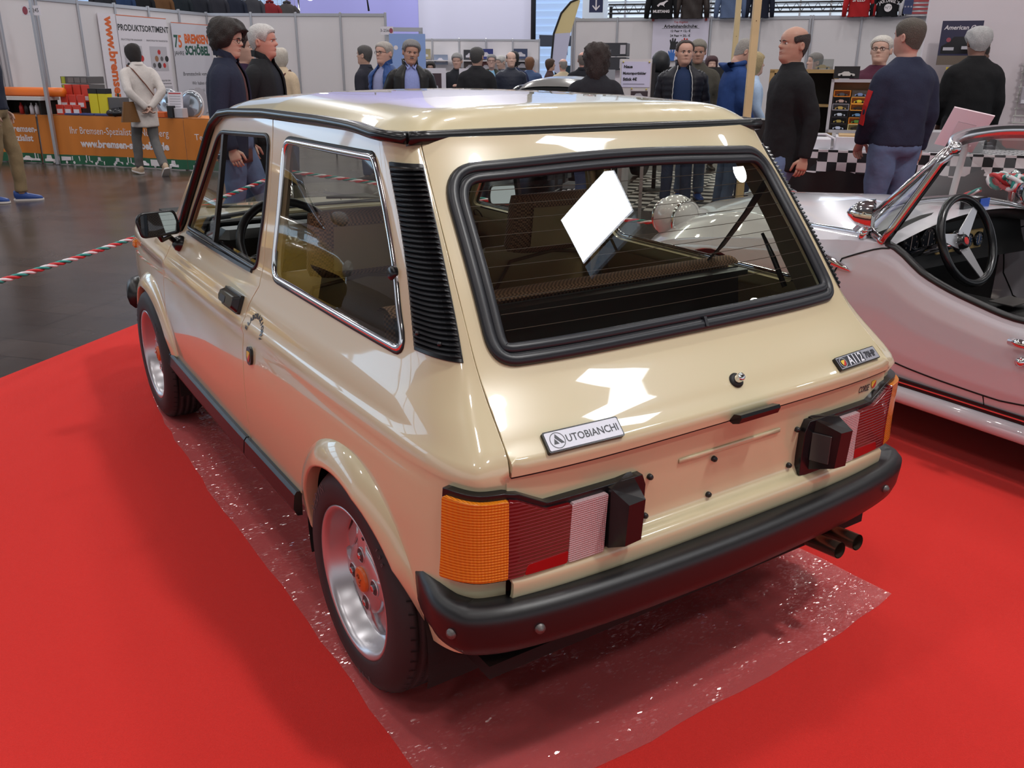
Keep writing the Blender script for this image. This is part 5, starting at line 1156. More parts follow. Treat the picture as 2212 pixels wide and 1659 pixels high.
    # ---- face details
    if detail:
        e1, e2, e3 = MB(), MB(), MB()
        for s in (1, -1):
            c = head_pt(math.atan2(.031*s, .078), .119); c = Vector((.0735, s*.031, .119)); e1.add([hd(c+Vector((.011*math.cos(t)*math.cos(f), .0135*math.cos(t)*math.sin(f), .0085*math.sin(t)))) for t in np.linspace(-PI/2, PI/2, 6) for f in np.linspace(-PI/2, PI/2, 8)], [(i*8+j, i*8+j+1, (i+1)*8+j+1, (i+1)*8+j) for i in range(5) for j in range(7)], True)
            e2.add([hd(c+Vector((.0116, .0058*math.cos(a), .0058*math.sin(a)))) for a in np.linspace(0, 2*PI, 9)[:-1]]+[hd(c+Vector((.0125, 0, 0)))], [(i, (i+1) % 8, 8) for i in range(8)], True)
            e3.tube([hd(head_pt(math.atan2(.014*s, .09), .134)+Vector((.004, 0, 0))), hd(head_pt(math.atan2(.032*s, .09), .1385)+Vector((.005, 0, 0))), hd(head_pt(math.atan2(.050*s, .08), .134)+Vector((.003, 0, 0)))], [.003, .0038, .002], 6)
        e1.build('eye', mat('eye_white', (214, 204, 198), .3), root); e2.build('iris', mat('iris_dark', (38, 28, 24), .2), root)
        hc = hair['c'] if hair else (90, 80, 74); e3.build('eyebrow', mat('brow_%d_%d_%d' % tuple(int(v*.7) for v in hc), tuple(int(v*.7) for v in hc), .8), root)
        b = MB(); b.tube([hd(head_pt(a, .0615)+Vector((.0012, 0, 0))) for a in np.linspace(-.26, .26, 7)], [.0008, .0028, .0034, .0032, .0034, .0028, .0008], 6); b.build('mouth', mat('lip_%d' % skin_c[0], (int(skin_c[0]*.78), int(skin_c[1]*.62), int(skin_c[2]*.62)), .5), root)
    # ---- hair
    if hair:
        st = hair.get('style', 'short'); hc = hair['c']; HM = mat('hair_%d_%d_%d' % hc, hc, .65, noise=.35, nscale=90, bump=.9, bscale=170)
        b = MB(); ncol, nrow = 48, 12; V = []; F = []
        for i in range(ncol):
            a = 2*PI*i/ncol; aa = abs((a+PI) % (2*PI)-PI)     # 0 = forehead
            D = math.degrees(aa)
            if st == 'short': lo = np.interp(D, [0, 35, 55, 68, 80, 95, 110, 150, 180], [.186, .180, .165, .110, .120, .135, .07, .035, .03]); hi = .2345; th = hair.get('t', .012)
            elif st == 'recede': lo = np.interp(D, [0, 25, 42, 60, 72, 82, 95, 110, 150, 180], [.210, .212, .205, .17, .115, .125, .135, .07, .035, .03]); hi = .2345; th = hair.get('t', .009)
            elif st == 'bald': lo = np.interp(D, [0, 60, 72, 82, 95, 110, 150, 180], [.16, .155, .115, .125, .135, .07, .035, .03]); hi = np.interp(D, [0, 60, 80, 120, 180], [.161, .158, .172, .185, .185]); th = hair.get('t', .006)
            elif st == 'bob': lo = np.interp(D, [0, 25, 45, 60, 80, 120, 180], [.165, .165, .15, .04, -.005, -.02, -.03]); hi = .2345; th = hair.get('t', .022)
            elif st == 'long': lo = np.interp(D, [0, 25, 45, 60, 80, 120, 180], [.185, .18, .14, .02, -.06, -.10, -.11]); hi = .2345; th = hair.get('t', .035)
            else: lo = np.interp(D, [0, 25, 45, 62, 80, 95, 120, 180], [.175, .172, .15, .08, .06, .05, .0, -.02]); hi = .2345; th = hair.get('t', .028)
            for j in range(nrow):
                t = j/(nrow-1); z = lo+(hi-lo)*(1-(1-t)**1.6); e = min(1, t*5+.12); amp = hair.get('wave', .15)
                nz = 1+amp*(math.sin(a*7+z*60)*.5+math.sin(a*13-z*95)*.35+math.sin(a*3+z*140)*.3)
                if st == 'bald' and D < 64: th_ = -.012
                else: th_ = th
                q = head_pt(a, max(z, -.0 if st in ('bob', 'long', 'wavy') else z), .0032*(1 if th_ > 0 else 0)+th_*(e if th_ > 0 else 1)*nz, min(fat, 1.12))
                if z < 0: q = Vector((q.x*1.0, q.y, z)); 
                top_b = max(0, (z-.17)/.065)*th*(.7 if th_ > 0 else 0); q.z += top_b; V.append(hd(q))
        F = [(i*nrow+j, ((i+1) % ncol)*nrow+j, ((i+1) % ncol)*nrow+j+1, i*nrow+j+1) for i in range(ncol) for j in range(nrow-1)]
        if st != 'bald': F.append(tuple(i*nrow+nrow-1 for i in range(ncol)))
        b.add(V, F, True); b.build('hair', HM, root, fix=False)
        if hair.get('tache'):
            b = MB(); b.tube([hd(head_pt(a, .074)+Vector((.004, 0, -.001*abs(a)*10))) for a in np.linspace(-.30, .30, 7)], [.002, .005, .006, .0055, .006, .005, .002], 6); b.build('moustache', HM, root)
    if 'glasses' in extras:
        b = MB()
        for s in (1, -1):
            b.tube([hd(Vector((.099-.3*abs(.022*math.cos(a)) * .3, s*(.032+.022*math.cos(a)), .119+.016*math.sin(a)))) for a in np.linspace(0, 2*PI, 15)[:-1]], .0022, 5, True); b.tube([hd(Vector((.094, s*.055, .123))), hd(Vector((.04, s*.078, .122))), hd(Vector((-.01, s*.079, .118)))], .002, 5)
        b.tube([hd(Vector((.099, -.010, .122))), hd(Vector((.101, 0, .124))), hd(Vector((.099, .010, .122)))], .002, 5); b.build('glasses', mat('spectacle_frame', (40, 30, 30), .3), root)
    # ---- trousers, fused into one cloth surface
    bc, bk = bottom; b = MB(); loft(b, [(Vector((0, 0, z)), hx*fat, hy*fat, None) for z, hx, hy in ((.83, .10, .14), (.88, .125, .172), (.96, .125, .172), (1.03, .118, .160))], 20)
    for P in lp:
        P = [Vector(p) for p in P]; q = P[0]*.55+P[1]*.45; limb(b, [P[0], q, P[1], P[1]*.45+P[2]*.55, P[2]+(P[2]-P[1]).normalized()*-.015], [.098*fat, .088*fat, .069, .064, .062], 14)
    o = b.build('trousers', cloth(bc, bk), root); md = o.modifiers.new('r', 'REMESH'); md.mode = 'VOXEL'; md.voxel_size = .016 if detail else .022; md.use_smooth_shade = True
    tx = bpy.data.textures.get('folds') or bpy.data.textures.new('folds', 'CLOUDS'); tx.noise_scale = .11
    dm = o.modifiers.new('d', 'DISPLACE'); dm.texture = tx; dm.strength = .022; dm.mid_level = .5; sm = o.modifiers.new('s', 'SMOOTH'); sm.iterations = 3; modbake(o)
    # ---- shoes
    for s, P in ((1, lp[0]), (-1, lp[1])):
        a = Vector(P[2]); d = (a-Vector(P[1])).normalized(); tilt = math.atan2(-d.x, -d.z)*.9 if legs == 'walk' else 0
        M = Matrix.Translation((a.x, a.y, a.z)) @ Matrix.Rotation(tilt if tilt > 0 else tilt*.6, 4, 'Y') @ Matrix.Rotation(math.radians(7*s), 4, 'Z')
        b = MB(); R = [(-.075, .030, .035, .03), (-.06, .038, .050, .02), (0, .040, .055, .015), (.06, .045, .038, 0), (.13, .048, .028, -.006), (.175, .036, .020, -.012), (.190, .012, .010, -.02)]
        V = [(x_, w_*math.cos(t), -.035+zc+h_*math.sin(t)) for x_, w_, h_, zc in R for t in np.linspace(0, 2*PI, 13)[:-1]]; V = [(x_, y_, max(z_, -.062)) for x_, y_, z_ in V]; n = 12
        b.add(V, [(i*n+j, i*n+(j+1) % n, (i+1)*n+(j+1) % n, (i+1)*n+j) for i in range(6) for j in range(n)]+[tuple(range(n)), tuple(6*n+j for j in reversed(range(n)))], True, M); so = b.build('shoe', cloth(shoes, 'leather'), root, fix=True)
        b = MB(); P_ = roundpoly([(-.085, -.038), (.05, -.050), (.15, -.050), (.198, -.02), (.198, .02), (.15, .050), (.05, .050), (-.085, .038)], .025, 3); b.prism(P_, -.072, -.054, M); b.build('shoe_sole', mat('pale_sole', (214, 206, 202), .6) if 'pale_sole' in extras else mat('dark_sole', (40, 34, 32), .6), so)
    # ---- upper garments
    tc_, tk = top
    puff = tk == 'puffer'
    def torso(inf, z_lo, z_hi, k_hem=1.0, puff=puff):
        T = [(z_lo, .128*k_hem, .180*k_hem), (.95, .128, .178), (1.05, .128+.03*(fat-1), .172), (1.15, .130+.04*(fat-1), .176), (1.27, .132, .190), (1.36, .120, .200), (1.40, .106, .190), (1.425, .094, .168), (1.45, .080, .132), (1.49, .066, .088), (z_hi, .064, .076)]
        T = [t for t in T if t[0] >= z_lo]; zs = np.linspace(z_lo, z_hi, 34 if puff else 22); A = np.array(T); out = []
        for z in zs:
            hx = np.interp(z, A[:, 0], A[:, 1])*fat**.8+inf; hy = np.interp(z, A[:, 0], A[:, 2])*fat**.6+inf
            if puff and z < 1.44: bb = .010*abs(math.sin((z-z_lo)*PI/.062)); hx += bb; hy += bb
            out.append((L((.0, 0, z)), hx, hy, RL if z > .95 else None))
        return out
    def sleeves(b, inf, r=(.078, .060, .047), endcut=0.0):
        for A in (AL, AR):
            e = A[3]-(A[3]-A[2]).normalized()*(-.012+endcut); pts = [A[0], A[1], A[2], A[2]*.45+e*.55, e]; rd = [r[0]-.012+inf, r[0]-.004+inf, r[1]+inf, (r[1]+r[2])/2+inf, r[2]+inf]
            if puff:
                T = np.linspace(0, 4, 41); P = np.array([tuple(p) for p in pts]); Q = [Vector([np.interp(t, range(5), P[:, k_]) for k_ in range(3)]) for t in T]; b.tube(Q, [float(np.interp(t, range(5), rd)+.008*abs(math.sin(i*PI/4))) for i, t in enumerate(T)], 12)
            else: limb(b, pts, rd, 14)
    if shirt is not None:      # open jacket over a shirt
        b = MB(); loft(b, torso(-.012, hem-.03, 1.495, puff=False), 24); o = b.build('shirt', cloth(*shirt), root)
        b = MB(); R = torso(.012, hem, 1.50); N = len(R); V = []; n = 26
        for q, (c, hx, hy, RR) in enumerate(R):
            t = q/(N-1); half = np.interp(t, [0, .25, .6, .85, .95, 1], [.62, .50, .42, .34, .42, .62])
            for o_ in (0, -.014):
                for i in range(n+1):
                    a = half+(2*PI-2*half)*i/n; p = Vector(((hx+o_)*math.copysign(abs(math.cos(a))**.9, math.cos(a)), (hy+o_)*math.copysign(abs(math.sin(a))**.9, math.sin(a)), 0)); V.append(c+(RR @ p if RR else p))
        w_ = n+1; F = []
        for q in range(N-1):
            for i in range(n): F += [(q*2*w_+i, q*2*w_+i+1, (q+1)*2*w_+i+1, (q+1)*2*w_+i), (q*2*w_+w_+i, (q+1)*2*w_+w_+i, (q+1)*2*w_+w_+i+1, q*2*w_+w_+i+1)]
            for i in (0, n): F.append((q*2*w_+i, (q+1)*2*w_+i, (q+1)*2*w_+w_+i, q*2*w_+w_+i))
        for i in range(n): F.append((i, w_+i, w_+i+1, i+1))
        b.add(V, F, True); sleeves(b, .004); o = b.build('jacket', cloth(tc_, tk), root, fix=True)
        if 'zip' in extras:
            z_ = MB()
            for ii in (0, n): z_.tube([Vector(V[q*2*w_+ii]) for q in range(N)], .0045, 5)
            z_.build('zip_piping', mat('pale_piping', (200, 198, 196), .5), root)
        if 'collar' in extras:
            z_ = MB()
            for s in (1, -1): z_.sweep([L((.075, s*.045, 1.465)), L((.045, s*.075, 1.515)), L((-.02, s*.085, 1.54)), L((-.075, s*.03, 1.545))], [(-.004, -.028), (.004, -.028), (.006, .02), (-.004, .02)], [Vector((.8, s*.6, 0)), Vector((.5, s*.9, 0)), Vector((0, s, 0)), Vector((-1, s*.3, 0))]) 
            z_.build('collar', cloth(tc_, tk), root, fix=True)
        if 'shirt_collar' in extras:
            z_ = MB()
            for s in (1, -1): z_.add([L((.085, s*.012, 1.475)), L((.075, s*.060, 1.490)), L((.045, s*.066, 1.540)), L((.070, s*.022, 1.520)), L((.098, s*.045, 1.445))], [(0, 4, 1, 2, 3)])
            z_.build('shirt_collar', cloth(*shirt), root)
    else:
        b = MB(); loft(b, torso(.004, hem, 1.50, 1.06 if hem < .8 else 1.0), 26); sleeves(b, .0)
        o = b.build('coat' if hem < .8 else ('jacket' if tk in ('leather', 'cloth', 'puffer') else 'sweater'), cloth(tc_, tk), root)
        md = o.modifiers.new('r', 'REMESH'); md.mode = 'VOXEL'; md.voxel_size = .014 if detail else .02; md.use_smooth_shade = True
        if not puff: dm = o.modifiers.new('d', 'DISPLACE'); dm.texture = tx; dm.strength = .020; dm.mid_level = .5
        sm = o.modifiers.new('s', 'SMOOTH'); sm.iterations = 2 if puff else 4; modbake(o)
        if 'collar' in extras or 'turtle' in extras:
            z_ = MB(); hh = .055 if 'turtle' in extras else .035
            loft(z_, [(L((0, 0, 1.475)), .082, .088, RL), (L((.002, 0, 1.475+hh)), .072, .076, RL), (L((.004, 0, 1.48+hh)), .064, .068, RL), (L((.0, 0, 1.47)), .06, .065, RL)], 22, caps=False); z_.build('collar', cloth(tc_, tk), root)
    if 'hood' in extras:
        z_ = MB(); z_.grid(lambda u, v: L((-.05-.085*math.sin(v*PI)-.02, (2*u-1)*.125, 1.50-.13*v*(1-.3*abs(2*u-1))+.03*math.sin(v*PI))), 12, 10); z_.tube([L((.075*math.cos(a)-.01, .105*math.sin(a), 1.49+.02*math.cos(a))) for a in np.linspace(.5, 2*PI-.5, 16)], .026, 8); z_.build('hood', cloth(tc_, tk), root)
    for e in extras:
        if isinstance(e, tuple) and e[0] == 'strap':
            z_ = MB(); s = e[2]; pts = [L((.09, s*.10, 1.44)), L((.02, s*.13, 1.475)), L((-.10, s*.10, 1.41)), L((-.155, -s*.02, 1.22)), L((-.15, -s*.13, 1.05)), L((-.10, -s*.20, .95))]
            z_.tube(pts, .012, 6, flat=(1, .6)); z_.build('bag_strap', cloth(e[1], 'leather'), root)
    return root, L, hd
def place(px_row, z_top=None): return None
tests = [person('test person', 2.5+i*0, 0, 0) for i in range(0)]
# ------------------------------------------------------------------ brake-parts stall on the left
ORANGE = mat('orange_cloth', (204, 122, 50), .85, bump=.2, bscale=14); GREEN = mat('green_cloth', (44, 98, 72), .85); WINK = mat('white_print', (226, 218, 222), .6); ORI = mat('orange_print', (214, 100, 42), .6); GRI = mat('green_print', (30, 84, 70), .6); BKI = mat('black_print', (34, 34, 38), .6)
TA, TB = (14.6, .545), (10.6, -2.55)
MT = wall_frame((14.08, .146), (11.52, -1.85))    # local x along the table front, y up, z towards the aisle
def stall_table(x0, x1, lab, clothlab):
    t = thing('trestle_table', lab, 'table'); b = MB(); mbox(b, MT, ((x0+x1)/2, .70, -.36), (x1-x0, .03, .72)); b.build('tabletop', mat('table_white', (214, 208, 208), .5), t)
    for x in (x0+.1, x1-.1):
        for z in (-.08, -.64): b = MB(); mbox(b, MT, (x, .345, z), (.04, .69, .04)); b.build('leg', ALUM, t)
    def fold(x, y): f = (1-y/.70); return .012+.022*f*math.sin(x*9+math.sin(x*3.3)*2)+.012*f*math.sin(x*23)
    b = MB(); n = int((x1-x0)*34)
    b.grid(lambda u, v: tuple(MT @ Vector((x0+.01+(x1-x0-.02)*u, .012+.700*v, fold(x0+(x1-x0)*u, .012+.7*v)))), n, 12)
    b.grid(lambda u, v: tuple(MT @ Vector((x0+.01+(x1-x0-.02)*u, .718, .012-.70*v))), 4, 3); b.mi = 1
    b.grid(lambda u, v: tuple(MT @ Vector((x0+.01+(x1-x0-.02)*u, .012+.135*v, fold(x0+(x1-x0)*u, .012+.135*v)+.002))), n, 4)
    o = b.build('table_cloth', [ORANGE, GREEN], fix=True); tag(o, clothlab, 'tablecloth'); return o, fold
def cloth_text(o, fold, s, x, y, size, **k):
    V, F = text_geo(s, size, **k); V = [MT @ Vector((v.x+x, v.y+y, fold(v.x+x, v.y+y)+.004)) for v in V]; mesh_obj('cloth_lettering', V, F, WINK, o)
tl, fl = stall_table(-.33, .56, 'trestle table at left end of the brake parts stall', 'orange and green cloth on left stall table behind the khaki trousers')
tm, fm = stall_table(.58, 3.215, 'trestle table in middle of the brake parts stall', 'wide orange cloth with green hem and two lines of web lettering')
tr, fr = stall_table(3.20, 4.25, 'trestle table at right end of brake parts stall behind the couple', 'orange and green cloth on right stall table, mostly behind the car')
cloth_text(tm, fm, 'Ihr Bremsen-Spezialist in Nürnberg', 2.05, .50, .145, sx=.86); cloth_text(tm, fm, 'www.bremsen-schoebel.de', 2.12, .315, .145, bold=.006, sx=1.0)
cloth_text(tl, fl, 'Ihr Bremsen-', .18, .50, .135, bold=.004); cloth_text(tl, fl, 'Spezialist', .18, .365, .135, bold=.004); cloth_text(tr, fr, 'Technik &', 3.62, .46, .12); cloth_text(tr, fr, 'Service', 3.66, .34, .135, bold=.004)
def veh(o, fold, x, kind):
    S = {'bus': [[(-.14, .0), (.14, .0), (.14, .09), (-.14, .09)]], 'truck': [[(-.16, .02), (.16, .02), (.16, .09), (.04, .09), (.04, .03), (.02, .03), (.02, .08), (-.16, .08)]], 'car': [[(-.11, 0), (.11, 0), (.11, .03), (.06, .04), (.03, .065), (-.04, .065), (-.07, .035), (-.11, .03)]], 'tractor': [[(-.09, 0), (.09, 0), (.09, .035), (.03, .04), (.02, .09), (-.05, .09), (-.06, .04), (-.09, .035)]], 'plant': [[(-.07, 0), (.07, 0), (.07, .03), (.03, .03), (.03, .1), (.015, .1), (.015, .03), (-.02, .03), (-.02, .11), (-.04, .11), (-.04, .03), (-.07, .03)]]}[kind]
    V = []; F = []
    for P in S: n = len(V); V += [MT @ Vector((x+p[0], .04+p[1], fold(x+p[0], .04+p[1])+.005)) for p in P]; F.append(tuple(range(n, n+len(P))))
    if kind in ('bus', 'truck', 'car', 'tractor'):
        for c in (-.07, .07): n = len(V); V += [MT @ Vector((x+c+.022*math.cos(a), .038+.022*math.sin(a), fold(x, .04)+.008)) for a in np.linspace(0, 2*PI, 9)[:-1]]; F.append(tuple(range(n, n+8)))
    ob = mesh_obj('vehicle_print', V, F, WINK, o)
for x, kd in ((.72, 'tractor'), (1.10, 'truck'), (1.42, 'plant'), (1.66, 'tractor'), (1.98, 'tractor'), (2.20, 'plant'), (2.42, 'car'), (2.70, 'bus'), (2.98, 'tractor')): veh(tm, fm, x, kd)
for x, kd in ((.02, 'bus'), (.26, 'car'), (.44, 'plant')): veh(tl, fl, x, kd)
veh(tr, fr, 3.4, 'tractor')
# posts in front of the stall with the stand number, low shelf
b = MB(); b.box((13.32, -.35, 1.25), (.055, .055, 2.5), rz=HA, bev=.008); o = b.build('stall_post', ALUM); tag(o, 'tall grey aluminium post in front of the orange table cloth', 'post')
b = MB(); b.box((14.62, -.02, 1.25), (.055, .055, 2.5), rz=HA, bev=.008); o = b.build('stall_post', ALUM); tag(o, 'grey aluminium post just behind the orange roll, carrying the stand number', 'post')
def board(name, label, cat, c, n, w_, h, m, th=.012, group=None, parent=None, tilt=0.0):
    n = Vector(n).normalized(); x = Vector((0, 0, 1)).cross(n).normalized(); y = n.cross(x)
    M = Matrix(((x.x, y.x, n.x, c[0]), (x.y, y.y, n.y, c[1]), (x.z, y.z, n.z, c[2]), (0, 0, 0, 1)))
    if tilt: M = M @ Matrix.Rotation(tilt, 4, 'Z')
    b = MB(); mbox(b, M, (0, 0, -th/2), (w_, h, th)); o = b.build(name, m, parent)
    if label: tag(o, label, cat, group)
    return o, M @ Matrix.Translation((0, 0, .002))
def letter(o, M, s, x, y, size, m, name='lettering', **k):
    b = MB(); put_text(b, s, M @ Matrix.Translation((x, y, 0)), size, **k); return b.build(name, m, o)
def blob(o, M, P, m, name='picture', z=.0005):
    b = MB()
    for poly in P: n = len(b.V); b.V += [tuple(M @ Vector((p[0], p[1], z))) for p in poly]; b.F.append(tuple(range(n, n+len(poly)))); b.MI.append(0); b.S.append(False)
    return b.build(name, m, o)
def disc(cx, cy_, r, n=14, ry=None): return [(cx+r*math.cos(a), cy_+(ry or r)*math.sin(a)) for a in np.linspace(0, 2*PI, n+1)[:-1]]
def rect(x0, y0, x1, y1): return [(x0, y0), (x1, y0), (x1, y1), (x0, y1)]
CARDW = mat('card_white', (222, 216, 224), .5); GREYP = mat('print_grey', (186, 182, 190), .6)
o, M = board('stand_number_sign', 'small white stand number plate with red emblem on the aluminium posts', 'sign', (13.32, -.33, 2.14), (-.65, .76, 0), .32, .13, CARDW)
letter(o, M, '2-245', .05, 0, .075, BKI); blob(o, M, [disc(-.10, 0, .045, ry=.055)], mat('emblem_red', (150, 70, 84), .6), 'emblem')
b = MB(); mbox(b, MT, (.35, .945, -.05), (.95, .05, .35)); sh = b.build('low_shelf', mat('shelf_white', (206, 204, 206), .5)); tag(sh, 'low white shelf on left stall table carrying the orange roll', 'shelf')
for x in (-.08, .78): b = MB(); mbox(b, MT, (x, .82, -.05), (.03, .20, .33)); b.build('shelf_side', DARK, sh)
b = MB(); mbox(b, MT, (.35, .82, -.20), (.84, .20, .02)); b.build('shelf_back', DARK, sh)
# goods on the stall
def goods(name, label, cat, x, y, z, d, m, group=None, bev=.004):
    b = MB(); mbox(b, MT, (x, .72+y+d[1]/2, z), d, bev); o = b.build(name, m); tag(o, label, cat, group); return o
rl = MB(); P0, P1 = MT @ Vector((-.10, 1.035, -.08)), MT @ Vector((1.05, 1.035, -.10)); rl.tube([P0, P0.lerp(P1, .33), P0.lerp(P1, .66), P1], .065, 18); o = rl.build('tool_roll', mat('orange_vinyl', (238, 120, 40), .4)); tag(o, 'fat rolled orange vinyl mat lying on the low white shelf', 'roll')
e_ = MB(); e_.tube([P0+(P0-P1).normalized()*.002, P0+(P0-P1).normalized()*.03], .067, 16); e_.build('roll_end', DARK, o)
DG = mat('drawer_grey', (92, 90, 92), .5); LIME = mat('lime_plastic', (160, 176, 60), .5)
for k in range(3):
    o = goods('drawer_box', ('top', 'middle', 'bottom')[2-k]+' grey drawer box in the stack behind the orange roll', 'storage box', 1.10, .20+.115*k, -.45, (.52, .105, .32), DG, 'grey drawer boxes')
    b = MB(); mbox(b, MT, (.90, .72+.20+.115*k+.05, -.285), (.06, .10, .012)); b.build('drawer_label', LIME, o)
    b = MB(); 
    for q in range(3): mbox(b, MT, (1.04+.12*q, .72+.2+.115*k+.05, -.286), (.10, .075, .008))
    b.build('drawer_front', mat('drawer_front_grey', (116, 114, 114), .4), o)
goods('drawer_box', 'grey drawer box under the stack, resting on the stall table', 'storage box', 1.10, .0, -.45, (.52, .20, .32), DG, 'grey drawer boxes')
YB = mat('yellow_box', (222, 206, 40), .5); BB = mat('black_box', (30, 28, 30), .5)
for k in range(2):
    o = goods('spray_carton', ('left', 'right')[k]+' tall yellow carton with black top on the stall table', 'carton', 1.52+.17*k, 0, -.22, (.155, .30, .12), YB, 'yellow cartons'); b = MB(); mbox(b, MT, (1.52+.17*k, 1.055, -.22), (.157, .07, .122)); b.build('carton_top', BB, o)
goods('crate', 'dark grey slatted crate right of the yellow cartons', 'crate', 1.86, 0, -.28, (.24, .25, .2), DG); goods('case', 'small dark blue case beside the vertical web banner', 'case', 2.06, 0, -.40, (.22, .16, .2), mat('navy_case', (34, 40, 62), .5))
RB = mat('red_pack', (206, 62, 48), .4)
for k in range(9):
    r_, c_ = divmod(k, 3); o = goods('blister_pack', '%s red blister pack in the %s row beside the post' % (('left', 'middle', 'right')[c_], ('front', 'second', 'back')[r_]), 'pack', .98+.155*c_+.02*r_, .0+.09*r_, -.06-.09*r_, (.13, .14+.05*r_, .03), RB, 'red blister packs'); b = MB(); mbox(b, MT, (.98+.155*c_+.02*r_, .72+.09*r_+.05, -.06-.09*r_+.016), (.10, .06, .004)); b.build('pack_window', CARDW, o)
for k in range(4):
    c0_ = MT @ Vector((.30+.10*k, .72, .0)); b = MB(); b.lathe([(.0, .0), (.032, 0), (.033, .10), (.022, .125), (.012, .135), (.012, .16), (0, .162)], Matrix.Translation(c0_), 14); o = b.build('spray_bottle', [mat('bottle_red', (176, 40, 36), .4), mat('bottle_black', (30, 30, 34), .4), CARDW, CARDW][k]); tag(o, ['red', 'black', 'left white', 'right white'][k]+' spray bottle under the low white shelf', 'bottle', 'spray bottles')
for k in range(3): goods('tool_set', ['left', 'middle', 'right'][k]+' flat blue tool set lying at the table front', 'tool set', 1.22+.28*k, 0, -.10, (.25, .025, .2), mat('blue_tools', (48, 62, 120), .5), 'blue tool sets')
b = MB(); c0_ = MT @ Vector((2.02, .76, -.12))
b.grid(lambda u, v: tuple(c0_+Vector(((.17+.03*math.sin(u*25))*math.cos(u*2*PI)*math.sin(v*PI), (.17+.03*math.cos(u*31))*math.sin(u*2*PI)*math.sin(v*PI), .065*math.cos(v*PI)*(1+.25*math.sin(u*37))))), 26, 9); o = b.build('plastic_bag', mat('black_bag', (30, 30, 36), .25)); tag(o, 'crumpled black plastic bag on the orange stall table', 'bag')
goods('parts_tray', 'orange parts tray behind the woman in the pale coat', 'tray', 2.72, 0, -.10, (.34, .07, .2), ORI); goods('parts_tray', 'orange parts tray left of the woman in the pale coat', 'tray', 2.25, 0, -.2, (.24, .07, .2), ORI)
for k, (x, y) in enumerate(((2.80, .18), (3.20, .16))):
    c0_ = MT @ Vector((x, .72+y, -.22)); M = Matrix.Translation(c0_) @ Vector((-.65, .76, .1)).to_track_quat('Z', 'Y').to_matrix().to_4x4(); b = MB(); b.lathe([(.19, -.02), (.19, .01), (.17, .03), (.12, .02), (.0, .05)], M, 26); o = b.build('headlamp_unit', mat('lamp_chrome', (170, 178, 188), .15, .8)); tag(o, ['round headlamp unit beside the pale coat on the stall', 'round headlamp unit by the price card near the navy blazer'][k], 'headlamp', 'headlamp units')
    b = MB(); b.tube([c0_+M.to_3x3() @ Vector((.195*math.cos(a), .195*math.sin(a), 0)) for a in np.linspace(0, 2*PI, 25)[:-1]], .014, 6, True); b.build('lamp_wrap', mat('clear_wrap', (200, 200, 206), .15), o)
o, M = board('price_card', 'white price sheet standing on the stall between the headlamps', 'card', tuple(MT @ Vector((3.02, .90, -.10))), (-.65, .76, .1), .24, .33, CARDW)
blob(o, M, [rect(-.09, .10-.035*k, .09, .113-.035*k) for k in range(5)], GREYP, 'print_lines'); blob(o, M, [rect(-.10, .135, .10, .15)], mat('badge_red'), 'print_red')
goods('small_box', 'small grey box with a white tag near the navy blazer', 'box', 3.14, 0, -.05, (.14, .13, .12), GREYP); goods('small_box', 'black camera like gadget box on the stall', 'box', 3.02, 0.0, -.0, (.09, .16, .08), BB)
# posters on the stall wall
def onwall(Mw, x, y): return tuple(Mw @ Vector((x, y, .035)))
nA = tuple(MA.col[2].to_3d())
LA = (V3(WA1)-V3(WA0)).length
o, M = board('web_banner', 'tall narrow white banner with vertical orange web lettering', 'banner', onwall(MA, LA-3.02, 1.42), nA, .44, 1.72, CARDW)
b = MB(); put_text(b, 'www.bremsen', M @ Matrix.Translation((.03, .10, 0)) @ Matrix.Rotation(-PI/2, 4, 'Z'), .30, bold=.012, sx=.80); b.build('banner_lettering', ORI, o); b = MB(); put_text(b, '-schöbel', M @ Matrix.Translation((.03, -1.05+.16, 0)) @ Matrix.Rotation(-PI/2, 4, 'Z'), .30, bold=.012, sx=.80); b.build('banner_lettering', GRI, o)
o, M = board('product_poster', 'white product range poster with picture boxes of brake parts', 'poster', onwall(MA, LA-2.08, 1.40), nA, 1.40, 1.75, CARDW)
letter(o, M, 'PRODUKTSORTIMENT', .02, .66, .15, BKI, bold=.003, sx=.95); blob(o, M, [rect(-.70, .862, .70, .875)], ORI, 'top_line')
for q, (cx, cy_, cap) in enumerate(((-.36, .16, 'ERSATZTEILE FÜR ANHÄNGER'), (.36, .16, 'ERSATZTEILE FÜR TRANSPORTER'), (-.36, -.52, 'BREMSTEILE'), (.40, -.56, 'BREMBELÄGE FÜR DEN'))):
    blob(o, M, [rect(cx-.25, cy_-.24, cx+.25, cy_+.20)], GREYP, 'picture_ground', .0002); letter(o, M, cap, cx, cy_+.30, .042, BKI)
    if q == 3: letter(o, M, 'ANHÄNGER / TRANSPORTER', cx, cy_+.245, .036, BKI)
    for k in range(7): blob(o, M, [disc(cx-.17+.12*(k % 3)+.03*k, cy_-.14+.12*(k//3), .045+.01*(k % 2))], [BKI, mat('part_grey', (96, 92, 96), .5), mat('part_brown', (150, 104, 76), .5), mat('badge_red')][(k*3+q) % 4], 'part_picture', .0004+.0001*k)
o, M = board('brand_poster', 'grey white poster with orange and green workshop name and 75 years', 'poster', onwall(MA, LA-.62, 1.36), nA, 1.24, 1.72, mat('poster_pale', (204, 202, 212), .5))
letter(o, M, '7', -.53, .50, .32, GRI, bold=.008, sx=.8); letter(o, M, '5', -.40, .50, .32, ORI, bold=.008, sx=.8); letter(o, M, 'JAHRE', -.46, .29, .11, BKI); letter(o, M, 'BREMSEN', .14, .56, .23, ORI, bold=.011, sx=.82); letter(o, M, 'SCHÖBEL', .14, .34, .23, GRI, bold=.011, sx=.82)
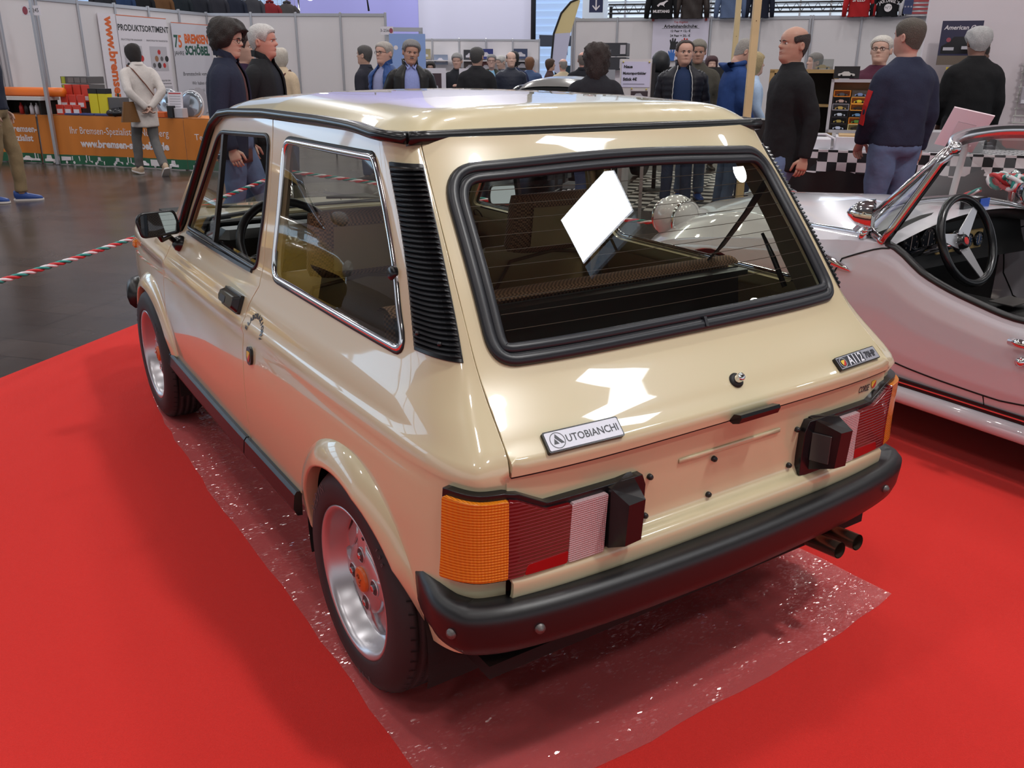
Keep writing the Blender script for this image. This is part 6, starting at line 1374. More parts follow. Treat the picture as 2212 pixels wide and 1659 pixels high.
letter(o, M, 'Bremstechnik vom', -.02, -.10, .105, BKI); letter(o, M, 'Wir haben die', .12, -.28, .095, BKI); letter(o, M, 'ERFAHRUNG', -.02, -.42, .07, BKI, space=1.4); blob(o, M, [disc(.0, -.66, .30, ry=.30)], GREYP, 'statue_print', .0003); blob(o, M, [rect(-.62, .848, .62, .86)], ORI, 'top_line')
# clothes rail with jackets beyond the left partition
def hanging_jacket(label, c, n, w_, m, h=.62, cat='jacket', grp=None):
    """garment on a hanger: rounded shoulders, body and sleeves, facing n"""
    n = Vector(n).normalized(); x = Vector((0, 0, 1)).cross(n); M = Matrix(((x.x, 0, n.x, c[0]), (x.y, 0, n.y, c[1]), (0, 1, 0, c[2]), (0, 0, 0, 1)))
    t = thing('jacket', label, cat, group=grp); b = MB(); 
    def S(u, v):
        a = u*2*PI; yy = -h*v; sh = min(1, (v/.16))**.6; hw_ = (w_*.14+(w_*.36-w_*.14)*sh)*(1 if v < .3 else 1+.04*math.sin(v*20)); d = .05+.05*sh
        return tuple(M @ Vector((hw_*math.cos(a), yy-(.02 if v < .02 else 0), d*math.sin(a)*(1+.15*math.sin(a*5+v*9)))))
    b.grid(S, 22, 14, True, True); b.build('jacket_body', m, t, fix=True)
    for s in (1, -1):
        b = MB(); pts = [M @ Vector((s*w_*.28, -.07, 0)), M @ Vector((s*w_*.42, -.17, 0)), M @ Vector((s*w_*.47, -h*.6, .02)), M @ Vector((s*w_*.49, -h*.98, .05))]; b.tube(pts, [w_*.08, w_*.115, w_*.10, w_*.075], 12); b.build('sleeve', m, t)
    b = MB(); b.tube([M @ Vector((-w_*.12, 0, 0)), M @ Vector((0, .02, .06)), M @ Vector((w_*.12, 0, 0)), M @ Vector((0, .02, -.06))], .028, 8, True); b.build('jacket_collar', m, t)
    b = MB(); b.tube([M @ Vector((0, 0, 0)), M @ Vector((0, .10, 0)), M @ Vector((.03, .15, 0))], .006, 6); b.build('hanger_hook', CHROME, t)
    return t, M
nB = Vector(MBm.col[2].to_3d()); 
cols = [((44, 44, 50), 'charcoal'), ((44, 62, 96), 'blue denim'), ((30, 30, 34), 'black'), ((104, 72, 46), 'brown leather'), ((34, 40, 46), 'dark slate'), ((38, 40, 48), 'ink grey'), ((46, 46, 54), 'graphite'), ((34, 38, 52), 'midnight blue'), ((60, 60, 66), 'smoke grey'), ((120, 36, 40), 'dark red'), ((70, 66, 66), 'taupe')]
J0, J1 = Vector((17.75, -2.35, 0)), Vector((17.2, -6.35, 0))
for k, (c_, nm) in enumerate(cols):
    p = J0.lerp(J1, (k+.3)/len(cols)); hanging_jacket('%s jacket on the clothes rail above the left partition, hanger %s' % (nm, ['first from left', 'second from left', 'third from left', 'fourth from left', 'fifth from left', 'sixth from left', 'seventh from left', 'fourth from right', 'third from right', 'second from right', 'last at right'][k]), tuple(p+(Vector((1.0, .2, 0)) if True else Vector()))[:2]+(2.80 if k < 9 else 2.72,), (-.85, .2, 0), .50, cloth(c_), .75, grp='jackets on the left clothes rail')
rl = thing('clothes_rail', 'chrome clothes rail with wire mesh above the left partition', 'clothes rail'); b = MB(); b.tube([J0+Vector((1, .2, 2.96)), J1+Vector((1, .2, 2.96))], .015, 8); b.build('rail', CHROME, rl)
b = MB()
for k in range(44): p = J0.lerp(J1, k/43)+Vector((1.25, .2, 0)); b.tube([p+Vector((0, 0, 2.3)), p+Vector((0, 0, 3.6))], .004, 4)
for k in range(14): b.tube([J0+Vector((1.25, .2, 2.35+.09*k)), J1+Vector((1.25, .2, 2.35+.09*k))], .004, 4)
b.build('wire_mesh', mat('mesh_wire', (190, 188, 184), .4), rl, kind='stuff')
for p in (J0, J1): b = MB(); b.tube([p+Vector((1, .2, 0)), p+Vector((1, .2, 2.96))], .02, 8); b.build('post', CHROME, rl)
sp = thing('spotlight', 'bright clip on spotlight glaring above the left partition', 'lamp'); b = MB(); b.tube([(16.85, -5.95, 2.78), (16.6, -6.4, 2.86), (16.3, -6.9, 2.84), (16.28, -6.93, 2.5)], .02, 6); b.build('lamp_arm', BLACKM, sp); b = MB(); b.ball((16.87, -5.9, 2.80), .11, 14, 10); b.build('lamp_bulb', mat('bulb_glow', (250, 252, 255), .3, emit=9), sp)
# black folding rack with cards in front of the second partition
rk = thing('folding_rack', 'low black folding rack with four white cards before the partition', 'rack', (12.6, -4.55, 0)); b = MB()
for k in range(9): b.tube([(-.30+.075*k-.0, .10-.02*k, .92), (-.30+.075*k+.0, .10-.02*k, 1.00+.02*(k % 2))], .012, 6)
b.tube([(-.40, .2, .99), (0, 0, 1.0), (.2, -.45, .99)], .022, 8); b.tube([(-.40, .2, .93), (0, 0, .93), (.2, -.45, .93)], .016, 8); b.build('rack_bar', BLACKM, rk)
for k in range(4): board('rack_card', None, None, (-.28+.115*k, .10-.10*k, .955), (-.8, .55, 0), .10, .11, CARDW, parent=rk)
for x, y in ((-.36, .18), (.18, -.42)): b = MB(); b.tube([(x, y, 0), (x, y, .95)], .014, 6); b.build('leg', BLACKM, rk)
# ------------------------------------------------------------------ middle distance
gt = thing('entrance_arch', 'grey aluminium entrance frame behind the leather jacket man', 'frame'); b = MB()
for p in ((11.84, -5.2), (11.61, -5.66)): b.box((p[0], p[1], 1.0), (.05, .05, 2.0), rz=HA)
b.box((11.72, -5.43, 1.97), (.05, .56, .06), rz=math.atan2(-.46, -.23)+PI/2); b.build('frame_bar', ALUM, gt)
o, M = board('stand_number_sign', 'small white stand number plate on the entrance frame by the curtain', 'sign', (11.80, -5.16, 1.95), (-.85, .5, 0), .20, .12, CARDW); letter(o, M, '3-256', -.035, 0, .06, BKI); blob(o, M, [disc(.065, 0, .03, ry=.038)], mat('emblem_red'), 'emblem')
o, M = board('rollup_banner', 'pale blue roll up banner between the two talking men', 'banner', (9.93, -4.56, .94), (-.85, .5, 0), .50, 1.80, mat('rollup_blue', (140, 166, 220), .5)); letter(o, M, 'OLDTIMER', .05, .72, .055, WINK); blob(o, M, [disc(-.16, .72, .03)], WINK, 'emblem'); blob(o, M, [[(-.2, -.5), (.2, -.2), (.24, .2), (.0, .05), (-.1, -.1)]], mat('rollup_pale', (176, 196, 232), .5), 'wave_print')
b = MB()
for k in range(3): b.tube([(10.6+.1*k, -4.75-.12*k, 0), (10.6+.1*k, -4.75-.12*k, 1.85)], .03, 6)
o = b.build('umbrella_bundle', BLACKM); tag(o, 'bundle of dark poles and bags beside the pale blue banner', 'bundle')
# boxed models on the far wall shelves
nF = Vector(MF.col[2].to_3d()); far_c = [(60, 70, 110), (40, 40, 48), (150, 140, 110), (120, 130, 150), (44, 44, 50), (36, 46, 110), (50, 60, 90), (36, 36, 42), (70, 60, 60), (90, 40, 40)]
for k, (px, z) in enumerate(((.45, 1.72), (.75, 1.50), (1.45, 1.82), (2.0, 1.65), (2.95, 1.80), (3.45, 1.83), (4.55, 1.84), (4.62, 1.5), (2.95, 1.45), (3.45, 1.45))):
    c = MF @ Vector((px, z, .3)); o, M = board('model_box', '%s boxed model on the far shelf, box %d from the left' % (['blue', 'black', 'cream', 'pale grey', 'black windowed', 'bright blue', 'navy', 'lower black', 'lower brown', 'lower dark red'][k], [1, 2, 3, 4, 5, 7, 9, 10, 6, 8][k]), 'box', tuple(c), tuple(nF), .44, .30, mat('far_box_%d' % k, far_c[k], .4), .18, 'boxed models on the far shelf'); blob(o, M, [[(-.15, -.08), (.15, -.08), (.15, -.02), (.07, .0), (.03, .05), (-.06, .05), (-.1, 0), (-.15, -.02)]], GREYP, 'car_print')
sf = thing('display_shelf', 'long low shelf unit under the far partition wall', 'shelf'); b = MB()
for z in (1.30, 1.62): mbox(b, MF, (2.6, z, .3), (4.9, .03, .4))
b.build('shelf_board', WALLP, sf); b = MB(); mbox(b, MF, (2.6, .65, .3), (4.9, 1.3, .4)); b.build('shelf_base', CARDW, sf)
for k in range(2):
    o, M = board('framed_picture', ['left', 'right'][k]+' white framed car picture propped behind the talking men', 'picture', (10.9-.35*k, -5.5-.45*k, 1.12), (-.85, .5, 0), .36, .55, CARDW); blob(o, M, [rect(-.11, -.2, .11, .2)], mat('picture_dark', (70, 50, 56), .5), 'picture'); blob(o, M, [[(-.07, -.06), (.07, -.06), (.05, .02), (-.04, .03)]], GREYP, 'car_print', .0008)
o, M = board('shop_sign', 'pale blue fascia sign with dark lettering in the far aisle', 'sign', (21.8, -16.7, 1.88), (-.8, .6, 0), 1.3, .38, mat('fascia_blue', (176, 206, 238), .4, emit=.25)); letter(o, M, 'ON UK LTD', -.08, 0, .26, mat('fascia_ink', (96, 124, 170), .5))
b = MB(); b.prism([(-1.5, 0), (.55, 0), (.1, .32), (-1.5, .36)], -1.0, 0, Matrix(((-.62, 0, -.78, 24.3), (-.78, 0, .62, -18.7), (0, 1, 0, 2.15), (0, 0, 0, 1)))); o = b.build('tent_roof', mat('black_canvas', (40, 44, 58), .7), fix=True); tag(o, 'dark grey sloping tent roof above the pale blue fascia', 'tent roof')
b = MB(); b.box((23.6, -18.4, .95), (.3, 2.2, 1.1), rz=-.65); o = b.build('display_screen', mat('screen_dark', (22, 44, 52), .2)); tag(o, 'large dark display screen in the far aisle', 'screen')
fr_ = thing('stall_gate', 'white lattice stall frame at the end of the far aisle', 'frame'); b = MB(); b.box((20.4, -16.2, 1.05), (.09, .09, 2.1)); b.box((19.4, -15.2, 1.0), (.07, .07, 2.0)); b.box((19.9, -15.7, 2.02), (.06, 1.5, .08), rz=.78); b.box((19.9, -15.7, 1.65), (.06, 1.5, .06), rz=.78); b.build('frame_bar', mat('frame_white', (206, 214, 226), .4), fr_)
# feather flag, arrow sign, exit sign
ff = thing('feather_flag', 'yellow feather flag with curved black pole left of the long partition', 'flag'); b = MB(); fp_ = [(14.62, -10.36, 0), (14.60, -10.38, 1.4), (14.56, -10.42, 2.1), (14.46, -10.53, 2.5), (14.33, -10.68, 2.72), (14.22, -10.80, 2.78)]; b.tube(fp_, .022, 8); b.build('flag_pole', BLACKM, ff)
b = MB(); b.add([fp_[2], fp_[3], fp_[4], fp_[5], (14.20, -10.83, 2.74), (14.32, -10.69, 2.12)], [(0, 1, 2, 3, 4, 5)]); b.build('flag_cloth', mat('flag_yellow', (214, 196, 146), .7), ff); b = MB(); b.add([fp_[1], fp_[2], (14.32, -10.69, 2.12), (14.42, -10.58, 1.2)], [(0, 1, 2, 3)]); b.build('flag_cloth', mat('flag_pale', (196, 196, 222), .7), ff)
o, M = board('arrow_sign', 'dark blue overhead sign with white arrow and red pictogram', 'sign', (21.3, -16.9, 3.35), (-.8, .6, 0), .42, .62, mat('sign_navy', (28, 36, 78), .5)); letter(o, M, '↓', 0, -.12, .36, WINK) if False else blob(o, M, [[(-.02, .06), (-.02, -.18), (-.10, -.10), (-.12, -.13), (0, -.26), (.12, -.13), (.10, -.10), (.02, -.18), (.02, .06)]], WINK, 'arrow'); blob(o, M, [rect(-.17, .08, .17, .29)], CARDW, 'pictogram_ground'); blob(o, M, [[(-.1, .1), (.1, .1), (.08, .2), (.02, .17), (0, .26), (-.06, .16)]], mat('badge_red'), 'pictogram', .0009)
o, M = board('exit_sign', 'lit green emergency exit sign with white arrow', 'sign', (23.8, -21.3, 3.45), (-.8, .6, 0), .95, .42, mat('exit_green', (60, 190, 100), .4, emit=.9)); blob(o, M, [[(-.30, .10), (-.26, .10), (-.26, -.02), (-.16, -.02), (-.28, -.15), (-.40, -.02), (-.30, -.02)], rect(.1, -.14, .4, .14)], mat('exit_white', (220, 250, 230), .4, emit=.9), 'pictogram')
# truss and hanging jackets over the long partition
ts_ = thing('lattice_truss', 'black lattice truss running above the long partition wall', 'truss'); nR = Vector(MR.col[2].to_3d()); b = MB()
for y, z in ((2.56, -.25), (2.74, -.25), (2.65, -.40)): b.tube([MR @ Vector((.75, y, z)), MR @ Vector((8.1, y, z))], .018, 6)
b.build('truss_chord', BLACKM, ts_); b = MB()
for k in range(34): x = .78+.215*k; b.tube([MR @ Vector((x, 2.56, -.25)), MR @ Vector((x+.107, 2.74, -.25)), MR @ Vector((x+.215, 2.56, -.25))], .008, 4)
b.build('truss_web', BLACKM, ts_, kind='stuff')
for x in (.8, 8.05): b = MB(); mbox(b, MR, (x, 1.35, -.32), (.06, 2.7, .06)); b.build('post', BLACKM, ts_)
JK = [(1.98, (24, 24, 27), 'black', 'with white galloping horse print', .62), (2.62, (52, 44, 42), 'dark brown leather', 'hanging second from left', .62), (3.42, (92, 108, 140), 'faded blue denim', 'right of the brown leather one', .56), (4.02, (32, 36, 52), 'navy', 'behind the wooden posts', .5), (5.98, (170, 36, 40), 'red', 'with dark racing prints', .54), (6.52, (26, 26, 30), 'black', 'with white whiskey lettering', .55), (7.08, (206, 204, 210), 'white', 'with stars and stripes across the back', .58)]
jobs = []
for x, c_, nm, ex, w_ in JK:
    p = MR @ Vector((x, 2.98, .10)); t, M = hanging_jacket('%s jacket above the long partition %s' % (nm, ex), tuple(p), tuple(nR), w_*1.06, cloth(c_, 'leather' if 'leather' in nm else 'cloth'), .56, grp='jackets over the long partition'); jobs.append((t, M))
Fm = lambda M, y=-.32, z=.115: M @ Matrix(((1, 0, 0, 0), (0, 1, 0, y), (0, 0, 1, z), (0, 0, 0, 1)))
t, M = jobs[0]; M2 = Fm(M, -.25); blob(t, M2, [[(-.10, -.05), (-.04, .0), (.04, .02), (.10, .05), (.14, .04), (.08, .0), (.05, -.04), (.07, -.08), (.03, -.05), (-.03, -.04), (-.07, -.08)]], WINK, 'horse_print'); letter(t, Fm(M, -.42), 'MUSTANG', 0, 0, .075, WINK, 'print_lettering', bold=.003)
t, M = jobs[4]; letter(t, Fm(M, -.25), 'SPEED', -.03, 0, .09, WINK, 'print_lettering', bold=.002)
t, M = jobs[5]; b = MB()
for k, ch in enumerate("JACK DANIEL'S"): a = (k-6)*.085; put_text(b, ch, Fm(M, -.27) @ Matrix.Translation((.36*math.sin(a), .36*math.cos(a)-.36, 0)) @ Matrix.Rotation(-a, 4, 'Z'), .085, bold=.001, sx=.8)
b.build('print_lettering', WINK, t); blob(t, Fm(M, -.40), [disc(0, 0, .075)], WINK, 'round_print'); letter(t, Fm(M, -.40, .117), 'N°7', 0, 0, .07, BKI, 'print_lettering')
t, M = jobs[6]; M2 = Fm(M, -.36); blob(t, M2, [rect(-.27, -.16, -.10, .10)], mat('flag_blue', (50, 58, 100), .6), 'flag_canton', .001); blob(t, M2, [rect(-.10, -.16+.074*k, .27, -.123+.074*k) for k in range(4)], mat('flag_red', (160, 60, 66), .6), 'flag_stripe', .001); letter(t, M2 @ Matrix.Translation((0, 0, .002)), '* * *', -.185, -.04, .08, WINK, 'print_lettering')
# chains and the glove poster
for k, x in enumerate((1.80, 2.93)):
    b = MB(); 
    for q in range(12): M = MR @ Matrix.Translation((x, 2.50+.075*q, .06)); b.tube([M @ Vector((.018*math.cos(a)*(1 if q % 2 else .3), .045*math.sin(a), .018*math.cos(a)*(.3 if q % 2 else 1))) for a in np.linspace(0, 2*PI, 9)[:-1]], .008, 5, True)
    o = b.build('chain', mat('chain_white', (206, 204, 206), .4)); tag(o, ['left', 'right'][k]+' white chain holding up the glove poster', 'chain', 'poster chains')
    b = MB(); mbox(b, MR, (x, 2.44, .07), (.045, .13, .05)); b.build('clamp', mat('clamp_red', (150, 34, 34), .4), o)
o, M = board('glove_poster', 'large white poster offering work gloves, clipped to the partition', 'poster', tuple(MR @ Vector((2.40, 2.0, .05))), tuple(nR), 1.20, .84, mat('poster_lilac', (214, 208, 226), .6))
letter(o, M, 'Top Angebot', .0, .355, .055, mat('badge_red'), bold=.001); letter(o, M, 'Arbeitshandschuhe:', 0, .27, .09, BKI, bold=.003); blob(o, M, [rect(-.40, .225, .40, .231)], BKI, 'underline'); letter(o, M, '12 Paar = 12,- €', 0, .175, .065, BKI, bold=.002); letter(o, M, '24 Paar = 20,- €', 0, .08, .065, BKI, bold=.002)
for cx, cy_, c_ in ((-.13, -.09, 'black_print'), (.12, -.09, 'badge_red'), (-.15, -.32, 'glove_blue')):
    mm = mat(c_, (60, 110, 190), .6); blob(o, M, [[(cx-.08, cy_-.11), (cx+.05, cy_-.11), (cx+.06, cy_), (cx+.10, cy_+.03), (cx+.08, cy_+.06), (cx+.04, cy_+.04), (cx+.05, cy_+.11), (cx+.02, cy_+.12), (cx+.0, cy_+.05), (cx-.01, cy_+.13), (cx-.04, cy_+.12), (cx-.04, cy_+.05), (cx-.07, cy_+.10), (cx-.09, cy_+.08), (cx-.07, cy_)]], mm, 'glove_print')
# ------------------------------------------------------------------ visitors
AWAY, TOCAM, RIGHT, LEFT = -33.5, 146.5, -123.5, 56.5
JEAN = ((92, 108, 140), 'denim'); DJEAN = ((56, 66, 94), 'denim'); BLK = ((30, 30, 33), 'cloth'); KHAKI = ((136, 116, 88), 'cloth')
person('man cut off at left edge, navy sweater, khaki trousers and blue trainers', 9.38, .63, RIGHT+14, 1.86, (196, 150, 128), dict(c=(80, 70, 60)), ((38, 42, 58), 'knit'), KHAKI, (50, 76, 140), 'down', 'step', extras=('pale_sole',))
r, L, hd = person('woman in pale trench coat walking away with hands behind her back', 11.19, -1.24, AWAY+42, 1.68, (206, 160, 140), dict(c=(34, 26, 26), style='bob', t=.02), ((208, 200, 196), 'cloth'), ((104, 102, 102), 'cloth'), (188, 164, 140), 'back', 'walk', .04, (14, 18, 0), .95, ('pale_sole', 'collar', ('strap', (110, 66, 52), 1)), hem=.66)
b = MB(); b.grid(lambda u, v: (lambda a, h: tuple(L((-.12+.06*math.cos(a)*(1-.25*h), .235+.13*math.sin(a)*(.55+.45*(1-h)), .74+.26*h))))(u*2*PI, v), 18, 7, True, True); b.build('shoulder_bag', cloth((112, 78, 46), 'leather'), r)
person('person with dark curly hair and glasses in navy blazer over a brown rollneck', 4.90, -.57, RIGHT+4, 1.70, (206, 160, 138), dict(c=(48, 42, 40), style='wavy', t=.040, wave=.35), ((40, 44, 62), 'cloth'), JEAN, (60, 50, 46), 'down', 'walk', 0, (-12, 10, 0), 1.08, ('glasses', 'collar'), shirt=((92, 58, 56), 'knit'), hem=.80)
person('white haired man in black jacket and black shirt walking right', 5.40, -1.00, RIGHT-10, 1.70, (214, 142, 122), dict(c=(206, 202, 200), style='short', t=.016), ((34, 35, 38), 'cloth'), BLK, (40, 38, 38), 'swing', 'walk', 0, (6, 2, 0), 1.08, ('collar',), shirt=((36, 38, 46), 'knit'), hem=.86)
person('person in dark purple jacket half hidden behind the couple at left', 6.0, -1.02, RIGHT, 1.66, (196, 150, 130), dict(c=(58, 40, 40), style='short'), ((52, 34, 58), 'cloth'), DJEAN)
person('woman with white bob in beige cardigan with brown bag strap', 10.14, -2.81, AWAY-20, 1.62, (210, 168, 146), dict(c=(206, 196, 184), style='bob', t=.030), ((206, 184, 156), 'knit'), DJEAN, extras=(('strap', (92, 52, 44), -1), 'collar'), head=(30, 0, 0))
person('man with slicked grey hair looking left behind the blue puffer jacket', 9.09, -3.54, LEFT-20, 1.66, (206, 156, 134), dict(c=(84, 80, 80), style='short', t=.008), ((44, 44, 54), 'cloth'), DJEAN, extras=('collar',))
person('grey haired man with glasses in blue puffer jacket and lilac shirt', 7.54, -3.07, TOCAM-38, 1.66, (214, 160, 140), dict(c=(176, 168, 162), style='short', t=.010), ((44, 74, 132), 'puffer'), DJEAN, arms='pocket', fat=1.18, extras=('glasses', 'collar'), shirt=((150, 154, 192), 'knit'), hem=.92)
person('grey haired man with moustache in black leather jacket and blue shirt', 7.07, -3.13, TOCAM+14, 1.67, (196, 142, 118), dict(c=(128, 126, 126), style='short', t=.018, tache=True), ((40, 39, 40), 'leather'), DJEAN, arms='pocket', fat=1.06, extras=('collar', 'shirt_collar'), shirt=((146, 158, 214), 'cloth'), head=(0, 10, -6), hem=.90)
person('grey haired man in black field jacket holding his hand at the chest', 10.90, -5.92, TOCAM-8, 1.62, (206, 158, 138), dict(c=(150, 148, 148), style='short', t=.014), ((38, 40, 46), 'cloth'), DJEAN, arms=('chest', 'down'), extras=('collar',), head=(0, 12, 0), detail=False)
person('man seen from behind in black quilted vest with grey sleeves', 8.61, -4.88, AWAY, 1.65, (196, 150, 130), dict(c=(72, 70, 70), style='short', t=.010), ((36, 36, 40), 'cloth'), DJEAN, fat=1.12, extras=('collar',), head=(-18, 0, 0))
person('man with glasses in olive parka over light blue hoodie', 11.89, -7.17, TOCAM, 1.62, (206, 164, 150), dict(c=(140, 140, 142), style='short'), ((62, 66, 58), 'cloth'), DJEAN, extras=('glasses',), shirt=((150, 200, 236), 'cloth'), detail=False)
person('white haired person in grey coat bowed behind the olive parka', 12.63, -7.87, LEFT+40, 1.62, (206, 166, 150), dict(c=(198, 196, 194), style='short', t=.016), ((96, 98, 108), 'cloth'), DJEAN, head=(0, 16, 0), detail=False)
person('bald man with glasses in dark blue puffer jacket', 10.46, -6.63, TOCAM+8, 1.64, (216, 170, 150), dict(c=(90, 84, 82), style='bald'), ((44, 48, 62), 'puffer'), DJEAN, extras=('collar',), detail=False)
person('dark haired person in navy coat close behind the bald man', 11.02, -7.05, AWAY, 1.65, (190, 150, 130), dict(c=(34, 32, 34), style='wavy', t=.02), ((40, 48, 78), 'cloth'), DJEAN, detail=False)
person('auburn haired woman in blue quilted jacket in the far aisle', 13.18, -8.85, AWAY, 1.60, (206, 160, 140), dict(c=(126, 88, 64), style='bob'), ((62, 84, 124), 'puffer'), DJEAN, detail=False)
person('person in orange jacket behind the auburn haired woman', 13.80, -9.30, TOCAM, 1.60, (206, 160, 140), dict(c=(90, 70, 60)), ((190, 96, 44), 'cloth'), DJEAN, detail=False)
person('long haired man in dark brown shirt in the far aisle', 13.77, -9.76, RIGHT, 1.58, (200, 152, 132), dict(c=(76, 56, 46), style='wavy', t=.02), ((72, 52, 54), 'cloth'), DJEAN, detail=False)
person('balding man in beige jacket at the end of the far aisle', 12.40, -9.09, AWAY+20, 1.57, (216, 160, 142), dict(c=(150, 144, 140), style='bald'), ((196, 180, 152), 'cloth'), DJEAN, detail=False)
person('bald man in black jacket seen from behind beside the curly haired woman', 9.75, -7.50, AWAY-10, 1.64, (214, 150, 134), dict(c=(120, 110, 106), style='bald'), ((34, 35, 42), 'cloth'), DJEAN, extras=('collar',), detail=False)
person('woman with long dark curly hair in black coat seen from behind', 4.44, -3.53, AWAY-8, 1.58, (206, 160, 140), dict(c=(48, 36, 34), style='long', t=.044, wave=.45), ((38, 38, 44), 'cloth'), DJEAN, (50, 70, 120), extras=('collar',), hem=.70, head=(0, 14, 0))
person('heavy man in black jacket with white zip piping and navy printed shirt', 5.26, -5.32, TOCAM-8, 1.67, (206, 152, 130), dict(c=(58, 46, 42), style='recede'), ((32, 32, 40), 'puffer'), DJEAN, (50, 80, 150), 'down', 'stand', 0, (8, 2, 0), 1.22, ('zip', 'collar'), shirt=((38, 54, 88), 'knit'), hem=.86)
person('tall grey haired man in olive jacket behind the heavy man', 5.60, -5.85, TOCAM-5, 1.70, (190, 136, 112), dict(c=(128, 122, 112), style='short'), ((78, 74, 66), 'cloth'), JEAN, (50, 80, 150), head=(-5, 12, 0), extras=('collar',))
person('dark haired woman partly hidden beside the blue hooded jacket', 7.8, -8.3, TOCAM, 1.57, (216, 170, 150), dict(c=(70, 40, 46), style='bob'), ((60, 56, 60), 'cloth'), DJEAN, detail=False)
person('grey haired man with glasses in blue hooded jacket bending his head', 4.74, -5.50, RIGHT+8, 1.70, (206, 150, 128), dict(c=(150, 144, 138), style='recede', t=.008), ((40, 66, 120), 'cloth'), JEAN, (70, 56, 46), 'low', 'stand', .06, (0, 30, 0), 1.06, ('glasses', 'hood'), hem=.72)
person('person in light blue shirt with strap behind the wooden post', 4.99, -6.05, RIGHT, 1.56, (206, 160, 140), dict(c=(180, 160, 120), style='bob'), ((178, 200, 228), 'cloth'), DJEAN, arms='low', extras=(('strap', (80, 66, 56), 1),), detail=False)
person('balding man in black jacket and jeans walking left past the roadster', 2.56, -3.74, LEFT+8, 1.67, (186, 132, 108), dict(c=(56, 50, 48), style='bald', t=.010), ((26, 26, 29), 'cloth'), JEAN, (50, 46, 44), ('swing', 'down'), 'walk', 0, (6, -2, 0), 1.08, ('collar',), hem=.76)
person('grey haired man behind the walking man near the cabinet', 6.11, -8.45, LEFT, 1.60, (206, 160, 140), dict(c=(128, 124, 120), style='short'), ((60, 58, 60), 'cloth'), DJEAN, detail=False)
r, L, hd = person('white haired trader with glasses in maroon sweatshirt behind the table', 3.44, -5.96, TOCAM-28, 1.68, (206, 158, 136), dict(c=(206, 200, 192), style='short', t=.012), ((82, 40, 58), 'knit'), DJEAN, arms='front', fat=1.1, extras=('glasses',), head=(-6, -2, 0))
b = MB(); b.tube([L((.150+.002*math.cos(a), -.08+.035*math.cos(a), 1.30+.035*math.sin(a))) for a in np.linspace(0, 2*PI, 15)[:-1]], .004, 5, True); b.build('chest_print', WINK, r)
r, L, hd = person('man with cropped hair in navy sweatshirt and jeans seen from behind', 2.15, -4.42, AWAY+18, 1.73, (206, 146, 128), dict(c=(84, 76, 68), style='short', t=.004), ((40, 44, 64), 'knit'), JEAN, (50, 46, 44), ('low', 'down'), 'stand', 0, (14, 0, 0), 1.12, hem=.90)
b = MB(); b.sweep([L((.0, .275, 1.28)), L((.02, .285, 1.18)), L((.05, .275, 1.05))], [(-.003, -.022), (.004, -.022), (.004, .022), (-.003, .022)], [Vector((0, 1, 0))]*3); b.build('lanyard', mat('badge_red'), r)
person('silver haired man in long black coat seen from behind at right', 3.04, -6.80, AWAY-6, 1.76, (140, 98, 82), dict(c=(178, 176, 176), style='short', t=.022, wave=.3), ((24, 24, 26), 'cloth'), BLK, (40, 38, 38), ('low', 'down'), 'stand', 0, (0, 6, 0), 1.22, ('collar',), hem=.66)
person('dark skinned man with cropped hair beyond the silver haired man', 3.46, -7.55, RIGHT+10, 1.66, (112, 78, 64), dict(c=(40, 34, 32), style='short', t=.003), ((50, 48, 50), 'cloth'), DJEAN, detail=False)
person('woman with sunglasses in dark top behind the framed pictures', 12.42, -6.26, TOCAM, 1.50, (206, 160, 140), dict(c=(40, 34, 34), style='bob'), ((40, 38, 40), 'cloth'), DJEAN, extras=('glasses',), detail=False)
# ------------------------------------------------------------------ model-car stall at the right, aisle goods
TR0 = Vector((2.966, -4.55, 0)); 
MQ = wall_frame((2.966, -4.55), (2.966-.786*3, -4.55-.618*3))     # x along the table front (to the right in view), y up, z towards the aisle
tb = thing('stall_table', 'long model car table behind the roadster with black skirt', 'table'); b = MB(); mbox(b, MQ, (1.7, .76, -.45), (3.8, .03, .90)); b.build('tabletop', CARDW, tb)
for x in (-.1, 1.7, 3.5):
    for z in (-.05, -.85): b = MB(); mbox(b, MQ, (x, .37, z), (.05, .745, .05)); b.build('leg', ALUM, tb)
b = MB(); b.grid(lambda u, v: tuple(MQ @ Vector((-.2+3.8*u, .02+.72*v, .01+.02*(1-v)*math.sin(u*60)+.01*math.sin(u*23)))), 120, 6); o = b.build('table_skirt', mat('black_skirt', (20, 19, 20), .35)); tag(o, 'glossy black skirt hanging from the model car table', 'table skirt')
# chequered cloth over the table edge
CK = bpy.data.materials.new('chequered_cloth'); CK.use_nodes = True; nt = CK.node_tree; tc = nt.nodes.new('ShaderNodeTexCoord'); mp = nt.nodes.new('ShaderNodeMapping'); ck = nt.nodes.new('ShaderNodeTexChecker'); ck.inputs['Scale'].default_value = 1
ck.inputs[1].default_value = (*lin((222, 216, 222)), 1); ck.inputs[2].default_value = (*lin((24, 24, 30)), 1); nt.links.new(tc.outputs['UV'], ck.inputs[0]); nt.links.new(ck.outputs[0], nt.nodes['Principled BSDF'].inputs['Base Color']); nt.nodes['Principled BSDF'].inputs['Roughness'].default_value = .75
b = MB(); nu, nv = 90, 8; b.grid(lambda u, v: tuple(MQ @ Vector((-.22+3.84*u, .805-.165*v+.012*math.sin(u*70)*v, .025+.012*math.sin(u*55+v*3)*(v+.2)))), nu, nv); b.grid(lambda u, v: tuple(MQ @ Vector((-.22+3.84*u, .805-.028*v, .025-.9*v))), 4, 4)
o = b.build('chequered_cloth', CK); tag(o, 'black and white chequered cloth along the edge of the model car table', 'tablecloth')
uvl = o.data.uv_layers.new(name='UVMap'); Mi = MQ.inverted()
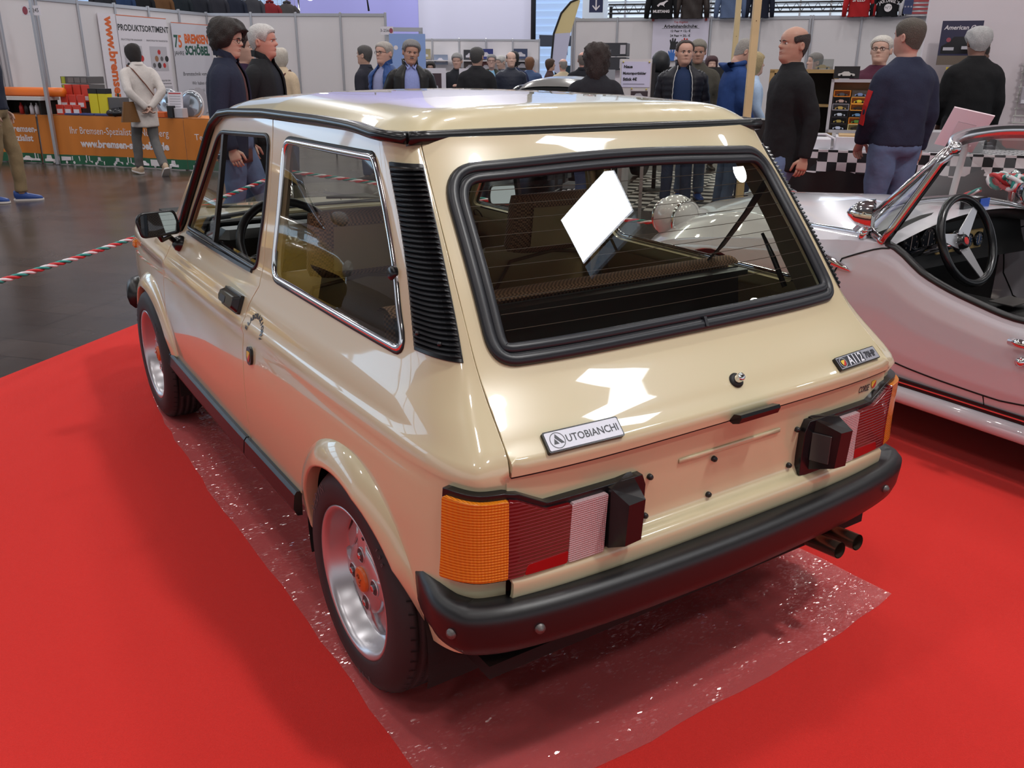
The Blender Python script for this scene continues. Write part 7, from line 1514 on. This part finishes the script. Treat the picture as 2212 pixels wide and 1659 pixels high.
for lp in o.data.loops: p = Mi @ o.data.vertices[lp.vertex_index].co; uvl.data[lp.index].uv = ((p.x+2)/.0735*1.0, (p.y+.02-(p.z if abs(p.z) > .06 else 0))/.0735)
def mcar(parent, M, m, L_=.085):
    """little closed-body model car, side on"""
    P = [(-.5, .02), (.5, .02), (.5, .10), (.44, .135), (.24, .155), (.12, .245), (-.16, .25), (-.32, .16), (-.48, .14), (-.5, .10)]; b = MB(); b.prism([(x*L_, y*L_*1.15) for x, y in P], -.018, .018, M); o = b.build('model_car', m, parent)
    b = MB()
    for x in (-.30, .30): b.lathe([(.0, -.020), (.0085, -.020), (.0085, .020), (0, .020)], M @ Matrix.Translation((x*L_, .006, 0)), 10)
    b.build('model_wheels', DARK, o)
# showcase: silver frame with boxed models in three columns
CS = Vector((3.27, -5.10, 0)); CE = Vector((2.90, -5.37, 0)); MC = wall_frame(CS, CE); CW = .475; CZ0, CZ1 = .90, 1.325
sc_ = thing('showcase', 'silver framed glass showcase full of boxed model cars', 'showcase'); FR = mat('frame_silver', (196, 192, 196), .35, .4)
for nm, c, d in (('frame_bar', (CW/2, CZ0+.012, 0), (CW, .024, .10)), ('frame_bar', (CW/2, CZ1-.012, 0), (CW, .024, .10)), ('frame_bar', (.012, (CZ0+CZ1)/2, 0), (.024, CZ1-CZ0, .10)), ('frame_bar', (CW-.012, (CZ0+CZ1)/2, 0), (.024, CZ1-CZ0, .10))): b = MB(); mbox(b, MC, c, d); b.build(nm, FR, sc_)
b = MB(); mbox(b, MC, (CW/2, (CZ0+CZ1)/2, -.05), (CW, CZ1-CZ0, .008)); b.build('case_back', mat('case_board', (120, 92, 62), .7), sc_)
BC = {'orange': (224, 136, 44), 'grey': (150, 148, 156), 'black': (34, 30, 34), 'cream': (222, 206, 150), 'clear': (120, 108, 96), 'amber': (232, 158, 60)}
rows = [('orange', 'clear', 'clear'), ('black', 'amber', 'orange'), ('grey', 'amber', 'black'), ('black', 'black', 'amber'), ('black', 'orange', 'grey'), ('black', 'cream', 'black')]
MCOL = [(80, 80, 86), (130, 150, 196), (206, 206, 60), (190, 160, 150), (220, 206, 60), (100, 150, 60), (190, 160, 90), (60, 40, 30), (206, 200, 200), (196, 206, 220), (110, 150, 190), (222, 186, 60), (160, 140, 70), (90, 140, 60), (206, 160, 90), (196, 206, 230), (40, 36, 30), (90, 110, 150)]
for r_ in range(6):
    for c_ in range(3):
        nm = rows[r_][c_]; cm = mat('modelbox_'+nm, BC[nm], .35); cx, cz = .026+.141*(c_+.5), CZ1-.075-.0535*(r_+.5)-.010
        t = thing('model_car_box', '%s model car box in showcase, %s row from top, %s column' % (nm, ['first', 'second', 'third', 'fourth', 'fifth', 'last'][r_], ['left', 'middle', 'right'][c_]), 'model box', group='boxed model cars in the showcase')
        b = MB(); mbox(b, MC, (cx, cz-.0235, .005), (.132, .006, .06)); mbox(b, MC, (cx, cz, -.022), (.132, .05, .004)); 
        if nm not in ('clear',): mbox(b, MC, (cx, cz+.0235, .005), (.132, .005, .06)); mbox(b, MC, (cx-.0635, cz, .005), (.006, .05, .06)); mbox(b, MC, (cx+.0635, cz, .005), (.006, .05, .06))
        b.build('box_shell', cm, t); mcar(t, MC @ Matrix.Translation((cx, cz-.019, .01)), mat('model_paint_%d' % (r_*3+c_), MCOL[r_*3+c_], .25))
def rbox(name, label, cat, x, z, d, m, y=.0, group=None, bev=.003):
    b = MB(); mbox(b, MQ, (x, .79+z+d[1]/2, y), d, bev); o = b.build(name, m); tag(o, label, cat, group); return o
GW = mat('white_carton', (214, 212, 220), .6)
o = rbox('white_box', 'wide white carton standing on the chequered cloth', 'box', .43, .0, (.50, .11, .30), GW, -.22); b = MB(); mbox(b, MQ, (.43, .905, -.22), (.46, .015, .26)); b.build('box_contents', mat('tray_tan', (190, 160, 120), .6), o)
rbox('white_box', 'smaller white carton left of the wide one on the table', 'box', .06, .0, (.17, .09, .30), GW, -.22); rbox('white_box', 'grey white carton right of the navy sweatshirt on the table', 'box', 1.05, 0, (.4, .16, .3), mat('grey_carton', (160, 158, 162), .6), -.3)
b = MB(); b.tube([MQ @ Vector((-.08, .91, -.15)), MQ @ Vector((.10, .915, -.10)), MQ @ Vector((.17, .885, -.08)), MQ @ Vector((.18, .80, -.08))], .010, 6); o = b.build('white_tube', GW); tag(o, 'bent white plastic tube over the small carton', 'tube')
# wooden cabinet behind the walking man
cb = thing('display_cabinet', 'dark display cabinet with pale wooden frame behind the walking man', 'cabinet'); MK = wall_frame((3.95, -5.12), (3.50, -5.50)); KW = .58; WD = mat('cabinet_wood', (170, 140, 92), .5, noise=.2, nscale=12)
for c, d in (((.02, 1.08, 0), (.04, .62, .25)), ((KW-.02, 1.08, 0), (.04, .62, .25)), ((KW/2, 1.385, 0), (KW, .03, .25)), ((KW/2, .785, 0), (KW, .03, .25)), ((KW/2, 1.10, 0), (KW-.08, .02, .22))): b = MB(); mbox(b, MK, c, d); b.build('cabinet_frame', WD, cb)
b = MB(); mbox(b, MK, (KW/2, 1.08, -.11), (KW-.06, .60, .02)); b.build('cabinet_back', DARK, cb); b = MB(); mbox(b, MK, (KW+.05, 1.05, .14), (.035, .55, .02)); b.build('white_edge', GW, cb)
o, M = board('model_case', 'black boxed silver coupe on top of the silver showcase', 'model box', tuple(MC @ Vector((.11, 1.378, 0))), tuple(MC.col[2].to_3d()), .20, .095, BB, .10); mcar(o, M @ Matrix.Translation((0, -.03, .012)), mat('model_silver', (190, 190, 186), .2), .13)
b = MB(); mbox(b, MK, (.44, 1.44, .0), (.17, .09, .10)); o = b.build('acrylic_case', glass_mat('acrylic', (214, 214, 210))); tag(o, 'clear acrylic case on the wooden cabinet', 'case'); mcar(o, MK @ Matrix.Translation((.44, 1.405, 0)), mat('model_gold', (190, 170, 120), .3), .12)
rbox('crate', 'black plastic crate at the left end of the model car table', 'crate', -.38, -.0, (.30, .22, .3), BB, -.35); o = rbox('tin_box', 'wooden tray of blue labels on the table corner by the wooden post', 'tray', -.62, -.1, (.34, .16, .25), mat('tray_wood', (186, 156, 112), .6), -.3); b = MB(); mbox(b, MQ, (-.62, .80, -.17), (.22, .07, .01)); b.build('tray_label', mat('label_blue', (50, 70, 130), .5), o)
# wooden posts
WPM = mat('pine_wood', (206, 182, 138), .6, noise=.12, nscale=7)
for k, (p, lab) in enumerate((((3.37, -4.23), 'pale pine post in front of the blue hooded jacket'), ((5.81, -6.63), 'pale pine post behind the bowed grey head'))):
    b = MB(); b.box((p[0], p[1], 1.6), (.058, .058, 3.2), rz=HA+.2, bev=.004); o = b.build('wooden_post', WPM); tag(o, lab, 'post', 'pine posts')
    b = MB(); b.lathe([(.004, -.001), (.004, .001), (0, .001)], Matrix.Translation((p[0]-.024, p[1]+.018, 1.75)) @ Vector((-.83, .55, 0)).to_track_quat('Z', 'Y').to_matrix().to_4x4(), 8); b.build('knot', mat('knot_brown', (110, 80, 50), .7), o)
# picture board in the aisle
o, M = board('picture_board', 'white notice board offering motor sport pictures, on a grey stand', 'notice board', (4.60, -4.11, 1.22), (-.80, .60, 0), .28, .52, mat('board_cream', (206, 202, 204), .5), .03)
s_, M3 = board('board_sheet', None, None, tuple(M @ Vector((0, .13, .003))), (-.80, .60, 0), .255, .215, mat('sheet_lilac', (206, 204, 232), .6), .003, parent=None); s_.parent = o
letter(o, M3 @ Matrix.Translation((0, 0, .001)), 'Neue', -.07, .065, .034, BKI, bold=.0015); letter(o, M3 @ Matrix.Translation((0, 0, .001)), 'Motorsportbilder', -.012, .01, .0305, BKI, bold=.0012, sx=.95); letter(o, M3 @ Matrix.Translation((0, 0, .001)), 'Stück 4€', -.050, -.04, .034, BKI, bold=.0015); blob(o, M3, [rect(-.11, -.082, .08, -.079)], BKI, 'underline', .001)
for k, (x, y) in enumerate(((.04, -.06), (.04, -.20), (-.09, -.10))):
    pc, M4 = board('race_photo', None, None, tuple(M @ Vector((x, y, .004))), (-.8, .6, 0), .15 if k < 2 else .08, .10, mat('photo_dark', (56, 40, 48), .3), .003); pc.parent = o; blob(o, M4, [[(-.06, -.03), (.06, -.03), (.062, .0), (.03, .01), (.01, .032), (-.03, .03), (-.05, .005)]], mat('photo_silver', (176, 176, 184), .4), 'car_print', .0006)
for x, y in ((-.115, .235), (.115, .235), (-.03, .01), (.10, .005)): b = MB(); b.ball(tuple(M @ Vector((x, y, .008))), .008, 8, 6); b.build('pin', mat('pin_brass', (206, 190, 110), .3, .5), o)
b = MB(); mbox(b, M, (.155, -.05, -.02), (.03, .55, .05)); b.build('board_edge', BLACKM, o); b = MB(); mbox(b, M, (-.1, -.74, -.02), (.03, 1.0, .03)); mbox(b, M, (.1, -.74, -.02), (.03, 1.0, .03)); b.build('leg', ALUM, o)
pc, M4 = board('car_poster', 'poster of a silver coupe left of the motor sport notice board', 'poster', (4.95, -4.02, 1.28), (-.80, .60, 0), .22, .22, mat('poster_grey', (150, 152, 160), .4)); blob(pc, M4, [[(-.09, -.05), (.09, -.05), (.09, .0), (.05, .02), (.02, .05), (-.05, .05), (-.08, .01)]], mat('photo_dark'), 'car_print')
pc, M4 = board('car_poster', 'poster of yellow and red race cars below the silver coupe poster', 'poster', (4.93, -4.05, 1.05), (-.80, .60, 0), .24, .2, mat('poster_white', (206, 206, 210), .4)); blob(pc, M4, [disc(-.03, -.02, .05, ry=.03)], mat('badge_yellow'), 'car_print'); blob(pc, M4, [disc(.05, .0, .04, ry=.03)], mat('badge_red'), 'car_print')
for k in range(2):
    c = Vector((5.66, -4.72, 1.58-.135*k)); t = thing('big_model_box', ['upper', 'lower'][k]+' large black model box stacked behind the curly haired woman', 'box', group='large black model boxes'); Mx = wall_frame(c.xy, (c.x-.76, c.y-.65), c.z); b = MB(); mbox(b, Mx, (0, 0, 0), (.30, .125, .2), .004); b.build('box_body', mat('box_charcoal', (52, 52, 58), .3), t); b = MB(); mbox(b, Mx, (.112, 0, .101), (.055, .085, .002)); b.build('box_window', GREYP, t); b = MB(); put_text(b, 'model', Mx @ Matrix.Translation((-.04, -.01, .102)), .025); b.build('box_lettering', GREYP, t)
b = MB(); b.box((5.72, -4.80, .69), (.34, .26, 1.38), rz=HA); o = b.build('plinth', CARDW); tag(o, 'white plinth under the large black model boxes', 'plinth')
bn, M = board('black_banner', 'black stall banner with yellow lettering behind the heavy man', 'banner', (6.93, -7.04, .95), (-.80, .60, 0), 1.1, .95, mat('banner_black', (26, 24, 26), .5)); letter(bn, M, 'Sprengel', -.10, .38, .10, mat('badge_yellow'), bold=.002); blob(bn, M, [[(-.5, -.3), (-.1, -.3), (-.05, -.18), (-.2, -.1), (-.35, -.12), (-.5, -.2)]], mat('dark_red_print', (96, 34, 40), .5), 'car_print')
mq = thing('mannequin', 'black capped mannequin with black jacket behind the notice board', 'mannequin', (6.4, -6.05, 0)); b = MB(); b.ball((0, 0, 1.47), .11, 16, 10, scale=(1, 1, 1.2)); b.build('head', BLACKM, mq); b = MB(); loft(b, [(Vector((0, 0, z)), a, c_, None) for z, a, c_ in ((.75, .12, .18), (1.0, .12, .17), (1.2, .12, .2), (1.3, .10, .18), (1.36, .06, .08))], 18); b.build('torso', cloth((30, 30, 34)), mq); b = MB(); b.tube([(0, 0, 0), (0, 0, .78)], .025, 8); b.lathe([(.18, 0), (.18, .02), (0, .03)], None, 18); b.build('stand', BLACKM, mq)
# right wall: posters, hooks with goods
nP = tuple(MP.col[2].to_3d())
o, M = board('car_show_poster', 'dark poster of a black muscle car with American cars title', 'poster', (3.75, -7.98+.30, 1.66), nP, .38, .42, mat('poster_night', (48, 46, 72), .4)); letter(o, M, 'American Cars', .01, .145, .058, WINK, bold=.001, shear=.2); blob(o, M, [[(-.17, -.10), (.16, -.10), (.17, -.02), (.10, .0), (.05, .06), (-.06, .06), (-.12, .0), (-.17, -.03)]], mat('car_black', (26, 24, 28), .3), 'car_print'); blob(o, M, [disc(-.11, .03, .022)], mat('emblem_red'), 'emblem', .0008); blob(o, M, [rect(-.19, -.21, .19, -.12)], mat('ground_tan', (110, 96, 84), .5), 'ground_print', .0003); blob(o, M, [rect(-.15, -.07, -.05, -.04), rect(.02, -.06, .12, -.03)], GREYP, 'lamp_print', .001)
o, M = board('yellow_sign', 'yellow sign with black letters under the muscle car poster', 'sign', (3.72, -7.71, 1.36), nP, .26, .14, mat('badge_yellow')); letter(o, M, 'BEI', 0, 0, .10, BKI, bold=.003)
o, M = board('cream_panel', 'cream framed panel cut off at the right edge of view', 'picture', (2.95, -8.36, 1.78), nP, .36, .60, mat('panel_cream', (206, 202, 196), .6)); b = MB(); mbox(b, M, (-.175, 0, 0), (.015, .60, .02)); b.build('picture_frame', BLACKM, o)
sw_ = thing('slat_rack', 'grey mesh rack with blister packed goods behind the silver haired man', 'rack'); b = MB()
for k in range(12): mbox(b, MP, (1.55, .75+.07*k, .08), (1.3, .012, .012))
for k in range(14): mbox(b, MP, (.92+.095*k, 1.12, .075), (.010, .84, .010))
b.build('mesh_wire', mat('mesh_wire'), sw_, kind='stuff')
for k in range(6):
    o = None; b = MB(); mbox(b, MP, (1.0+.20*(k % 3), 1.42-.26*(k//3), .13), (.15, .17, .04), .004); o = b.build('blister_pack', mat('blister_grey', (168, 162, 170), .25)); tag(o, '%s clear blister pack on the %s hook row of the mesh rack' % (('left', 'middle', 'right')[k % 3], ('upper', 'lower')[k//3]), 'pack', 'clear blister packs'); b = MB(); mbox(b, MP, (1.0+.20*(k % 3), 1.36-.26*(k//3), .152), (.13, .035, .004)); b.build('pack_label', GW, o)
b = MB(); mbox(b, MP, (1.45, .80, .25), (.5, .10, .3), .01); o = b.build('parts_tray', mat('badge_red')); tag(o, 'red tray on the grey shelf at the right edge', 'tray')
b = MB(); mbox(b, MP, (1.5, .37, .3), (1.6, .74, .5)); o = b.build('grey_counter', mat('counter_grey', (150, 146, 150), .6)); tag(o, 'grey counter under the red tray', 'counter')
# information card on a stand beside the roadster
ps = thing('card_stand', 'white information card on a pale pole behind the roadster windscreen', 'sign stand', (.66, -2.66, 0))
ps.location = (.90, -3.09, 0)
b = MB(); b.tube([(0, 0, .02), (0, 0, .80), (-.02, -.004, 1.02), (-.045, .05, 1.09)], .017, 12); b.lathe([(.15, .006), (.15, .02), (.03, .03), (.02, .05)], None, 24); b.build('pole', mat('pole_white', (206, 198, 200), .4), ps)
xc, yc = Vector((-.788, -.58, -.206)).normalized(), Vector((-.568, .557, .606)); yc = (yc-xc*yc.dot(xc)).normalized(); nc = xc.cross(yc)
M = Matrix(((xc.x, yc.x, nc.x, -.055), (xc.y, yc.y, nc.y, .097), (xc.z, yc.z, nc.z, 1.116), (0, 0, 0, 1)))
b = MB(); mbox(b, M, (0, 0, -.003), (.185, .312, .006)); b.build('card', mat('card_pink_cast', (226, 200, 208), .5), ps)  # reflected red light put into the colour of the white card and pocket
b = MB(); mbox(b, M, (0, -.02, .001), (.085, .16, .003)); b.build('card_pocket', mat('card_rose_cast', (208, 186, 192), .5), ps); b = MB(); mbox(b, M, (.0, -.045, .003), (.016, .10, .003)); b.build('card_slot', mat('badge_red'), ps)
# twisted barrier rope: three coloured strands each
STR = [mat('rope_red', (196, 48, 54), .6), mat('rope_white', (224, 216, 222), .6), mat('rope_green', (40, 140, 132), .6)]
def rope(label, pts, r=.0085, pitch=.15):
    t = thing('barrier_rope', label, 'rope', group='barrier ropes'); P = resample([tuple(p) for p in pts], .02, False); d = np.concatenate([[0], np.cumsum(np.linalg.norm(np.diff(P, axis=0), axis=1))])
    for k in range(3):
        b = MB(); Q = []
        for p, s in zip(P, d): a = 2*PI*(s/pitch+k/3); Q.append(Vector(p)+Vector((.4*r*math.cos(a), r*.9*math.cos(a), r*.9*math.sin(a))))
        b.tube(Q, r*.85, 6); b.build(['strand_red', 'strand_white', 'strand_green'][k], STR[k], t)
def post(label, p, h):
    t = thing('barrier_post', label, 'barrier post', (p[0], p[1], 0)); b = MB(); b.lathe([(.14, 0), (.14, .015), (.03, .03)], None, 24); b.build('post_base', CHROME, t); b = MB(); b.tube([(0, 0, .02), (0, 0, h)], .018, 12); b.lathe([(.0, h), (.024, h), (.024, h+.02), (0, h+.035)], None, 16); b.build('post_pole', CHROME, t)
a_ = c0+Vector((.76, .65, 0))*.10
ro1 = [(2.75, 1.55, .44), (3.18, 1.13, .41), (3.48, .78, .42), (3.85, .35, .45), (4.42, -.31, .56), (4.81, -.77, .62), (5.0, -1.0, .66)]
rope('twisted red white green rope left of the car, crossing the dark floor', ro1); post('chrome barrier post beyond the front of the cream car', (5.0, -1.0), .66); post('chrome barrier post out of view at left', (2.75, 1.55), .46)
ro2 = [(5.0, -1.0, .64), (4.2, -1.7, .55), (3.2, -2.4, .44), (2.6, -2.75, .42), (1.9, -3.35, .50), (1.2, -3.42, .66), (.98, -3.50, .78)]
rope('twisted rope running behind both cars to the knot by the roadster', ro2); post('chrome barrier post at the knot behind the roadster', (.86, -3.60), .86)
t = thing('rope_knot', 'big knot of red white green rope on the barrier post', 'rope knot'); 
for k in range(3):
    b = MB(); C = Vector((.86, -3.58, .83)); b.tube([C+Vector((.07*math.sin(2*s+k)+.035*math.cos(5*s), .085*math.cos(3*s+k*2), .035*math.sin(5*s+k))) for s in np.linspace(0, 2*PI, 60)[:-1]], .012, 6, True); b.build('strand', STR[k], t)
rope('loose rope end leading right from the knot', [(.80, -3.64, .82), (.55, -3.8, .80), (.2, -4.0, .78)])
# chequered vinyl floor in the aisle, black crate of magazines
b = MB(); A = Vector((5.25, -4.87, 0)); 
TW = mat('tile_white', (214, 206, 206), .35); TK = mat('tile_black', (28, 26, 28), .3)
vt = thing('chequered_floor', 'black and white chequered tile floor seen through the car windows', 'floor tiles'); tw, tk_ = MB(), MB(); tw.box((0, 0, .0015), (.158, .158, .003)); tk_.box((0, 0, .0015), (.158, .158, .003)); ow = tw.build('tile', TW, vt); ok_ = tk_.build('tile', TK, vt); first = {0: True, 1: True}
for i in range(-3, 9):
    for j in range(24):
        q = (i+j) % 2; src = (ow, ok_)[q]
        c = src if first[q] else src.copy()
        if not first[q]: COL.objects.link(c)
        first[q] = False; p = A+E1*.16*(i+.5)+E2*.16*(j+.5); c.location = (p.x, p.y, 0); c.rotation_euler = (0, 0, HA)
cr = thing('black_crate', 'low black crate of magazines on dark floor beyond the cream car', 'crate', (4.85, -3.78, 0), HA); b = MB(); 
for c, d in (((0, 0, .01), (.60, .42, .02)), ((0, .2, .16), (.60, .02, .30)), ((0, -.2, .16), (.60, .02, .30)), ((.29, 0, .16), (.02, .42, .30)), ((-.29, 0, .16), (.02, .42, .30))): b.box(c, d)
b.build('crate_body', BB, cr); b = MB()
for k in range(9): b.box((-.24+.06*k, 0, .18), (.03, .34, .24+.02*(k % 3)), rz=.05*(k % 2))
b.build('magazines', GREYP, cr, kind='stuff')
rkk = thing('dark_rack', 'dark wire rack with folders beyond the front of the cream car', 'rack', (5.40, -4.22, 0), HA); b = MB()
for z in (.15, .45, .75): b.box((0, 0, z), (.55, .35, .02))
for x in (-.27, .27):
    for y in (-.17, .17): b.box((x, y, .5), (.025, .025, 1.0))
b.build('rack_frame', BLACKM, rkk); b = MB(); b.box((.24, .2, .62), (.14, .02, .55)); b.build('price_strip', CARDW, rkk)
for k in range(3): b = MB(); b.box((0, .02, .24+.30*k), (.44, .26, .13)); b.build('folders', mat('folder_grey', (110, 108, 112), .5), rkk)
# parked dark coupe in the aisle
cp = thing('coupe', 'black coupe with polished roof parked in the aisle behind the crowd', 'car', (7.6, -5.5, 0), math.radians(124)); CPM = mat('black_car_paint', (24, 24, 27), .2, 0, 1.0)
def section(u, v):
    x = -2.05+4.1*u; hwid = .80*(1-abs(2*u-1)**5*.25); zb = np.interp(x, [-2.05, -1.6, -.6, .9, 1.8, 2.05], [.62, .84, .88, .86, .72, .55]); a = v*PI; y = hwid*math.cos(a); z = .28+(zb-.28)*abs(math.sin(a))**.35; return (x, y, z)
b = MB(); b.grid(section, 30, 22); b.build('body_shell', CPM, cp, fix=True)
def cabin(u, v):
    x = -1.30+2.05*u; a = v*PI; top = np.interp(x, [-1.30, -.75, -.25, .2, .75], [.86, 1.22, 1.30, 1.27, .86]); hwid = np.interp(top, [.86, 1.3], [.70, .52]); return (x, hwid*math.copysign(abs(math.cos(a))**.7, math.cos(a)), .84+(top-.84)*abs(math.sin(a))**.45)
b = MB(); b.grid(cabin, 24, 22); b.build('cabin_glass', mat('dark_glass', (26, 28, 30), .06, 0, .5), cp, fix=True)
b = MB(); b.grid(lambda u, v: (lambda p: (p[0], p[1], p[2]+.012))(cabin(.27+.52*u, .26+.48*v)), 12, 12); b.build('roof_skin', mat('silver_roof', (170, 168, 166), .18, .6), cp, fix=True)
for s in (0.06, .94): b = MB(); b.tube([cabin(u, s if s > .5 else s)[0:2]+(cabin(u, .2 if s < .5 else .8)[2],) for u in np.linspace(.02, .98, 18)], .014, 6); b.build('window_chrome', CHROME, cp)
for s in (1, -1): b = MB(); b.ball((.55, s*.92, .98), .10, 14, 10, scale=(.8, 1.2, .7)); b.build('door_mirror', mat('mirror_white', (206, 206, 206), .2), cp)
for x in (-1.25, 1.25):
    for s in (1, -1): b = MB(); b.lathe([(.20, -.09), (.31, -.08), (.32, 0), (.31, .08), (.20, .09), (.18, .05), (0, .04)], Matrix.Translation((x, s*.74, .32)) @ Matrix.Rotation(PI/2*-s, 4, 'X'), 28); b.build('wheel', TYRE, cp)
for s in (1, -1): b = MB(); b.lathe([(.09, 0), (.085, .03), (0, .05)], Matrix.Translation((2.0, s*.55, .62)) @ Matrix.Rotation(PI/2, 4, 'Y'), 18); b.build('headlamp', mat('lamp_glass'), cp)
b = MB(); b.box((2.07, 0, .42), (.01, .40, .10)); b.build('number_plate', CARDW, cp)

# yellow show car out of view at the left, mirrored in the side windows
yc_ = copy_tree(cp); yc_.location = (8.2, 2.95, 0); yc_.rotation_euler = (0, 0, math.radians(180)); yc_['label'] = 'yellow coupe out of view at left, mirrored in the side window'
for ch in yc_.children:
    if ch.name.split('.')[0] in ('body_shell', 'roof_skin'): ch.material_slots[0].link = 'OBJECT'; ch.material_slots[0].material = mat('yellow_car_paint', (206, 168, 64), .25, 0, 1.0)
